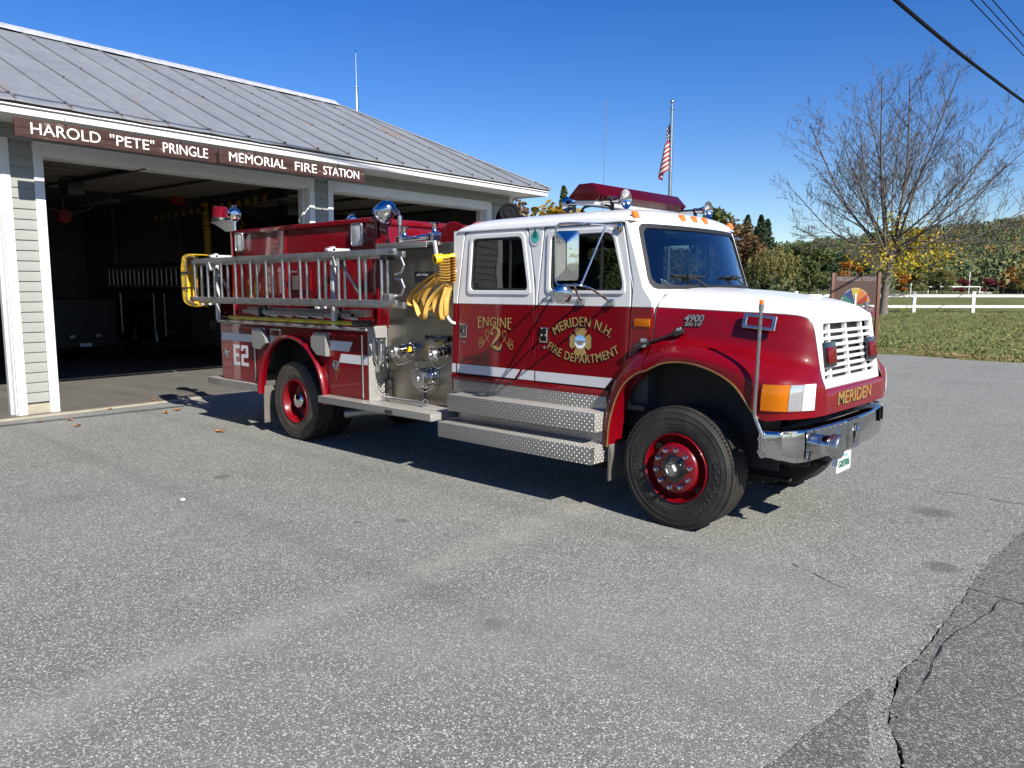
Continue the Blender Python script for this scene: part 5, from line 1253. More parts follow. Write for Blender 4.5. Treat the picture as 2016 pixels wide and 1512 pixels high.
# yellow attack hose, folded and hanging beside the pump panel
def H(px, py, y=-1.0): return Vector((-2.955 + (px - 980) * .00157, y - .12, 2.215 - (py - 850) * .00104))
hose = thing('fire_hose', 'yellow flat fire hose hanging in long loops beside the stainless pump panel', 'hose', (-2.9, -1.0, 2.2))
hf = lambda mb: (lambda o: (o.merge(mb, lambda v: v - Vector((-2.9, -1.0, 2.2))), o)[1])(MB())
def ribbon(pts, w, th, tilt, n=44):
    P = spline([tuple(p) for p in pts], n); rows = []
    for i, p in enumerate(P):
        t = (P[min(i + 1, n)] - P[max(i - 1, 0)]).normalized(); sd = Vector((tilt[0], tilt[1], tilt[2])); sd = (sd - t * sd.dot(t)).normalized(); nn = t.cross(sd)
        rows.append([p + sd * w * .5 * math.cos(a) + nn * th * .5 * math.sin(a) for a in [2 * math.pi * k / 8 for k in range(9)]])
    return MB().grid(rows)
loops = [
 ([(985, 860), (900, 920), (780, 1020), (690, 1110), (662, 1165), (680, 1195), (735, 1190), (790, 1120), (880, 1010), (985, 900)], -1.08),
 ([(1080, 945), (960, 985), (840, 1060), (785, 1120), (790, 1240), (815, 1310), (870, 1335), (905, 1290), (930, 1200), (985, 1080), (1082, 970)], -1.13),
 ([(1082, 965), (1020, 1040), (965, 1120), (945, 1220), (950, 1300), (985, 1340), (1012, 1325), (1020, 1250), (1040, 1140), (1075, 1000)], -1.06),
 ([(1075, 1000), (1058, 1080), (1050, 1200), (1030, 1295), (1000, 1300), (1010, 1180), (1050, 1060), (1082, 985)], -1.02),
 ([(985, 895), (900, 1000), (830, 1120), (790, 1230), (765, 1290), (745, 1260), (735, 1225)], -1.04),
 ([(1082, 950), (930, 1060), (850, 1150), (820, 1230), (830, 1240), (880, 1170), (960, 1060)], -1.0)]
for pts, y in loops:
    obj('hose_loop', hf(ribbon([H(a, b, y - .03 * math.sin(i)) for i, (a, b) in enumerate(pts)], .052, .010, (-.25, -.92, .15))), MT['yellow_hose'], hose, ang=60)
for k in range(8):
    py = 715 + 29 * k; pts = [(1085, py - 12), (1010, py - 8 + 4 * (k % 2)), (985 - 6 * (k % 3), py + 3), (1010, py + 12), (1085, py + 14)]
    obj('hose_fold', hf(ribbon([H(a, b, -1.0) for a, b in pts], .10, .034, (0, -1, 0), 20)), MT['yellow_hose'], hose, ang=60)
noz = thing('hose_nozzle', 'yellow hose coupling with a black bore on top of the folded hose', 'nozzle', (-2.955, -1.18, 2.365))
ax = Vector((-.25, -.94, -.16)).normalized()
obj('bumper_ring', MB().lathe([(.042, -.05), (.052, -.045), (.054, .04), (.050, .046), (.038, .046), (.036, .02)], (0, 0, 0), ax, 24), MT['yellow_vinyl'], noz, ang=40)
obj('bore', MB().lathe([(.037, -.02), (.037, .024), (0, .024)], (0, 0, 0), ax, 20), MT['black'], noz)
obj('coupling', MB().lathe([(.033, -.22), (.037, -.16), (.031, -.15), (.031, -.12), (.037, -.11), (.037, -.05)], (0, 0, 0), ax, 20), MT['yellow_paint'], noz)
# gloves and paper behind the windshield
pp_ = obj('paper_sheet', MB().obox((-.40, -.36, 2.045), (.05, .0, .0), (0, .12, 0), (0, 0, .001)), MT['stripe'], None); tag(pp_, 'white paper lying on the dashboard behind the windshield', 'paper')
gl = MB()
gl.sphere((-.45, -.66, 2.06), .06, 12, sz=(.8, 1.2, .5))
for k in range(4): gl.tube([(-.45, -.72 + .04 * k, 2.07), (-.43, -.76 + .05 * k, 2.11), (-.42, -.77 + .055 * k, 2.13 - .01 * k)], [.018, .016, .012], 8)
gl.tube([(-.45, -.60, 2.06), (-.42, -.55, 2.07)], .018, 8)
gv = obj('work_glove', gl, simple('pale_leather', (.45, .46, .38), .8), None); tag(gv, 'pale work glove lying on the dashboard behind the windshield', 'glove')
# ================================================================== the setting
CF = Vector((math.cos(R(132.6)), math.sin(R(132.6)), 0))
def interp(x, pts):
    if x <= pts[0][0]: return pts[0][1]
    for (a, b), (c, d) in zip(pts, pts[1:]):
        if x <= c: return b + (d - b) * (x - a) / (c - a)
    return pts[-1][1]
def dep(x, y): return (x - 3.38) * CF.x + (y + 6.89) * CF.y
def lawn_h(x, y): return interp(dep(x, y), [(25, 0), (30, .10), (47, .60), (80, 1.32), (110, 1.42), (160, 1.4)])
def hill_h(x, y):
    dx, dy = x - 3.4, y + 6.9; r = math.hypot(dx, dy); a = math.degrees(math.atan2(dy, dx)) % 360
    H = interp(a, [(0, 16), (80, 22), (97, 32), (100, 30), (104, 26.5), (109, 23), (113, 20), (117, 18), (123, 17), (132, 16), (160, 16), (200, 14), (280, 14), (360, 16)])
    k = min(1, max(0, (r - 150) / 330)); k = k * k * (3 - 2 * k)
    return k * H + 1.3 * noise.noise((x * .012, y * .012, 0)) * k
def base_h(x, y): return lawn_h(x, y) + hill_h(x, y)

obj('ground', MB().add([(-400, -400, -.06), (400, -400, -.06), (400, 18.4, -.06), (-400, 18.4, -.06)], [(0, 1, 2, 3)]), MT['soil'], None, kind='structure')
crack = [(2.75, -30), (2.60, -12), (2.55, -6.5), (2.52, -4.4), (2.49, -3.45), (2.43, -3.29), (2.34, -3.13), (2.27, -2.85), (2.215, -2.57), (2.24, -2.23), (2.225, -1.78), (2.22, -1.41), (2.20, -.98), (2.185, -.4), (2.18, -.01), (2.21, .45), (2.22, .9), (2.26, 1.8), (2.25, 3.5), (2.30, 6), (2.3, 12), (2.4, 20), (2.5, 40)]
cp_ = []
for (a, b), (c, d) in zip(crack, crack[1:]):
    L = math.hypot(c - a, d - b); k = max(1, int(L / .045)) if -4.6 < b < 2.2 else 3
    for j in range(k): cp_.append((a + (c - a) * j / k, b + (d - b) * j / k))
cp_.append(crack[-1])
def jit(y, s, amp): return amp * (noise.noise((s * 3.1, y * 4.0, 1)) + .7 * noise.noise((s * 9.7, y * 14.0, 2)) + .5 * noise.noise((s * 1.7, y * 40.0, 3)))
def gap(y):
    g = interp(y, [(-30, .003), (-4.6, .014), (-3.4, .016), (-3.1, .010), (-2.7, .013), (-2.2, .009), (-1.7, .010), (-1.2, .006), (-.9, .0035), (-.3, .003), (2, .0015), (6, .001)])
    return g * (1 + 1.3 * noise.noise((7.7, y * 9.0, 5)))
lotv = [(x + jit(y, 1, .016), y) for x, y in cp_]
roadv = [(max(x + jit(y, 1, .016) + max(.0, gap(y)), x - 1) + .4 * max(0, jit(y, 2, .008)), y) for x, y in cp_]
def edge_sheet(name, edge, xfar, z, mat):
    mb = MB(); n = len(edge)
    v = [(x, y, z) for x, y in edge] + [(xfar, y, z) for x, y in edge] + [(x, y, z - .05) for x, y in edge]
    fs = [(i, i + 1, n + i + 1, n + i) for i in range(n - 1)] + [(i, i + 1, 2 * n + i + 1, 2 * n + i) for i in range(n - 1)]
    return obj(name, mb.add(v, fs), mat, None, smooth=False, kind='structure')
edge_sheet('parking_lot', lotv, -60, 0.0, MT['lot'])
edge_sheet('road', roadv, 14, -.004, MT['road'])
pt_ = [(1.98, -5.2), (2.02, -4.3), (2.07, -3.85), (2.11, -3.4), (2.15, -2.98), (2.17, -2.80), (2.20, -2.86), (2.24, -3.1), (2.34, -3.35), (2.40, -3.6), (2.43, -4.4), (2.44, -5.2)]
pv = [(x + jit(y, 4, .012), y + jit(x, 5, .012)) for x, y in [(Vector((*pt_[i], 0)).lerp(Vector((*pt_[(i + 1) % len(pt_)], 0)), j / 8))[:2] for i in range(len(pt_)) for j in range(8)]]
obj('pavement_patch', MB().add([(x, y, .004) for x, y in pv], [tuple(range(len(pv)))]), MT['road'], None, smooth=False, kind='structure')
# thin branching cracks: narrow dark fissures, laid on as flat strips
def fissure(pts, w):
    P = spline([(a, b, 0) for a, b in pts], 60); L = []; Q = []
    for i, p in enumerate(P):
        t = (P[min(i + 1, 60)] - P[max(i - 1, 0)]).normalized(); n_ = Vector((-t.y, t.x, 0)); o = n_ * .02 * noise.noise((p.x * 5, p.y * 5, 4)); ww = w * (.25 + abs(noise.noise((p.x * 8, p.y * 8, 9))) * 1.6) * min(1, i / 6, (60 - i) / 6)
        L.append(p + o + n_ * ww + Vector((0, 0, .003))); Q.append(p + o - n_ * ww + Vector((0, 0, .003)))
    return MB().grid([L, Q])
fis = [([(2.2, -.95), (2.45, -1.0), (2.75, -1.02), (3.0, -1.05)], .009), ([(2.42, -1.0), (2.38, -1.5), (2.30, -1.95), (2.34, -2.4), (2.36, -2.8)], .005), ([(2.7, -1.02), (2.72, -.6), (2.66, -.2), (2.70, .3)], .006),
       ([(1.25, 1.75), (1.55, 1.8), (1.96, 1.77), (2.2, 1.85)], .008), ([(1.1, -1.3), (1.31, -1.42), (1.6, -1.54)], .004), ([(1.7, -1.0), (1.95, -.95), (2.2, -.98)], .003)]
for p, w in fis: obj('pavement_crack', fissure(p, w), MT['soil'], None, kind='structure')

random.seed(31); grit = MB()
for k in range(520):
    i = random.randrange(len(cp_)); x, y = cp_[i]
    if not -4.8 < y < 1.8: continue
    r = random.uniform(.003, .010); px_, py_ = x + jit(y, 1, .016) + random.gauss(.0, .035), y + random.gauss(0, .03)
    grit.sphere((px_, py_, r * .4), r, 5, sz=(1, random.uniform(.6, 1), .7))
obj('loose_grit', grit, simple('crumbled_asphalt', (.11, .108, .10), .9, var=.6, vs=40), None, smooth=False, kind='stuff')
# ---- lawn, terrain, forest
mb = MB(); rows = []
xs = [-90 + 2.0 * i for i in range(47)]
ys = [18.6 + .35 * j for j in range(14)] + [24 + 2.2 * j for j in range(44)]
for y in ys:
    rows.append([(x, (y if y > 19.5 else y + 1.1 * noise.noise((x * .35, 3, 0)) + (1.0 if -5.5 < x < -4 else 0) * .4), (lawn_h(x, y) + .03 + .03 * noise.noise((x * .8, y * .8, 0)) if y > 18.7 else -.03)) for x in xs])
obj('lawn', mb.grid(rows), MT['lawn'], None, kind='structure')
mb = MB(); rows = []
for i in range(40):
    r = 70 * (760 / 70) ** (i / 39)
    rows.append([(lambda x, y: (x, y, base_h(x, y) - .25 + (-.2 if r < 90 else 0)))(3.4 + r * math.cos(R(a)), -6.9 + r * math.sin(R(a))) for a in [4 * k for k in range(91)]])
obj('hills', mb.grid(rows), simple('hill_meadow', (.09, .10, .03), .95, var=.4, vs=.05), None, kind='structure')
random.seed(5)
gm = [MB(), MB()]
for k in range(26000):
    x = random.uniform(-16, 5) ; y = 18.3 + 30 * random.random() ** 1.7
    e = 18.9 + 1.1 * noise.noise((x * .35, 3, 0))
    if y < e or x > 2.2: continue
    zb = lawn_h(x, y) + .02; dry = noise.noise((x * .5, y * .9, 8)) + (1.3 - (y - e) * .75 if y - e < 2.2 else 0) > .26
    a = random.uniform(0, 6.28); h = random.uniform(.04, .11) * (.7 if dry else 1); w = random.uniform(.02, .05); l = random.uniform(-.06, .06)
    c, s_ = math.cos(a) * w, math.sin(a) * w
    gm[dry].add([(x - c, y - s_, zb), (x + c, y + s_, zb), (x + l, y + l * .7, zb + h)], [(0, 1, 2)])
obj('grass', gm[0], MT['grass'], None, smooth=False, kind='stuff'); obj('dry_grass', gm[1], MT['dry_grass'], None, smooth=False, kind='stuff')
lm = MB()
for k in range(260):
    x = random.uniform(-12, 2); y = 18.9 + 14 * random.random() ** 2; z = lawn_h(x, y) + .07; r = random.uniform(.035, .085); a = random.uniform(0, 6.28)
    lm.add([(x + r * math.cos(a + q), y + r * math.sin(a + q), z + random.uniform(-.01, .05)) for q in (0, 1.4, 3.1, 4.6)], [(0, 1, 2, 3)])
obj('scattered_leaves', lm, simple('pale_fallen_leaves', (.34, .24, .10), .8, var=.4, vs=2), None, smooth=False, kind='stuff')

def quad(mb, c, r, up=.4, m=0):
    n_ = Vector((random.gauss(0, 1), random.gauss(0, 1), random.gauss(0, 1) + up)).normalized(); a = n_.orthogonal().normalized(); b = n_.cross(a); t = random.uniform(0, 6.28)
    a, b = a * math.cos(t) + b * math.sin(t), b * math.cos(t) - a * math.sin(t)
    r1, r2 = r * random.uniform(.6, 1.2), r * random.uniform(.5, 1)
    return mb.add([c - a * r1, c + b * r2 * .8, c + a * r1, c - b * r2], [(0, 1, 2, 3)], m)
def broad_crown(seed, n, q, blobs=9, wide=.42):
    """unit-height crown from leaf-sized faces spread through uneven clumps"""
    random.seed(seed); mb = MB(); B = []
    for k in range(blobs):
        a = random.uniform(0, 6.28); h = random.uniform(.22, .92); w = wide * math.sin(math.pi * min(.95, max(.12, h * .95))) ** .7
        B.append((Vector((math.cos(a) * w * random.uniform(.1, .75), math.sin(a) * w * random.uniform(.1, .75), h)), random.uniform(.10, .22)))
    for k in range(n):
        c, r = random.choice(B); d = Vector((random.gauss(0, 1), random.gauss(0, 1), random.gauss(0, 1))).normalized()
        p = c + Vector((d.x, d.y, d.z * .8)) * r * random.random() ** .33
        if p.z > .04: quad(mb, p, q)
    return mb
def conifer_crown(seed, n, q):
    random.seed(seed); mb = MB()
    for k in range(n):
        h = random.random() ** .8; tier = (h * 15) % 1; w = .19 * (1 - h) ** .75 * (1.15 - .5 * tier) + .012; a = random.uniform(0, 6.28); rr = w * random.random() ** .4 * (1 + .25 * math.sin(a * 3 + int(h * 15)))
        quad(mb, Vector((rr * math.cos(a), rr * math.sin(a), .06 + .94 * h - .25 * rr)), q * (1.2 - .7 * h), 1.2)
    return mb
def willow_crown(seed, n, q):
    random.seed(seed); mb = MB()
    for k in range(150):
        a = random.uniform(0, 6.28); r = .46 * random.random() ** .5; top = .97 - .9 * r * r - random.uniform(0, .25); L = random.uniform(.2, .5); sw = random.uniform(-.05, .05)
        for j in range(n // 150):
            t = j / (n // 150); p = Vector((math.cos(a) * (r + .06 * t) + sw * t, math.sin(a) * (r + .06 * t), top - L * t + random.uniform(-.02, .02)))
            if p.z > .03: quad(mb, p + Vector((random.uniform(-.02, .02), random.uniform(-.02, .02), 0)), q, 0)
    return mb
def trunk_mb(h, r, lean=0): return MB().tube([(0, 0, -.3), (lean * .3, 0, h * .3), (lean, .02 * h, h)], [r * 1.25, r, r * .4], 8)
TPL = {'broad': [mesh_of('crown', broad_crown(s, 2400, .028), [MT['leaf_green']], smooth=False) for s in (1, 2, 3)], 'conifer': [mesh_of('crown', conifer_crown(s, 2200, .03), [MT['leaf_dark']], smooth=False) for s in (4, 5)],
       'willow': [mesh_of('crown', willow_crown(8, 3600, .020), [MT['leaf_olive']], smooth=False)]}
TRK = {}
def tree(kind, var, x, y, h, mat, name, label, wide=1.0, group=None, z=None):
    zz = base_h(x, y) if z is None else z
    t = thing(name, label, 'tree', (x, y, zz), random.uniform(0, 6.28), group)
    c = link('crown', TPL[kind][var % len(TPL[kind])], t); c.scale = (h * wide, h * wide, h); c.material_slots[0].link = 'OBJECT'; c.material_slots[0].material = MT[mat]
    if 'trunk' not in TRK: TRK['trunk'] = mesh_of('trunk', MB().tube([(0, 0, -.05), (.01, 0, .3), (0, .01, .85)], [.022, .018, .005], 7), [MT['bark']])
    tk = link('trunk', TRK['trunk'], t); tk.scale = (h, h, h)
    return t
random.seed(21)
G1 = 'trees along the far side of the playing field'
for i, (x, y, h, lb) in enumerate(((-35.84, 73.28, 8.6, 'dark narrow spruce just right of the cab, thickest of the spruce row'), (-36.51, 76.77, 7.6, 'dark spruce in the middle of the row behind the cab corner'), (-35.23, 75.21, 8.7, 'tallest dark spruce of the row beside the windshield'), (-36.46, 79.54, 8.6, 'outermost dark spruce of the row nearest to the willow'), (-33.4, 68.84, 6.2, 'short dark spruce standing in front of the spruce row'))):
    tree('conifer', i, x, y, h, 'leaf_dark', 'spruce_tree', lb, 1.05, G1)
tree('willow', 0, -27.12, 60.75, 5.0, 'leaf_olive', 'willow_tree', 'drooping olive willow left of the fire danger sign', 1.0)
for i, (x, y, h, m, w, lb) in enumerate((
    (-35.65, 87.09, 6.6, 'leaf_green', 1.1, 'tall green tree rising behind the drooping willow'), (-31.18, 81.65, 5.6, 'leaf_green', 1.2, 'green tree standing between the willow and the fire danger sign'),
    (-30.46, 85.06, 5.0, 'leaf_dark', 1.3, 'dark green tree just above the fire danger sign'), (-28.74, 72.97, 3.8, 'leaf_green', 1.4, 'low green bushy tree left of the fire danger sign'),
    (-35.63, 107.69, 5.6, 'leaf_dark', 1.2, 'dark tree behind the trunk of the bare maple'), (-25.8, 109.89, 3.2, 'leaf_green', 1.5, 'low green tree behind the first fence post right of the maple'),
    (-28.24, 114.48, 3.6, 'leaf_olive', 1.4, 'yellowish green tree behind the small white goal'), (-16.74, 111.39, 3.4, 'leaf_olive', 1.6, 'olive bush at the right end above the dugout'),
    (-27.28, 98.95, 2.9, 'leaf_orange', 1.2, 'small bright orange maple between the bare maple and the fence post'), (-22.21, 133.73, 4.2, 'leaf_orange', 1.3, 'orange maple behind the floodlight poles'),
    (-22.35, 106.23, 1.9, 'leaf_burgundy', 1.3, 'burgundy tree left of the slim white pole'), (-21.0, 112.68, 2.1, 'leaf_burgundy', 1.7, 'wide burgundy tree under the floodlights'),
    (-19.57, 116.99, 2.0, 'leaf_burgundy', 1.6, 'burgundy tree just left of the dark dugout'), (-25.67, 99.07, 2.6, 'leaf_olive', 1.3, 'pale olive shrub right of the small orange maple'),
    (-23.9, 103.44, 3.2, 'leaf_olive', 1.3, 'tall olive shrub behind the large white goal'), (-32.5, 95.0, 4.6, 'leaf_orange', 1.1, 'faded orange tree peeping above the fire danger sign'),
    (-40.0, 150.0, 6.0, 'leaf_green', 1.1, 'green tree above the small orange maple'), (-27.0, 150.0, 6.0, 'leaf_green', 1.2, 'large green tree beyond the floodlights'), (-18.0, 140.0, 5.5, 'leaf_green', 1.2, 'green tree at the right edge above the dugout'))):
    tree('broad', i, x, y, h, m, 'broadleaf_tree', lb, w, G1)
for (x, y, top, h, m, w, k, lb) in ((-28.84, 33.03, 8.6, 7.4, 'leaf_green', .8, 'conifer', 'green pine just left of the red light bar'), (-24.22, 26.01, 6.85, 6.2, 'leaf_gold', 1.25, 'broad', 'golden bush behind the cab roof left of the light bar'), (-25.6, 24.6, 7.2, 6.4, 'leaf_rust', .9, 'broad', 'thin brown tree close to the right corner of the station'),
                               (-34.32, 62.36, 9.8, 8.8, 'leaf_green', .9, 'broad', 'green tree right behind the end of the light bar'), (-33.0, 63.6, 8.9, 8.0, 'leaf_rust', 1.2, 'broad', 'rust coloured tree behind the left air horn'), (-31.5, 40.5, 7.6, 6.6, 'leaf_green', 1.1, 'broad', 'green tree behind the middle of the cab roof'), (-37, 70, 8.0, 7, 'leaf_rust', 1.2, 'broad', 'rust brown tree beside the first spruce')):
    tree(k, int(h) % 3, x, y, h, m, 'broadleaf_tree' if k == 'broad' else 'pine_tree', lb, w, 'trees behind the cab roof', top - h)
# one far-off wood on the hills: reads as a mass
random.seed(77)
fv, ff, fc = [], [], []
pal = [((.092, .122, .055), 5), ((.062, .092, .050), 5), ((.13, .15, .06), 6), ((.18, .175, .07), 3.5), ((.27, .14, .055), .7), ((.30, .20, .06), .6), ((.20, .11, .06), .6)]  # lightened and greyed: distance haze put into the leaf colours
def wood(a0, a1, r0, r1, count, q):
    for k in range(count):
        a = R(random.uniform(a0, a1)); r = math.sqrt(random.uniform(r0 * r0, r1 * r1)); x, y = 3.4 + r * math.cos(a), -6.9 + r * math.sin(a)
        h = random.uniform(3.4, 5.8) * (1 + .15 * (r > 300)); z = base_h(x, y) - .3
        dense_ = noise.noise((x * .02, y * .02, 3))
        c = random.choices([p[0] for p in pal], [p[1] * (1 + (1.2 * dense_ if i in (0, 1) else -.5 * dense_)) for i, p in enumerate(pal)])[0]
        con = c[0] < .07; wv = h * (.22 if con else .36)
        for j in range(q):
            t = random.random() ** .8; w = wv * ((1 - t) ** .8 if con else math.sin(math.pi * min(.98, .15 + t * .8)) ** .6); b = random.uniform(0, 6.28); rr = w * random.random() ** .4
            p = Vector((x + rr * math.cos(b), y + rr * math.sin(b), z + h * (.12 + .88 * t))); s_ = random.uniform(.5, 1.05) * h * .075
            n_ = Vector((random.gauss(0, 1) , random.gauss(0, 1), random.gauss(0, 1) + .5)).normalized(); u = n_.orthogonal().normalized(); v = n_.cross(u); i0 = len(fv)
            fv.extend([p - u * s_, p + v * s_ * .8, p + u * s_, p - v * s_ * .9]); ff.append((i0, i0 + 1, i0 + 2, i0 + 3)); fc.append(c)
wood(94, 138, 138, 500, 5600, 42)
wood(94, 130, 122, 160, 160, 50)
wood(138, 454, 170, 420, 1500, 20)
me = bpy.data.meshes.new('forest'); me.from_pydata([tuple(p) for p in fv], [], ff); me.materials.append(MT['forest'])
at = me.attributes.new('tint', 'FLOAT_COLOR', 'FACE'); at.data.foreach_set('color', [k for c in fc for k in (*c, 1)])
fo = link('forest', me, None, kind='stuff'); tag(fo, 'mixed green and orange autumn forest covering the distant hills', 'forest')

# ---- the bare maple with its last yellow leaves
def bare_tree(limbs, seed, scale, levels=(9, 5, 4), r0=.16, hang=0):
    random.seed(seed); big = MB(); fine = MB(); tips = []
    def limb(p0, p1, r, bend):
        mid = (p0 + p1) / 2 + Vector((0, 0, -bend)) + Vector((random.uniform(-1, 1), random.uniform(-1, 1), 0)) * .05 * (p1 - p0).length
        P = [p0 + (mid - p0) * .5 * 1.0, mid]
        return spline([tuple(p0), tuple(mid), tuple(p1)], 8)
    def sub(P, r, lev, L):
        if lev == 3: return
        k = levels[lev]
        for i in range(k):
            t = .22 + .76 * (i + random.random()) / k; q = t * (len(P) - 1); j = min(int(q), len(P) - 2); p = P[j].lerp(P[j + 1], q - j); d = (P[j + 1] - P[j]).normalized()
            side = d.orthogonal().normalized(); a = random.uniform(0, 6.28); side = (side * math.cos(a) + d.cross(side) * math.sin(a))
            nd = (d * .75 + side * .80 + Vector((0, 0, .26 - hang))).normalized(); ln = L * (.40 if lev == 0 else .42) * random.uniform(.6, 1.2) * (1.1 - .55 * t)
            e = p + nd * ln; Q = spline([tuple(p), tuple(p + nd * ln * .5 + Vector((random.uniform(-1, 1), random.uniform(-1, 1), random.uniform(-.6, .6))) * ln * .07), tuple(e + Vector((0, 0, ln * (.10 - hang))))], 4 if lev < 2 else 3)
            rr = max(.0085 * scale, r * (1 - t * .75) * .52); fine.tube(Q, [max(.0066 * scale, rr * (1 - .75 * m / (len(Q) - 1))) for m in range(len(Q))], 4 if lev == 0 else 3)
            tips.append((e, lev)); tips.append((Q[len(Q) // 2], lev)); sub(Q, rr, lev + 1, ln)
    for p0, p1, r, bend in limbs:
        P = limb(Vector(p0), Vector(p1), r, bend); L = (Vector(p1) - Vector(p0)).length
        big.tube(P, [r * (1 - .85 * (i / 8) ** .8) + .012 * scale for i in range(9)], 7); sub(P, r, 0, L)
    return big, fine, tips
sx = .0293
def M_(px, py, d=0):                                     # metres right of / above the trunk foot, d = towards the back
    return Vector(((px - 1739) * sx * -CF.y * -1, 0, 0)) if False else Vector((CF.y * (px - 1739) * sx + CF.x * d, -CF.x * (px - 1739) * sx + CF.y * d, (615 - py) * sx))
lims = []
for (x0, y0, x1, y1, d, r, b) in ((1736, 505, 1590, 210, 1.5, .13, .5), (1738, 500, 1665, 165, -2.2, .13, .3), (1742, 500, 1712, 140, 2.0, .12, .2), (1750, 495, 1765, 135, 0, .15, .0), (1752, 500, 1806, 145, -2.5, .12, .2), (1755, 500, 1872, 165, 2.2, .13, .4), (1757, 505, 1935, 225, -1.2, .13, .7),
        (1758, 500, 1985, 330, 1.5, .11, .9), (1736, 500, 1612, 255, -3, .10, .8), (1735, 495, 1572, 340, 2.5, .09, .9), (1757, 500, 1955, 275, 3, .10, .9), (1758, 490, 1992, 395, -1.5, .08, .9), (1744, 500, 1690, 190, 4, .10, .3), (1752, 500, 1840, 190, 4.2, .10, .4), (1756, 490, 1905, 300, -4, .08, .6), (1741, 500, 1640, 270, 4.2, .09, .6), (1750, 470, 1965, 410, -2.5, .08, .9), (1740, 480, 1558, 430, 1.0, .08, .6), (1738, 470, 1610, 330, -2.5, .08, .5), (1745, 505, 1880, 475, 3.0, .07, .7), (1740, 510, 1640, 500, -2.8, .07, .5), (1748, 480, 1850, 300, -3.5, .08, .3), (1745, 480, 1700, 300, 3.6, .09, .2), (1750, 450, 1770, 240, -3.8, .07, .1)):
    lims.append((M_(x0, y0), M_(1739 + (x1 - 1739) * .94, 615 - (615 - y1) * .92, d * 1.2), r * .62, b))
big, fine, tips = bare_tree(lims, 3, 1.15, (15, 7, 5))
mp_ = thing('bare_maple_tree', 'large nearly bare maple with yellow leaves low down, behind the fire danger sign', 'tree', (-11.43, 40.86, .68))
big.tube([M_(1738, 625), M_(1739, 600), M_(1741, 560), M_(1746, 520), M_(1748, 488)], [.30, .22, .20, .21, .15], 12)
obj('trunk', big, MT['bark'], mp_); obj('twigs', fine, MT['twig'], mp_, smooth=False, kind='stuff')
lv = MB(); random.seed(9)
cand = [p for p, l in tips if p.z < 5.9 and p.z > 2.0 and -2.5 < (p.x * CF.y - p.y * CF.x) < 5.6 and l > 0]
random.shuffle(cand)
cen = [M_(1700, 505), M_(1735, 490), M_(1770, 500), M_(1800, 495, 1), M_(1780, 460), M_(1825, 505, -1), M_(1760, 530), M_(1815, 475), M_(1745, 440), M_(1725, 520), M_(1790, 520)]
for p in cand[:520]:
    w = sum(math.exp(-((p - c).length / 1.15) ** 2) for c in cen)
    for k in range(int(min(12, 9 * w - 1.2))):
        quad(lv, p + Vector((random.gauss(0, .22), random.gauss(0, .22), random.gauss(-.08, .2))), .075, .2)
for c in cen:
    for k in range(125):
        quad(lv, c + Vector((random.gauss(0, .50), random.gauss(0, .50), random.gauss(0, .34))), .095, .2)
obj('leaves', lv, MT['leaf_yellow'], mp_, smooth=False, kind='stuff')
# birch behind the station
bl_ = [((0, 0, 2), (random.uniform(-1, 1), random.uniform(-1, 1), 12.6), .14, 0)] + [((0, 0, 5 + .6 * k), (2.6 * math.cos(k * 2.1), 2.6 * math.sin(k * 2.1), 9.0 + .45 * k), .05, .3) for k in range(10)]
big, fine, tips = bare_tree([(Vector(a), Vector(b), r, c) for a, b, r, c in bl_], 14, .9, (8, 5, 3), hang=.25)
bt = thing('birch_tree', 'pale bare birch showing above the roof at the upper left corner', 'tree', (-37.6, 3.1, 0))
big.tube([(0, 0, -.2), (0, 0, 2.3)], [.2, .15], 9)
obj('trunk', big, MT['birch'], bt); obj('twigs', fine, MT['birch'], bt, smooth=False, kind='stuff')
# ---- field fence, sign, flagpole and the things on the playing field
fence = thing('field_fence', 'white two rail wooden fence between the lawn and the playing field', 'fence', (-10.75, 44.2, 0))
fl_ = Vector((-10.75, 44.2, 0))
posts = [Vector(p) for p in ((-26.6, 29.7, 0), (-23.97, 32.1, 0), (-21.3, 34.5, 0), (-18.65, 36.95, 0), (-15.99, 39.4, 0), (-13.37, 41.8, 0), (-10.75, 44.2, 0), (-8.13, 46.6, 0), (-5.52, 49.0, 0), (-2.9, 51.4, 0), (-.3, 53.8, 0))]
zg = .60
dfen = (posts[1] - posts[0]).normalized(); nf = Vector((dfen.y, -dfen.x, 0))
for p in posts:
    a = p - fl_
    obj('post', MB().obox(a + Vector((0, 0, zg + .58)), dfen * .095, nf * .06, (0, 0, .68)).obox(a + Vector((0, 0, zg + 1.27)), dfen * .12, nf * .085, (0, 0, .02)), MT['trim'], fence, bevel=.01)
for a, b in zip(posts, posts[1:]):
    for z, h in ((1.035, .15), (.40, .15)):
        obj('rail', MB().beam(a - fl_ + nf * .075 + dfen * .02 + Vector((0, 0, zg + z)), b - fl_ + nf * .075 - dfen * .02 + Vector((0, 0, zg + z)), .04, h), MT['trim'], fence)
sg = thing('fire_danger_sign', 'brown fire danger sign with a coloured dial between two posts on the lawn', 'sign', (-7.59, 22.78, 0))
sd_ = Vector((1.14, 1.07, 0)).normalized(); sn = Vector((sd_.y, -sd_.x, 0)); BR = simple('brown_sign_paint', (.048, .020, .012), .6, var=.12); BP = simple('red_brown_post_paint', (.12, .045, .028), .6, var=.12)
S_ = lambda u, z, o=0: sd_ * u + sn * o + Vector((0, 0, z))
for u in (-.08, 1.64): obj('post', MB().obox(S_(u, 1.33), sd_ * .055, sn * .06, (0, 0, 1.31)), BP, sg, bevel=.006)
bdp = obj('panel', MB().obox(S_(.78, 2.01), sd_ * .80, sn * .02, (0, 0, .52)), BR, sg)
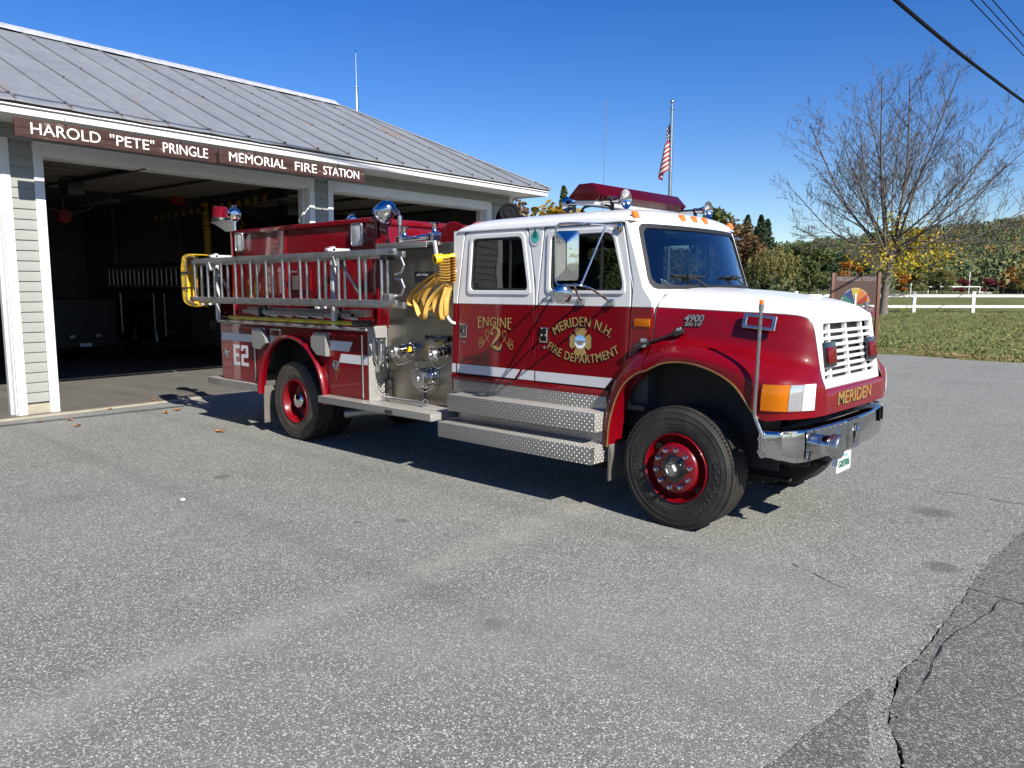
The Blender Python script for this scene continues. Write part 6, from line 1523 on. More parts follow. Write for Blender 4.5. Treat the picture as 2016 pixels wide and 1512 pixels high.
pr = obj('lower_panel', MB().obox(S_(.78, 1.19), sd_ * .80, sn * .02, (0, 0, .19)), simple('plum_sign_paint', (.10, .012, .03), .6), sg)
def on_sign(mb, u, z, o): 
    r_ = MB(); r_.merge(mb, lambda v: S_(u + v.x, z + v.y, o + max(0, v.z))); return r_
def fit_text(s, w, h=None, ext=.003, bold=.0):
    m = text_mb(s, 1.0, 0.001, 0); xs_ = [p[0] for p in m.v]; ys_ = [p[1] for p in m.v]; sw = w / (max(xs_) - min(xs_)); k = (h / (max(ys_) - min(ys_))) if h else sw
    m = text_mb(s, 1.0, ext, bold / max(sw, 1e-6)); o = MB(); o.merge(m, lambda v: Vector((v.x * sw, v.y * k, v.z))); return o
obj('lettering', on_sign(fit_text('FIRE DANGER TODAY', 1.46, .13, .003, .0015), .79, 2.40, .022), MT['grey_paint'], bdp)
obj('lettering', on_sign(fit_text('FOREST FIRES', .86, .11, .003, .0015), 1.05, 1.26, .022), MT['grey_paint'], pr)
cols = [('green_dial_paint', (.006, .085, .06)), ('blue_dial_paint', (.006, .02, .10)), ('yellow_dial_paint', (.32, .23, .01)), ('orange_dial_paint', (.34, .105, .01)), ('red_dial_paint', (.19, .009, .009))]
for k, (n_, c) in enumerate(cols):
    a0, a1 = math.pi * (1 - k / 5), math.pi * (1 - (k + 1) / 5)
    pl = [(0, 0)] + [(.56 * math.cos(a0 + (a1 - a0) * j / 8), .58 * math.sin(a0 + (a1 - a0) * j / 8)) for j in range(9)]
    obj('dial_sector', on_sign(shape_mb(pl, [], .006), .78, 1.51, .023), simple(n_, c, .5), bdp)
for k, wd in enumerate(('LOW', 'MODERATE', 'HIGH', 'VERY HIGH', 'EXTREME')):
    a = math.pi * (1 - (k + .5) / 5); tm = fit_text(wd, min(.24, .045 * len(wd)), .05, .002); q = MB(); ca, sa = math.cos(a - math.pi / 2), math.sin(a - math.pi / 2)
    q.merge(tm, lambda v: Vector((.52 * math.cos(a) + v.x * ca - v.y * sa, .54 * math.sin(a) + v.x * sa + v.y * ca, v.z))); obj('dial_word', on_sign(q, .78, 1.51, .03), MT['stripe'], bdp)
obj('pointer', on_sign(shape_mb([(-.035, -.09), (.035, -.09), (.028, .28), (.05, .28), (.0, .40), (-.05, .28), (-.028, .28)], [], .012), .79, 1.52, .042), MT['stripe'], bdp)
fpz = base_h(-10.43, 15.6)
fp = thing('flagpole', 'tall silver flagpole with a ball on top behind the cab', 'flagpole', (-10.28, 15.47, fpz))
obj('pole', MB().tube([(0, 0, 0), (0, 0, 4), (0, 0, 7.75)], [.075, .068, .05], 14), MT['alu'], fp); obj('ball', MB().sphere((0, 0, 7.93), .062, 14), MT['alu'], fp); obj('truck_cap', MB().lathe([(.03, 7.75), (.03, 7.88)], (0, 0, 0), (0, 0, 1), 10).lathe([(.075, 7.70), (.075, 7.74)], (0, 0, 0), (0, 0, 1), 12), MT['alu'], fp)
# flag hanging limp: cloth in deep vertical folds, canton at the top
t = NT('stars_and_stripes_cloth'); uv = t.n('ShaderNodeUVMap'); u_, v_, _z = t.sep(uv.outputs[0])
st = t.math('FLOORED_MODULO', t.math('FLOOR', t.math('MULTIPLY', v_, 13)), 2.0); c = t.mix(st, (.26, .012, .02), (.46, .45, .44))
can = t.math('MULTIPLY', t.math('LESS_THAN', u_, .42), t.math('GREATER_THAN', v_, .46))
fu = t.math('SUBTRACT', t.math('FRACT', t.math('MULTIPLY', u_, 6 / .42)), .5); fv_ = t.math('SUBTRACT', t.math('FRACT', t.math('MULTIPLY', t.math('SUBTRACT', v_, .46), 5 / .54)), .5)
sr = t.math('SQRT', t.math('ADD', t.math('POWER', fu, 2), t.math('POWER', fv_, 2)))
c = t.mix(can, c, t.mix(t.math('LESS_THAN', sr, .27), (.016, .018, .075), (.48, .47, .47))); flagmat = t.pbr(c, .8)
rows = []; uvs = []
NA, NB = 28, 36
for i in range(NA + 1):
    v = 1 - i / NA; row = []
    for j in range(NB + 1):
        u = j / NB
        # hoist edge runs down the pole; the fly end sags below it
        sag = .95 * u ** .75; reach = .23 * math.sin(min(1, u * 1.0) * math.pi * .5) * (.35 + .65 * (1 - v)) + .05
        fold = .085 * math.sin(u * 15 + 1.3 * (1 - v)) * (.4 + .6 * u)
        d = -_rt * reach * (.9 + .25 * math.sin(u * 9)) + Vector((CF.x, CF.y, 0)) * fold + _rt * .07 * math.sin(u * 11 + 2)
        row.append(Vector((d.x, d.y, 7.40 - .98 * (1 - v) - sag)))
    rows.append(row)
fm = mesh_of('flag', MB().grid(rows), [flagmat], ang=180)
ul = fm.uv_layers.new(name='UVMap')
for lp in fm.loops: ul.data[lp.index].uv = ((lp.vertex_index % (NB + 1)) / NB, 1 - (lp.vertex_index // (NB + 1)) / NA)
fg = link('flag', fm); fg.location = (-10.28, 15.47, fpz); tag(fg, 'american flag hanging limp from the silver flagpole', 'flag')
def goal(name, label, a, b, h, dpt):
    a, b = Vector(a), Vector(b); g_ = thing(name, label, 'goal', a, 0, 'white goals on the playing field'); bk_ = Vector((CF.x, CF.y, 0)) * dpt; d = b - a; H = Vector((0, 0, h))
    for p in (Vector((0, 0, 0)), d): obj('post', MB().tube([p, p + H], .06, 8), MT['trim'], g_); obj('back_stay', MB().tube([p + H, p + H * .95 + bk_ * .4, p + bk_], .035, 6), MT['trim'], g_)
    obj('crossbar', MB().tube([H, d + H], .06, 8), MT['trim'], g_); obj('ground_bar', MB().tube([bk_ + Vector((0, 0, .03)), d + bk_ + Vector((0, 0, .03))], .035, 6), MT['trim'], g_)
goal('soccer_goal', 'large white goal frame on the playing field behind the fence', (-26.1, 105.5, 1.2), (-21.1, 110.0, 1.2), 1.12, 1.6)
goal('soccer_goal', 'small white goal frame standing inside the large one', (-27.52, 115.07, 1.2), (-25.46, 116.97, 1.2), 1.0, 1.2)
for (x, y, z0, zt, w, lb) in ((-39.2, 214.4, 1.8, 8.4, 3.2, 'taller of the two floodlight poles beyond the field'), (-40.6, 213.1, 1.8, 7.0, 3.0, 'shorter of the two floodlight poles beyond the field')):
    q = thing('floodlight_pole', lb, 'floodlight', (x, y, z0 - 1.5), 0, 'floodlights beyond the field'); obj('pole', MB().tube([(0, 0, 0), (0, 0, zt)], .16, 8), MT['steel_pole'], q)
    for zz in (zt - .1, zt - .75): obj('crossarm', MB().beam(-_rt * w + Vector((0, 0, zz)), _rt * w + Vector((0, 0, zz)), .12, .12), MT['steel_pole'], q)
    for k in range(7):
        for zz in (zt + .12, zt - .5): obj('lamp', MB().sphere(tuple(_rt * (w * (-.9 + .3 * k)) + Vector((0, 0, zz))), .28, 8), MT['alu'], q)
for (x, y, z, h, lb) in ((-21.7, 106.9, 1.2, 3.0, 'slim white pole beside the burgundy trees'), (-27.2, 101.9, 1.2, 2.0, 'short grey pole right of the small orange maple')):
    q = thing('utility_pole', lb, 'pole', (x, y, z), 0); obj('pole', MB().tube([(0, 0, 0), (0, 0, h)], .06, 8), MT['trim'], q)
dg = thing('dugout', 'low dark dugout shelter at the right edge of the field', 'shelter', (-19.9, 115.3, 1.2))
du = Vector((4.2, 3.9, 0))
obj('roof', MB().beam(Vector((0, 0, 1.0)), du + Vector((0, 0, 1.05)), 2.0, .10), MT['chassis'], dg); obj('back_wall', MB().beam(Vector((0, 0, .5)), du + Vector((0, 0, .5)), .1, .95), MT['chassis'], dg)
for k in range(4): obj('post', MB().beam(du * (k / 3) + sn * .9, du * (k / 3) + sn * .9 + Vector((0, 0, 1.0)), .07, .07, (1, 0, 0)), MT['steel_pole'], dg)
bl = thing('bleachers', 'low white bleachers between the goal and the dugout', 'bleachers', (-22.6, 112.9, 1.2))
for k in range(3): obj('bench', MB().beam(Vector((0, 0, .15 + .15 * k)) + nf * (-.5 * k), Vector((2.6, 2.4, .15 + .15 * k)) + nf * (-.5 * k), .3, .06), MT['trim'], bl)
# overhead lines
def wire(name, lb, pts, r, mat, group=None):
    o = obj(name, MB().tube(spline(pts, 40), r, 7), mat, None); tag(o, lb, 'cable', group); return o
wc = [(-1.05, -40, 7.6), (-1.1, -20, 7.0), (-1.12, 0, 6.80), (-1.15, 6, 6.80), (-1.1, 15, 6.85), (-.95, 40, 7.5), (-.9, 60, 8.2)]
wire('overhead_cable', 'thick black twisted cable crossing the upper right corner', wc, .036, MT['matte_black'])
for k, (dz, dx, lb) in enumerate(((0, 0, 'first of the thin wires at the top right corner, nearest the cable'), (.12, .13, 'middle one of the thin wires at the top right corner'), (.25, .27, 'outermost of the thin wires at the top right corner'))):
    wire('overhead_wire', lb, [(-2.85 + dx, -60, 10.3 + dz + .5), (-2.85 + dx, 0, 10.3 + dz), (-2.85 + dx, 25, 10.3 + dz), (-2.7 + dx, 80, 10.9 + dz)],   .016, MT['matte_black'], 'thin wires at the top right corner')
# ================================================================== the fire station; local x = out of the front wall, y = along it to the right
ST = (-10.8706, -2.538, 0); SR = R(4.0)
stn = thing('fire_station', 'grey clapboard fire station with a weathered metal roof and open garage bays', 'building', ST, SR)
DH = 4.15
# structural walls
def wallbox(name, *a, mat='siding'): return obj(name, MB().box(*a), MT[mat], stn)
wallbox('front_wall', -.22, -.03, -22, 12.05, DH + .0, 4.70)
pill = [(-.62, 0), (5.17, 5.80), (10.97, 12.05)]
fw = []
for s0, s1 in pill:
    fw.append(wallbox('wall_pier', -.22, -.03, s0 + .01, s1 - .01, .17, DH - .002))
    obj('pier_footing', MB().box(-.25, -.005, s0 + .10, s1 - .10, 0, .168), MT['concrete'], stn, bevel=.01)
wallbox('front_wall', -.22, -.03, -22, -12.3, 0, DH - .002); wallbox('front_wall', -.22, -.03, -7.1, -5.76, 0, DH - .002)  # unseen opening between these walls, added to reflect dark in the cab windows
wallbox('side_wall', -12.6, -.23, 11.86, 12.05, 0, 4.70); wallbox('side_wall', -12.6, -.23, -22, -21.8, 0, 4.7); wallbox('rear_wall', -12.8, -12.61, -22, 12.05, 0, 4.70)
# clapboards: bevelled boards, each one a piece
def clap_mesh(L):
    return mesh_of('clapboard', MB().prism([(-.03, 0), (.012, 0), (.012, .012), (-.012, .185), (-.03, .185)], lambda p: Vector((p[0], 0, p[1])), lambda p: Vector((p[0], L, p[1]))), [MT['siding']], bevel=.002, seg=1)
random.seed(3)
EXP = .163
for (s0, s1, z0, z1) in ((-.49, -.15, .20, 4.34), (5.30, 5.68, .2, 4.34), (11.16, 11.93, .2, 4.34)):
    me = clap_mesh(s1 - s0); z = z0
    while z < z1 - .08:
        o = link('clapboard', me, stn); o.location = (.0, s0, z); o.rotation_euler = (0, random.uniform(-.006, .006), 0); z += EXP
# row above the doors, behind the hanging signs
me = clap_mesh(4.0)
for i in range(2):
    for k in range(6):
        o = link('clapboard', me, stn); o.location = (0, -12 + 4.0 * k + .002 * k, 4.35 + EXP * i)
cl = MB(); z = .2
while z < 4.6:
    for sa, sb in (((-22, -12.45), (-6.95, -5.9)) if z < DH else ((-22, -12.2),)): cl.prism([(-.03, 0), (.012, 0), (.012, .012), (-.012, .185), (-.03, .185)], lambda p: Vector((p[0], sa, z + p[1])), lambda p: Vector((p[0], sb, z + p[1])))
    z += EXP
obj('clapboard_siding', cl, MT['siding'], stn, kind='stuff')
# trim boards round the bays
def trim(name, *a, bev=.006): return obj(name, MB().box(*a), MT['trim'], stn, bevel=bev)
for s0, s1 in pill:
    trim('door_trim', -.03, .028, s0, s0 + .135 if s0 < 10 else s0 + .19, 0, 4.33)
    if s1 < 12: trim('door_trim', -.03, .028, s1 - .135 - (.01 if s1 == 0 else 0), s1, 0, 4.33)
trim('corner_board', -.03, .032, 11.92, 12.075, 0, 4.72); trim('corner_board', -.2, -.032, 12.05, 12.075, 0, 4.72)
for s0, s1 in ((0, 5.17), (5.80, 10.97), (-5.75, -.62)):
    trim('header_trim', -.03, .028, s0 + .001, s1 - .001, DH, 4.33); trim('header_trim', -.02, .045, s0 - .13, s1 + .13, 4.332, 4.362); trim('header_soffit', -.36, -.031, s0, s1, DH - .012, DH + .02)
    trim('header_lip', -.05, -.03 + .02, s0 + .002, s1 - .002, DH + .03, DH + .10)
    for s, sg_ in ((s0, 1), (s1, -1)):
        trim('door_jamb', -.36, -.031, s - sg_ * .05, s + sg_ * .012, .0, DH - .014); trim('door_stop', -.22, -.15, s + sg_ * .012, s + sg_ * .045, .0, DH - .014)
trim('door_trim', -.03, .028, -5.9, -5.751, 0, 4.33); trim('door_trim', -.03, .028, -7.1, -6.95, 0, 4.33); trim('door_trim', -.03, .028, -12.45, -12.3, 0, 4.33)  # the last two boards edge the added unseen opening
for s in (.0, 5.17, 5.80, 10.97, -.62): obj('door_bracket', MB().box(.03, .045, s - .03 + (.06 if s in (.0, 5.80) else -.06), s + .03 + (.06 if s in (.0, 5.80) else -.06), 4.24, 4.33), MT['trim'], stn)
# eaves
EV, ES = 1.05, 12.45
def rz(off): return 4.765 + (EV - off) * .4456
trim('fascia', .97, 1.0, -26, ES - .08, 4.558, 4.655, bev=.004)
obj('gutter_lip', MB().box(1.0, 1.035, -26, ES - .05, 4.668, 4.69).box(.97, 1.0, -26, ES - .05, 4.66, 4.70), MT['trim'], stn, bevel=.003)
obj('drip_edge', MB().box(1.0, 1.065, -26, ES, 4.722, 4.748), MT['roof_edge'], stn, bevel=.004)
obj('eave_board', MB().box(.96, 1.03, -26, ES - .03, 4.694, 4.722), simple('brown_eave_board', (.09, .07, .06), .7), stn)
obj('soffit', MB().box(-.03, .965, -26, ES - .05, 4.60, 4.615).box(-12.6, -.031, 12.05, ES - .05, 4.60, 4.615), MT['trim'], stn)
obj('side_fascia', MB().box(-13.4, .99, ES - .075, ES - .045, 4.56, 4.70), MT['trim'], stn)
# standing seam roof: each pan between two seams is a piece with its own rib
RO, RS = -4.9, 9.85
def hip(s): return EV + .02 if s <= RS else EV + .02
def top_off(s): return RO if s <= RS else RO + (s - RS) / (ES + .02 - RS) * (EV + .02 - RO)
roofp = obj('roof', MB().add([(RO, -26, rz(RO) - .05), (RO, RS, rz(RO) - .05), (EV - .02, ES - .02, rz(EV) - .05), (EV - .02, -26, rz(EV) - .05)], [(0, 1, 2, 3)]), MT['roof_edge'], stn)
SP = .763; s = 4.63 - SP * 40; pans = {}
random.seed(8)
while s < ES:
    e = min(s + SP, ES + .01)
    mb = MB(); pts = [(EV + .02, s + .002), (EV + .02, e - .002)]
    if s < RS < e: pts += [(top_off(e), e - .002), (RO, RS), (RO, s + .002)]
    else: pts += [(top_off(e), e - .002), (top_off(s), s + .002)]
    dz = random.uniform(-.004, .004)
    up = lambda p, h: Vector((p[0], p[1], rz(p[0]) + h + dz))
    # pan in rows so that the sheet can dish a little
    n = 10; rows = []
    for i in range(n + 1):
        f = i / n; row = []
        for j in range(5):
            ss = s + .002 + (e - s - .004) * j / 4; off = (EV + .02) + (top_off(ss) - EV - .02) * f
            row.append((off, ss, rz(off) + dz - .010 * math.sin(math.pi * j / 4) + .006 * noise.noise((off * .9, ss * 1.7, s))))
        rows.append(row)
    mb.grid(rows); mb.grid([[(r[0], r[1], r[2] - .03) for r in rows[0]], rows[0]])
    t_ = top_off(s)
    if EV - t_ > .15:
        ra = Vector((EV + .03, s, rz(EV + .03) + .010)); rb = Vector((t_, s, rz(t_) + .010)); mb.beam(ra, rb, .022, .042, (0, 0, 1))
    pan = obj('roof_panel', mb, MT['roof'], roofp, ang=25)
    if -2 < s < ES:
        for f in (.0, .42 + .1 * math.sin(s * 5), .80 + .06 * math.sin(s * 9)):
            off = EV + .02 + (t_ - EV - .02) * f
            obj('seam_cleat', MB().box(off - .025, off + .01, s - .014, s + .014, rz(off) + .012, rz(off) + .045), MT['roof_edge'], roofp)
    s = e
obj('ridge_cap', MB().grid([[(RO + .30, y, rz(RO + .30) + .035 + .012 * noise.noise((y * .8, 1, 0))), (RO + .05, y, rz(RO) + .07 + .012 * noise.noise((y * .8, 2, 0))), (RO - .3, y, rz(RO) - .05)] for y in [-26 + .5 * k for k in range(72)] + [RS]]), simple('pale_ridge_cap', (.52, .53, .54), .5, .3, var=.2), roofp, ang=60)
obj('hip_cap', MB().tube([(EV, ES - .01, rz(EV) + .015), (RO, RS, rz(RO) + .015)], .03, 6), MT['roof'], roofp)
obj('rear_slope', MB().add([(RO, -26, rz(RO) - .02), (-13.6, -26, 4.75), (-13.6, ES, 4.75), (RO, RS, rz(RO) - .02)], [(0, 1, 2, 3)]), MT['roof'], roofp)
obj('hip_slope', MB().add([(RO, RS, rz(RO) - .01), (-13.6, ES, 4.75), (EV + .02, ES + .01, rz(EV) - .01)], [(0, 1, 2)]), MT['roof'], roofp)
ml = MB()
# ---- inside
obj('floor', MB().box(-12.6, .30, -21.8, 11.86, -.05, .012), MT['floor'], stn, kind='structure')
obj('floor_sill', MB().box(.18, .34, -5.75, 11.0, -.05, .016), MT['concrete'], stn, bevel=.006)
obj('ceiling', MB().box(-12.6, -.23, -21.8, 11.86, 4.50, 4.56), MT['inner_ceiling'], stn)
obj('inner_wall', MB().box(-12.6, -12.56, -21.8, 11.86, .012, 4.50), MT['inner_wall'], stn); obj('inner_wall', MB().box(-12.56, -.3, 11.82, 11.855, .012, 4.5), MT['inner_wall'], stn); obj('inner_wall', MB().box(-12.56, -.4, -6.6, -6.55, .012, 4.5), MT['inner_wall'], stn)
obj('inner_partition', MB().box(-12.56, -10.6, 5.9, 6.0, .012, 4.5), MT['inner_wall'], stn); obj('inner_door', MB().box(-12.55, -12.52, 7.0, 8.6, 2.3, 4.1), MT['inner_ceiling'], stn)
# raised overhead doors under the ceiling
def overhead_door(s0, s1, lb):
    d = thing('overhead_door', lb, 'garage door', (ST[0], ST[1], 0), SR, 'raised overhead garage doors')
    for k in range(7):
        x1 = -.55 - .62 * k; sec = obj('door_section', MB().box(x1 - .605, x1, s0 + .06, s1 - .06, 4.26, 4.31).box(x1 - .605, x1 - .56, s0 + .06, s1 - .06, 4.24, 4.26).box(x1 - .045, x1, s0 + .06, s1 - .06, 4.24, 4.26), MT['door_underside'], d, bevel=.004)
    for s in (s0 + .03, (s0 * 2 + s1) / 3, (s0 + 2 * s1) / 3, s1 - .03):
        obj('door_strut' if s0 + .1 < s < s1 - .1 else 'door_track', MB().box(-4.95, -.45, s - .02, s + .02, 4.19, 4.235), MT['black'], d)
    obj('torsion_bar', MB().tube([(-.40, s0 + .1, 4.42), (-.40, s1 - .1, 4.42)], .03, 8), MT['black'], d)
    m = (s0 + s1) / 2
    return d
overhead_door(0, 5.17, 'raised overhead door above the left open bay with the big sign'); overhead_door(5.80, 10.97, 'raised overhead door above the open bay behind the cab'); overhead_door(-5.75, -.62, 'raised overhead door of the bay at the left edge')
def SL(x, y, z): return Vector((ST[0] + x * math.cos(SR) - y * math.sin(SR), ST[1] + x * math.sin(SR) + y * math.cos(SR), z))
def inside(name, lb, cat, x, y, z, group=None):
    return thing(name, lb, cat, SL(x, y, z), SR, group)
for (x, y, z, lb) in ((-3.0, 1.66, 4.05, 'black garage door opener under the ceiling of the left bay'), (-3.3, 7.0, 4.05, 'black garage door opener seen above the hose bed')):
    o = inside('door_opener', lb, 'opener', x, y, z, 'garage door openers'); obj('motor', MB().box(-.22, .22, -.16, .16, -.15, .12).lathe([(.11, -.2), (.11, .2)], (0, 0, -.04), (1, 0, 0), 14), MT['black'], o, bevel=.02); obj('rail', MB().box(.2, 3.0, -.03, .03, .08, .12), MT['black'], o); obj('bracket', MB().beam((-.1, -.15, .1), (-.15, -.15, .40), .03, .03, (1, 0, 0)).beam((.1, .15, .1), (.15, .3, .40), .03, .03, (1, 0, 0)), MT['black'], o)
    obj('cable', MB().tube(spline([(0, .2, -.1), (.1, .35, -.35), (.0, -.2, -.5), (0, -1.2, -.15)], 16), .012, 5), MT['black'], o)
for (x, y, z, lb) in ((-6.0, 2.68, 3.73, 'red cord reel hanging near the left wall inside the bay'), (-4.6, 4.75, 4.22, 'red cord reel hanging in the middle of the left bay')):
    o = inside('cord_reel', lb, 'reel', x, y, z, 'red cord reels'); obj('drum', MB().lathe([(.05, -.08), (.16, -.08), (.17, 0), (.16, .08), (.05, .08)], (0, 0, 0), (1, .3, 0), 20), simple('dull_red_plastic', (.18, .01, .01), .5), o); obj('cord', MB().tube([(0, 0, -.1), (.01, .02, -1.0), (0, 0, -1.5)], .012, 5), MT['black'], o); obj('hanger', MB().box(-.02, .02, -.02, .02, .1, 4.5 - z), MT['black'], o)
for (x, y, z, lb) in ((-5.6, 3.6, 4.10, 'long fluorescent light fixture on the ceiling inside the left bay'), (-5.6, 5.0, 4.38, 'fluorescent light fixture beside the red cord reel')):
    o = inside('light_fixture', lb, 'light', x, y, z, 'unlit fluorescent fixtures'); obj('housing', MB().box(-1.6, .2, -.16, .16, 0, .07), MT['inner_ceiling'], o, bevel=.01); obj('hanger', MB().box(-.5, -.48, -.02, .02, .07, 4.5 - z), MT['black'], o)
o = inside('exhaust_rail', 'yellow and black striped exhaust hose rail under the ceiling', 'rail', -6.6, 5.1, 3.85)
RA, RB_ = Vector((0, 0, 0)), Vector((4.9, .22, .24))
for k in range(30):
    a = RA.lerp(RB_, k / 30); b = RA.lerp(RB_, (k + .98) / 30); obj('rail_stripe', MB().beam(a, b, .06, .13), MT['dim_yellow'] if k % 2 else MT['black'], o)
obj('end_label', MB().beam(RB_, RB_ + (RB_ - RA) * .14, .06, .14), MT['black'], o)
o = inside('exhaust_hose', 'yellow ribbed exhaust hose hanging down behind the ladder cover', 'hose', -5.2, 5.8, 0)
obj('hose', MB().tube([(.0 + .04 * math.sin(k * .05), .0 + .10 * (k / 90) ** 2, 4.25 - .024 * k) for k in range(91)], [.078 + .022 * ((k // 2) % 2) for k in range(91)], 14), MT['dim_yellow'], o, ang=80)
obj('hook', MB().tube([(0, 0, 4.5), (0, 0, 4.25)], .03, 6), MT['black'], o)
o = inside('hoist_hook', 'yellow hoist hook hanging behind the round beacon', 'hook', -6.2, 7.45, 3.9); obj('hook', MB().tube(spline([(0, 0, .25), (0, .02, .1), (0, .10, -.05), (0, .02, -.15), (0, -.06, -.08)], 16), .03, 8), MT['dim_yellow'], o); obj('chain', MB().tube([(0, 0, .25), (0, 0, .6)], .015, 5), MT['black'], o)
# second engine and a rescue truck parked in the dark
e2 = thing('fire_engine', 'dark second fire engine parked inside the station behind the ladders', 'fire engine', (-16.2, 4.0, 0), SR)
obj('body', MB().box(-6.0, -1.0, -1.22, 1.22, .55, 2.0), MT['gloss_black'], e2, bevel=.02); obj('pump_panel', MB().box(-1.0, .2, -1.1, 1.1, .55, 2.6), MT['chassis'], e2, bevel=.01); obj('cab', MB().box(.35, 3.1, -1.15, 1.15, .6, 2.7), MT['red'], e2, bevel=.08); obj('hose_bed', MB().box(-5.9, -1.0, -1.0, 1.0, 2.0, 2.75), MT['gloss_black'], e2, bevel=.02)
for x in (-3.6, 1.9):
    for s_ in (-1, 1):
        obj('wheel', MB().lathe([(.26, .0), (.34, .0), (.5, .02), (.53, .06), (.53, .24), (.5, .28), (.2, .28)], (x, s_ * 1.2, .53), (0, -s_, 0), 28), MT['rubber'], e2); obj('rim', MB().lathe([(.0, .03), (.1, .02), (.2, .08), (.27, .0), (.27, .06)], (x, s_ * 1.215, .53), (0, -s_, 0), 24), MT['chrome'], e2)
        obj('fender_ring', MB().tube([(x + .66 * math.cos(a), s_ * 1.235, .55 + .66 * math.sin(a)) for a in [math.pi * k / 16 for k in range(17)]], .03, 6), MT['alu'], e2)
for z in (2.1, 2.6): obj('ladder_rail', MB().box(-5.6, .2, -1.32, -1.28, z - .03, z + .03), MT['alu_dull'], e2)
for k in range(22): obj('ladder_rung', MB().tube([(-5.45 + .26 * k, -1.30, 2.1), (-5.45 + .26 * k, -1.30, 2.6)], .018, 8), MT['alu_dull'], e2)
for z in (1.75, 1.1): obj('gauge', MB().lathe([(.13, 0), (.13, .03), (.10, .035), (.10, .02), (0, .02)], (-.1, -1.12, z), (0, -1, 0), 20), MT['alu_dull'], e2)
for x in (-5.0, -3.0, -2.4): obj('door_edge', MB().box(x - .008, x + .008, -1.235, -1.222, .7, 1.9), MT['alu'], e2)
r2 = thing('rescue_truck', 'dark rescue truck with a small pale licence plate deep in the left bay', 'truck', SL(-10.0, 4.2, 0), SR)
obj('body', MB().box(-2.2, 1.0, -.95, .95, .5, 1.75), MT['chassis'], r2, bevel=.06); obj('bumper', MB().box(1.0, 1.12, -.95, .95, .42, .60), MT['chassis'], r2, bevel=.02); obj('stripe', MB().box(1.0, 1.01, -.9, .9, 1.14, 1.18), MT['chassis'], r2)  # body and stripe coloured near black to paint the darkness of the bay
for y in (-.34, .34): obj('tail_light', MB().box(1.12, 1.13, y - .07, y + .07, .68, .76), MT['clear_lens'], r2)
obj('licence_plate', MB().box(1.125, 1.135, -.16, .16, .43, .52), MT['stripe'], r2)
for y in (-.8, .8): obj('wheel', MB().lathe([(.2, -.12), (.38, -.12), (.40, 0), (.38, .12), (.2, .12)], (.2, y, .4), (0, 1, 0), 20), MT['rubber'], r2)
# ---- hanging signs
def board(name, lb, s0, s1, z0, z1, words):
    b = thing(name, lb, 'sign', SL(1.0, s0, z0), SR, None)
    L, Hh = s1 - s0, z1 - z0
    pl = obj('plank', MB().box(-.02, .02, 0, L, 0, Hh * .49), MT['signwood'], b, bevel=.004); obj('plank', MB().box(-.021, .019, 0, L, Hh * .49 + .003, Hh), MT['signwood'], b, bevel=.004)
    for w, a0, a1, hh in words:
        m = fit_text(w, (a1 - a0) * L, hh, .006, .0); q = MB(); q.merge(m, lambda v: Vector((.0215 + v.z, (a0 + a1) / 2 * L + v.x, Hh * .5 + v.y)))
        obj('lettering', q, MT['signpaint'], b)
    for f in (.22, .80): obj('hanger', MB().tube([(0, f * L, Hh), (0, f * L, 4.60 - z0)], .006, 5).box(-.022, .022, f * L - .02, f * L + .02, Hh - .03, Hh + .01), MT['black'], b)
    return b
board('sign_board', 'longer brown hanging sign reading HAROLD PETE PRINGLE in white letters', -.73, 2.44, 4.235, 4.502, [('HAROLD', .065, .378, .165), ('"PETE"', .425, .650, .165), ('PRINGLE', .695, .95, .165)])
board('sign_board', 'shorter brown hanging sign reading MEMORIAL FIRE STATION in white letters', 2.505, 5.84, 4.245, 4.508, [('MEMORIAL', .055, .415, .165), ('FIRE', .475, .63, .165), ('STATION', .68, .955, .165)])
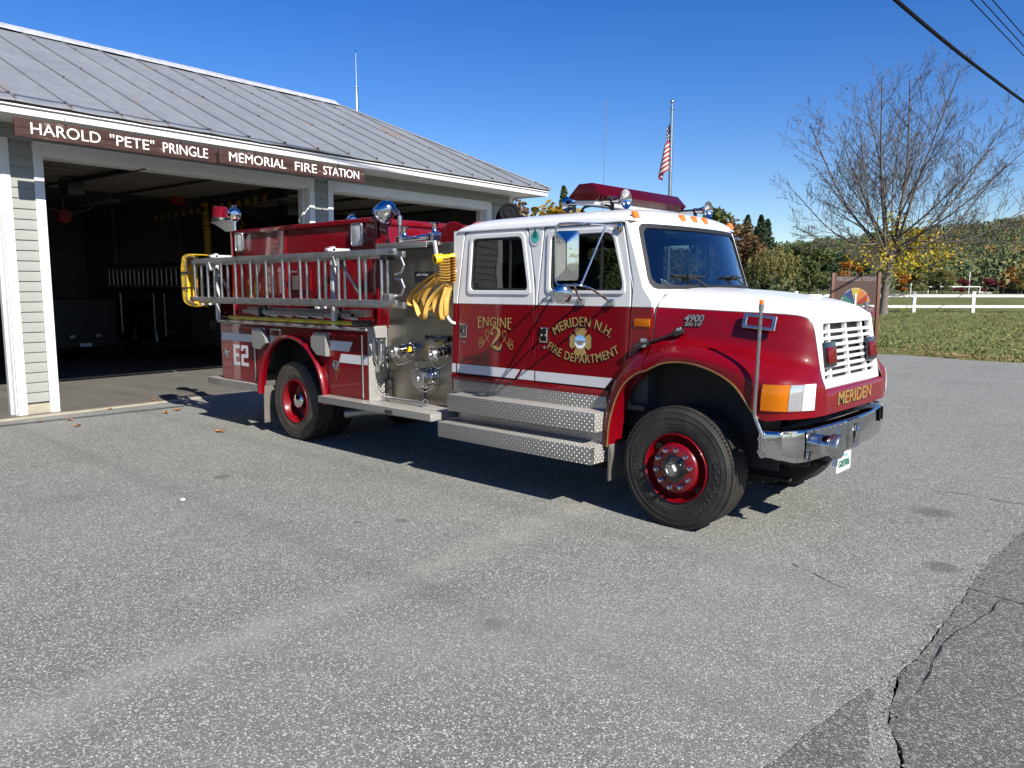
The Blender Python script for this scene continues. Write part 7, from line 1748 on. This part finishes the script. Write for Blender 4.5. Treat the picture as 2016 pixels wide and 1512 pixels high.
an = thing('roof_antenna', 'thin white whip antenna standing behind the right slope of the station roof', 'antenna', SL(-4.5, 10.39, 7.26))
obj('mast', MB().tube([(0, 0, -.6), (0, 0, .68)], .022, 8), MT['trim'], an); obj('whip', MB().tube([(0, 0, .62), (-.01, 0, 1.62)], [.012, .006], 6), MT['stripe'], an); obj('bracket', MB().box(-.08, .08, -.012, .012, .62, .65), MT['steel_pole'], an); obj('tip', MB().tube([(-.01, 0, 1.62), (-.01, 0, 1.70)], .011, 6), MT['black'], an); obj('feed_cable', MB().tube([(.05, 0, .60), (.035, .02, .2), (.03, .02, -.6)], .008, 5), MT['black'], an)
# fallen leaves and a stone near the door
random.seed(4)
LG = simple('brown_fallen_leaf', (.30, .13, .045), .8, var=.3)
for (x, y, lb) in ((-9.92, -3.11, 'brown leaf by the foot of the left pier'), (-9.75, -2.75, 'curled brown leaf just right of the pier foot'), (-10.45, -1.9, 'small brown leaf at the door sill'), (-9.13, -2.85, 'brown leaf lying farthest from the sill'), (-10.95, -.95, 'orange leaf on the edge of the door sill'), (-9.57, -1.14, 'orange leaf beside the shadow of the engine'), (-9.4, -1.42, 'dark leaf beside the orange one near the engine shadow'), (-7.15, -1.62, 'brown leaf on the asphalt below the rear wheel'), (-9.3, -.62, 'leaf in the shadow behind the rear step')):
    a = random.uniform(0, 6.28); r = random.uniform(.05, .085); mb = MB(); cen_ = (0, 0, .015)
    pts = []
    for k in range(10):
        t_ = 2 * math.pi * k / 10; rr = r * (1.0 if k % 2 == 0 else .5); pts.append((rr * math.cos(t_ + a) * 1.3, rr * math.sin(t_ + a), .012 + .03 * random.random() * (k % 3 > 0)))
    mb.add([cen_] + pts, [(0, k + 1, (k + 1) % 10 + 1) for k in range(10)])
    o = obj('fallen_leaf', mb, LG, None, smooth=False); o.location = (x, y, 0.005); tag(o, lb, 'leaf', 'fallen leaves near the garage door')
sto = obj('stone', MB().sphere((0, 0, .012), .035, 8, sz=(1.2, .8, .5)), MT['stripe'], None); sto.location = (-3.96, -3.63, 0); tag(sto, 'small white stone on the asphalt left of the engine', 'stone')
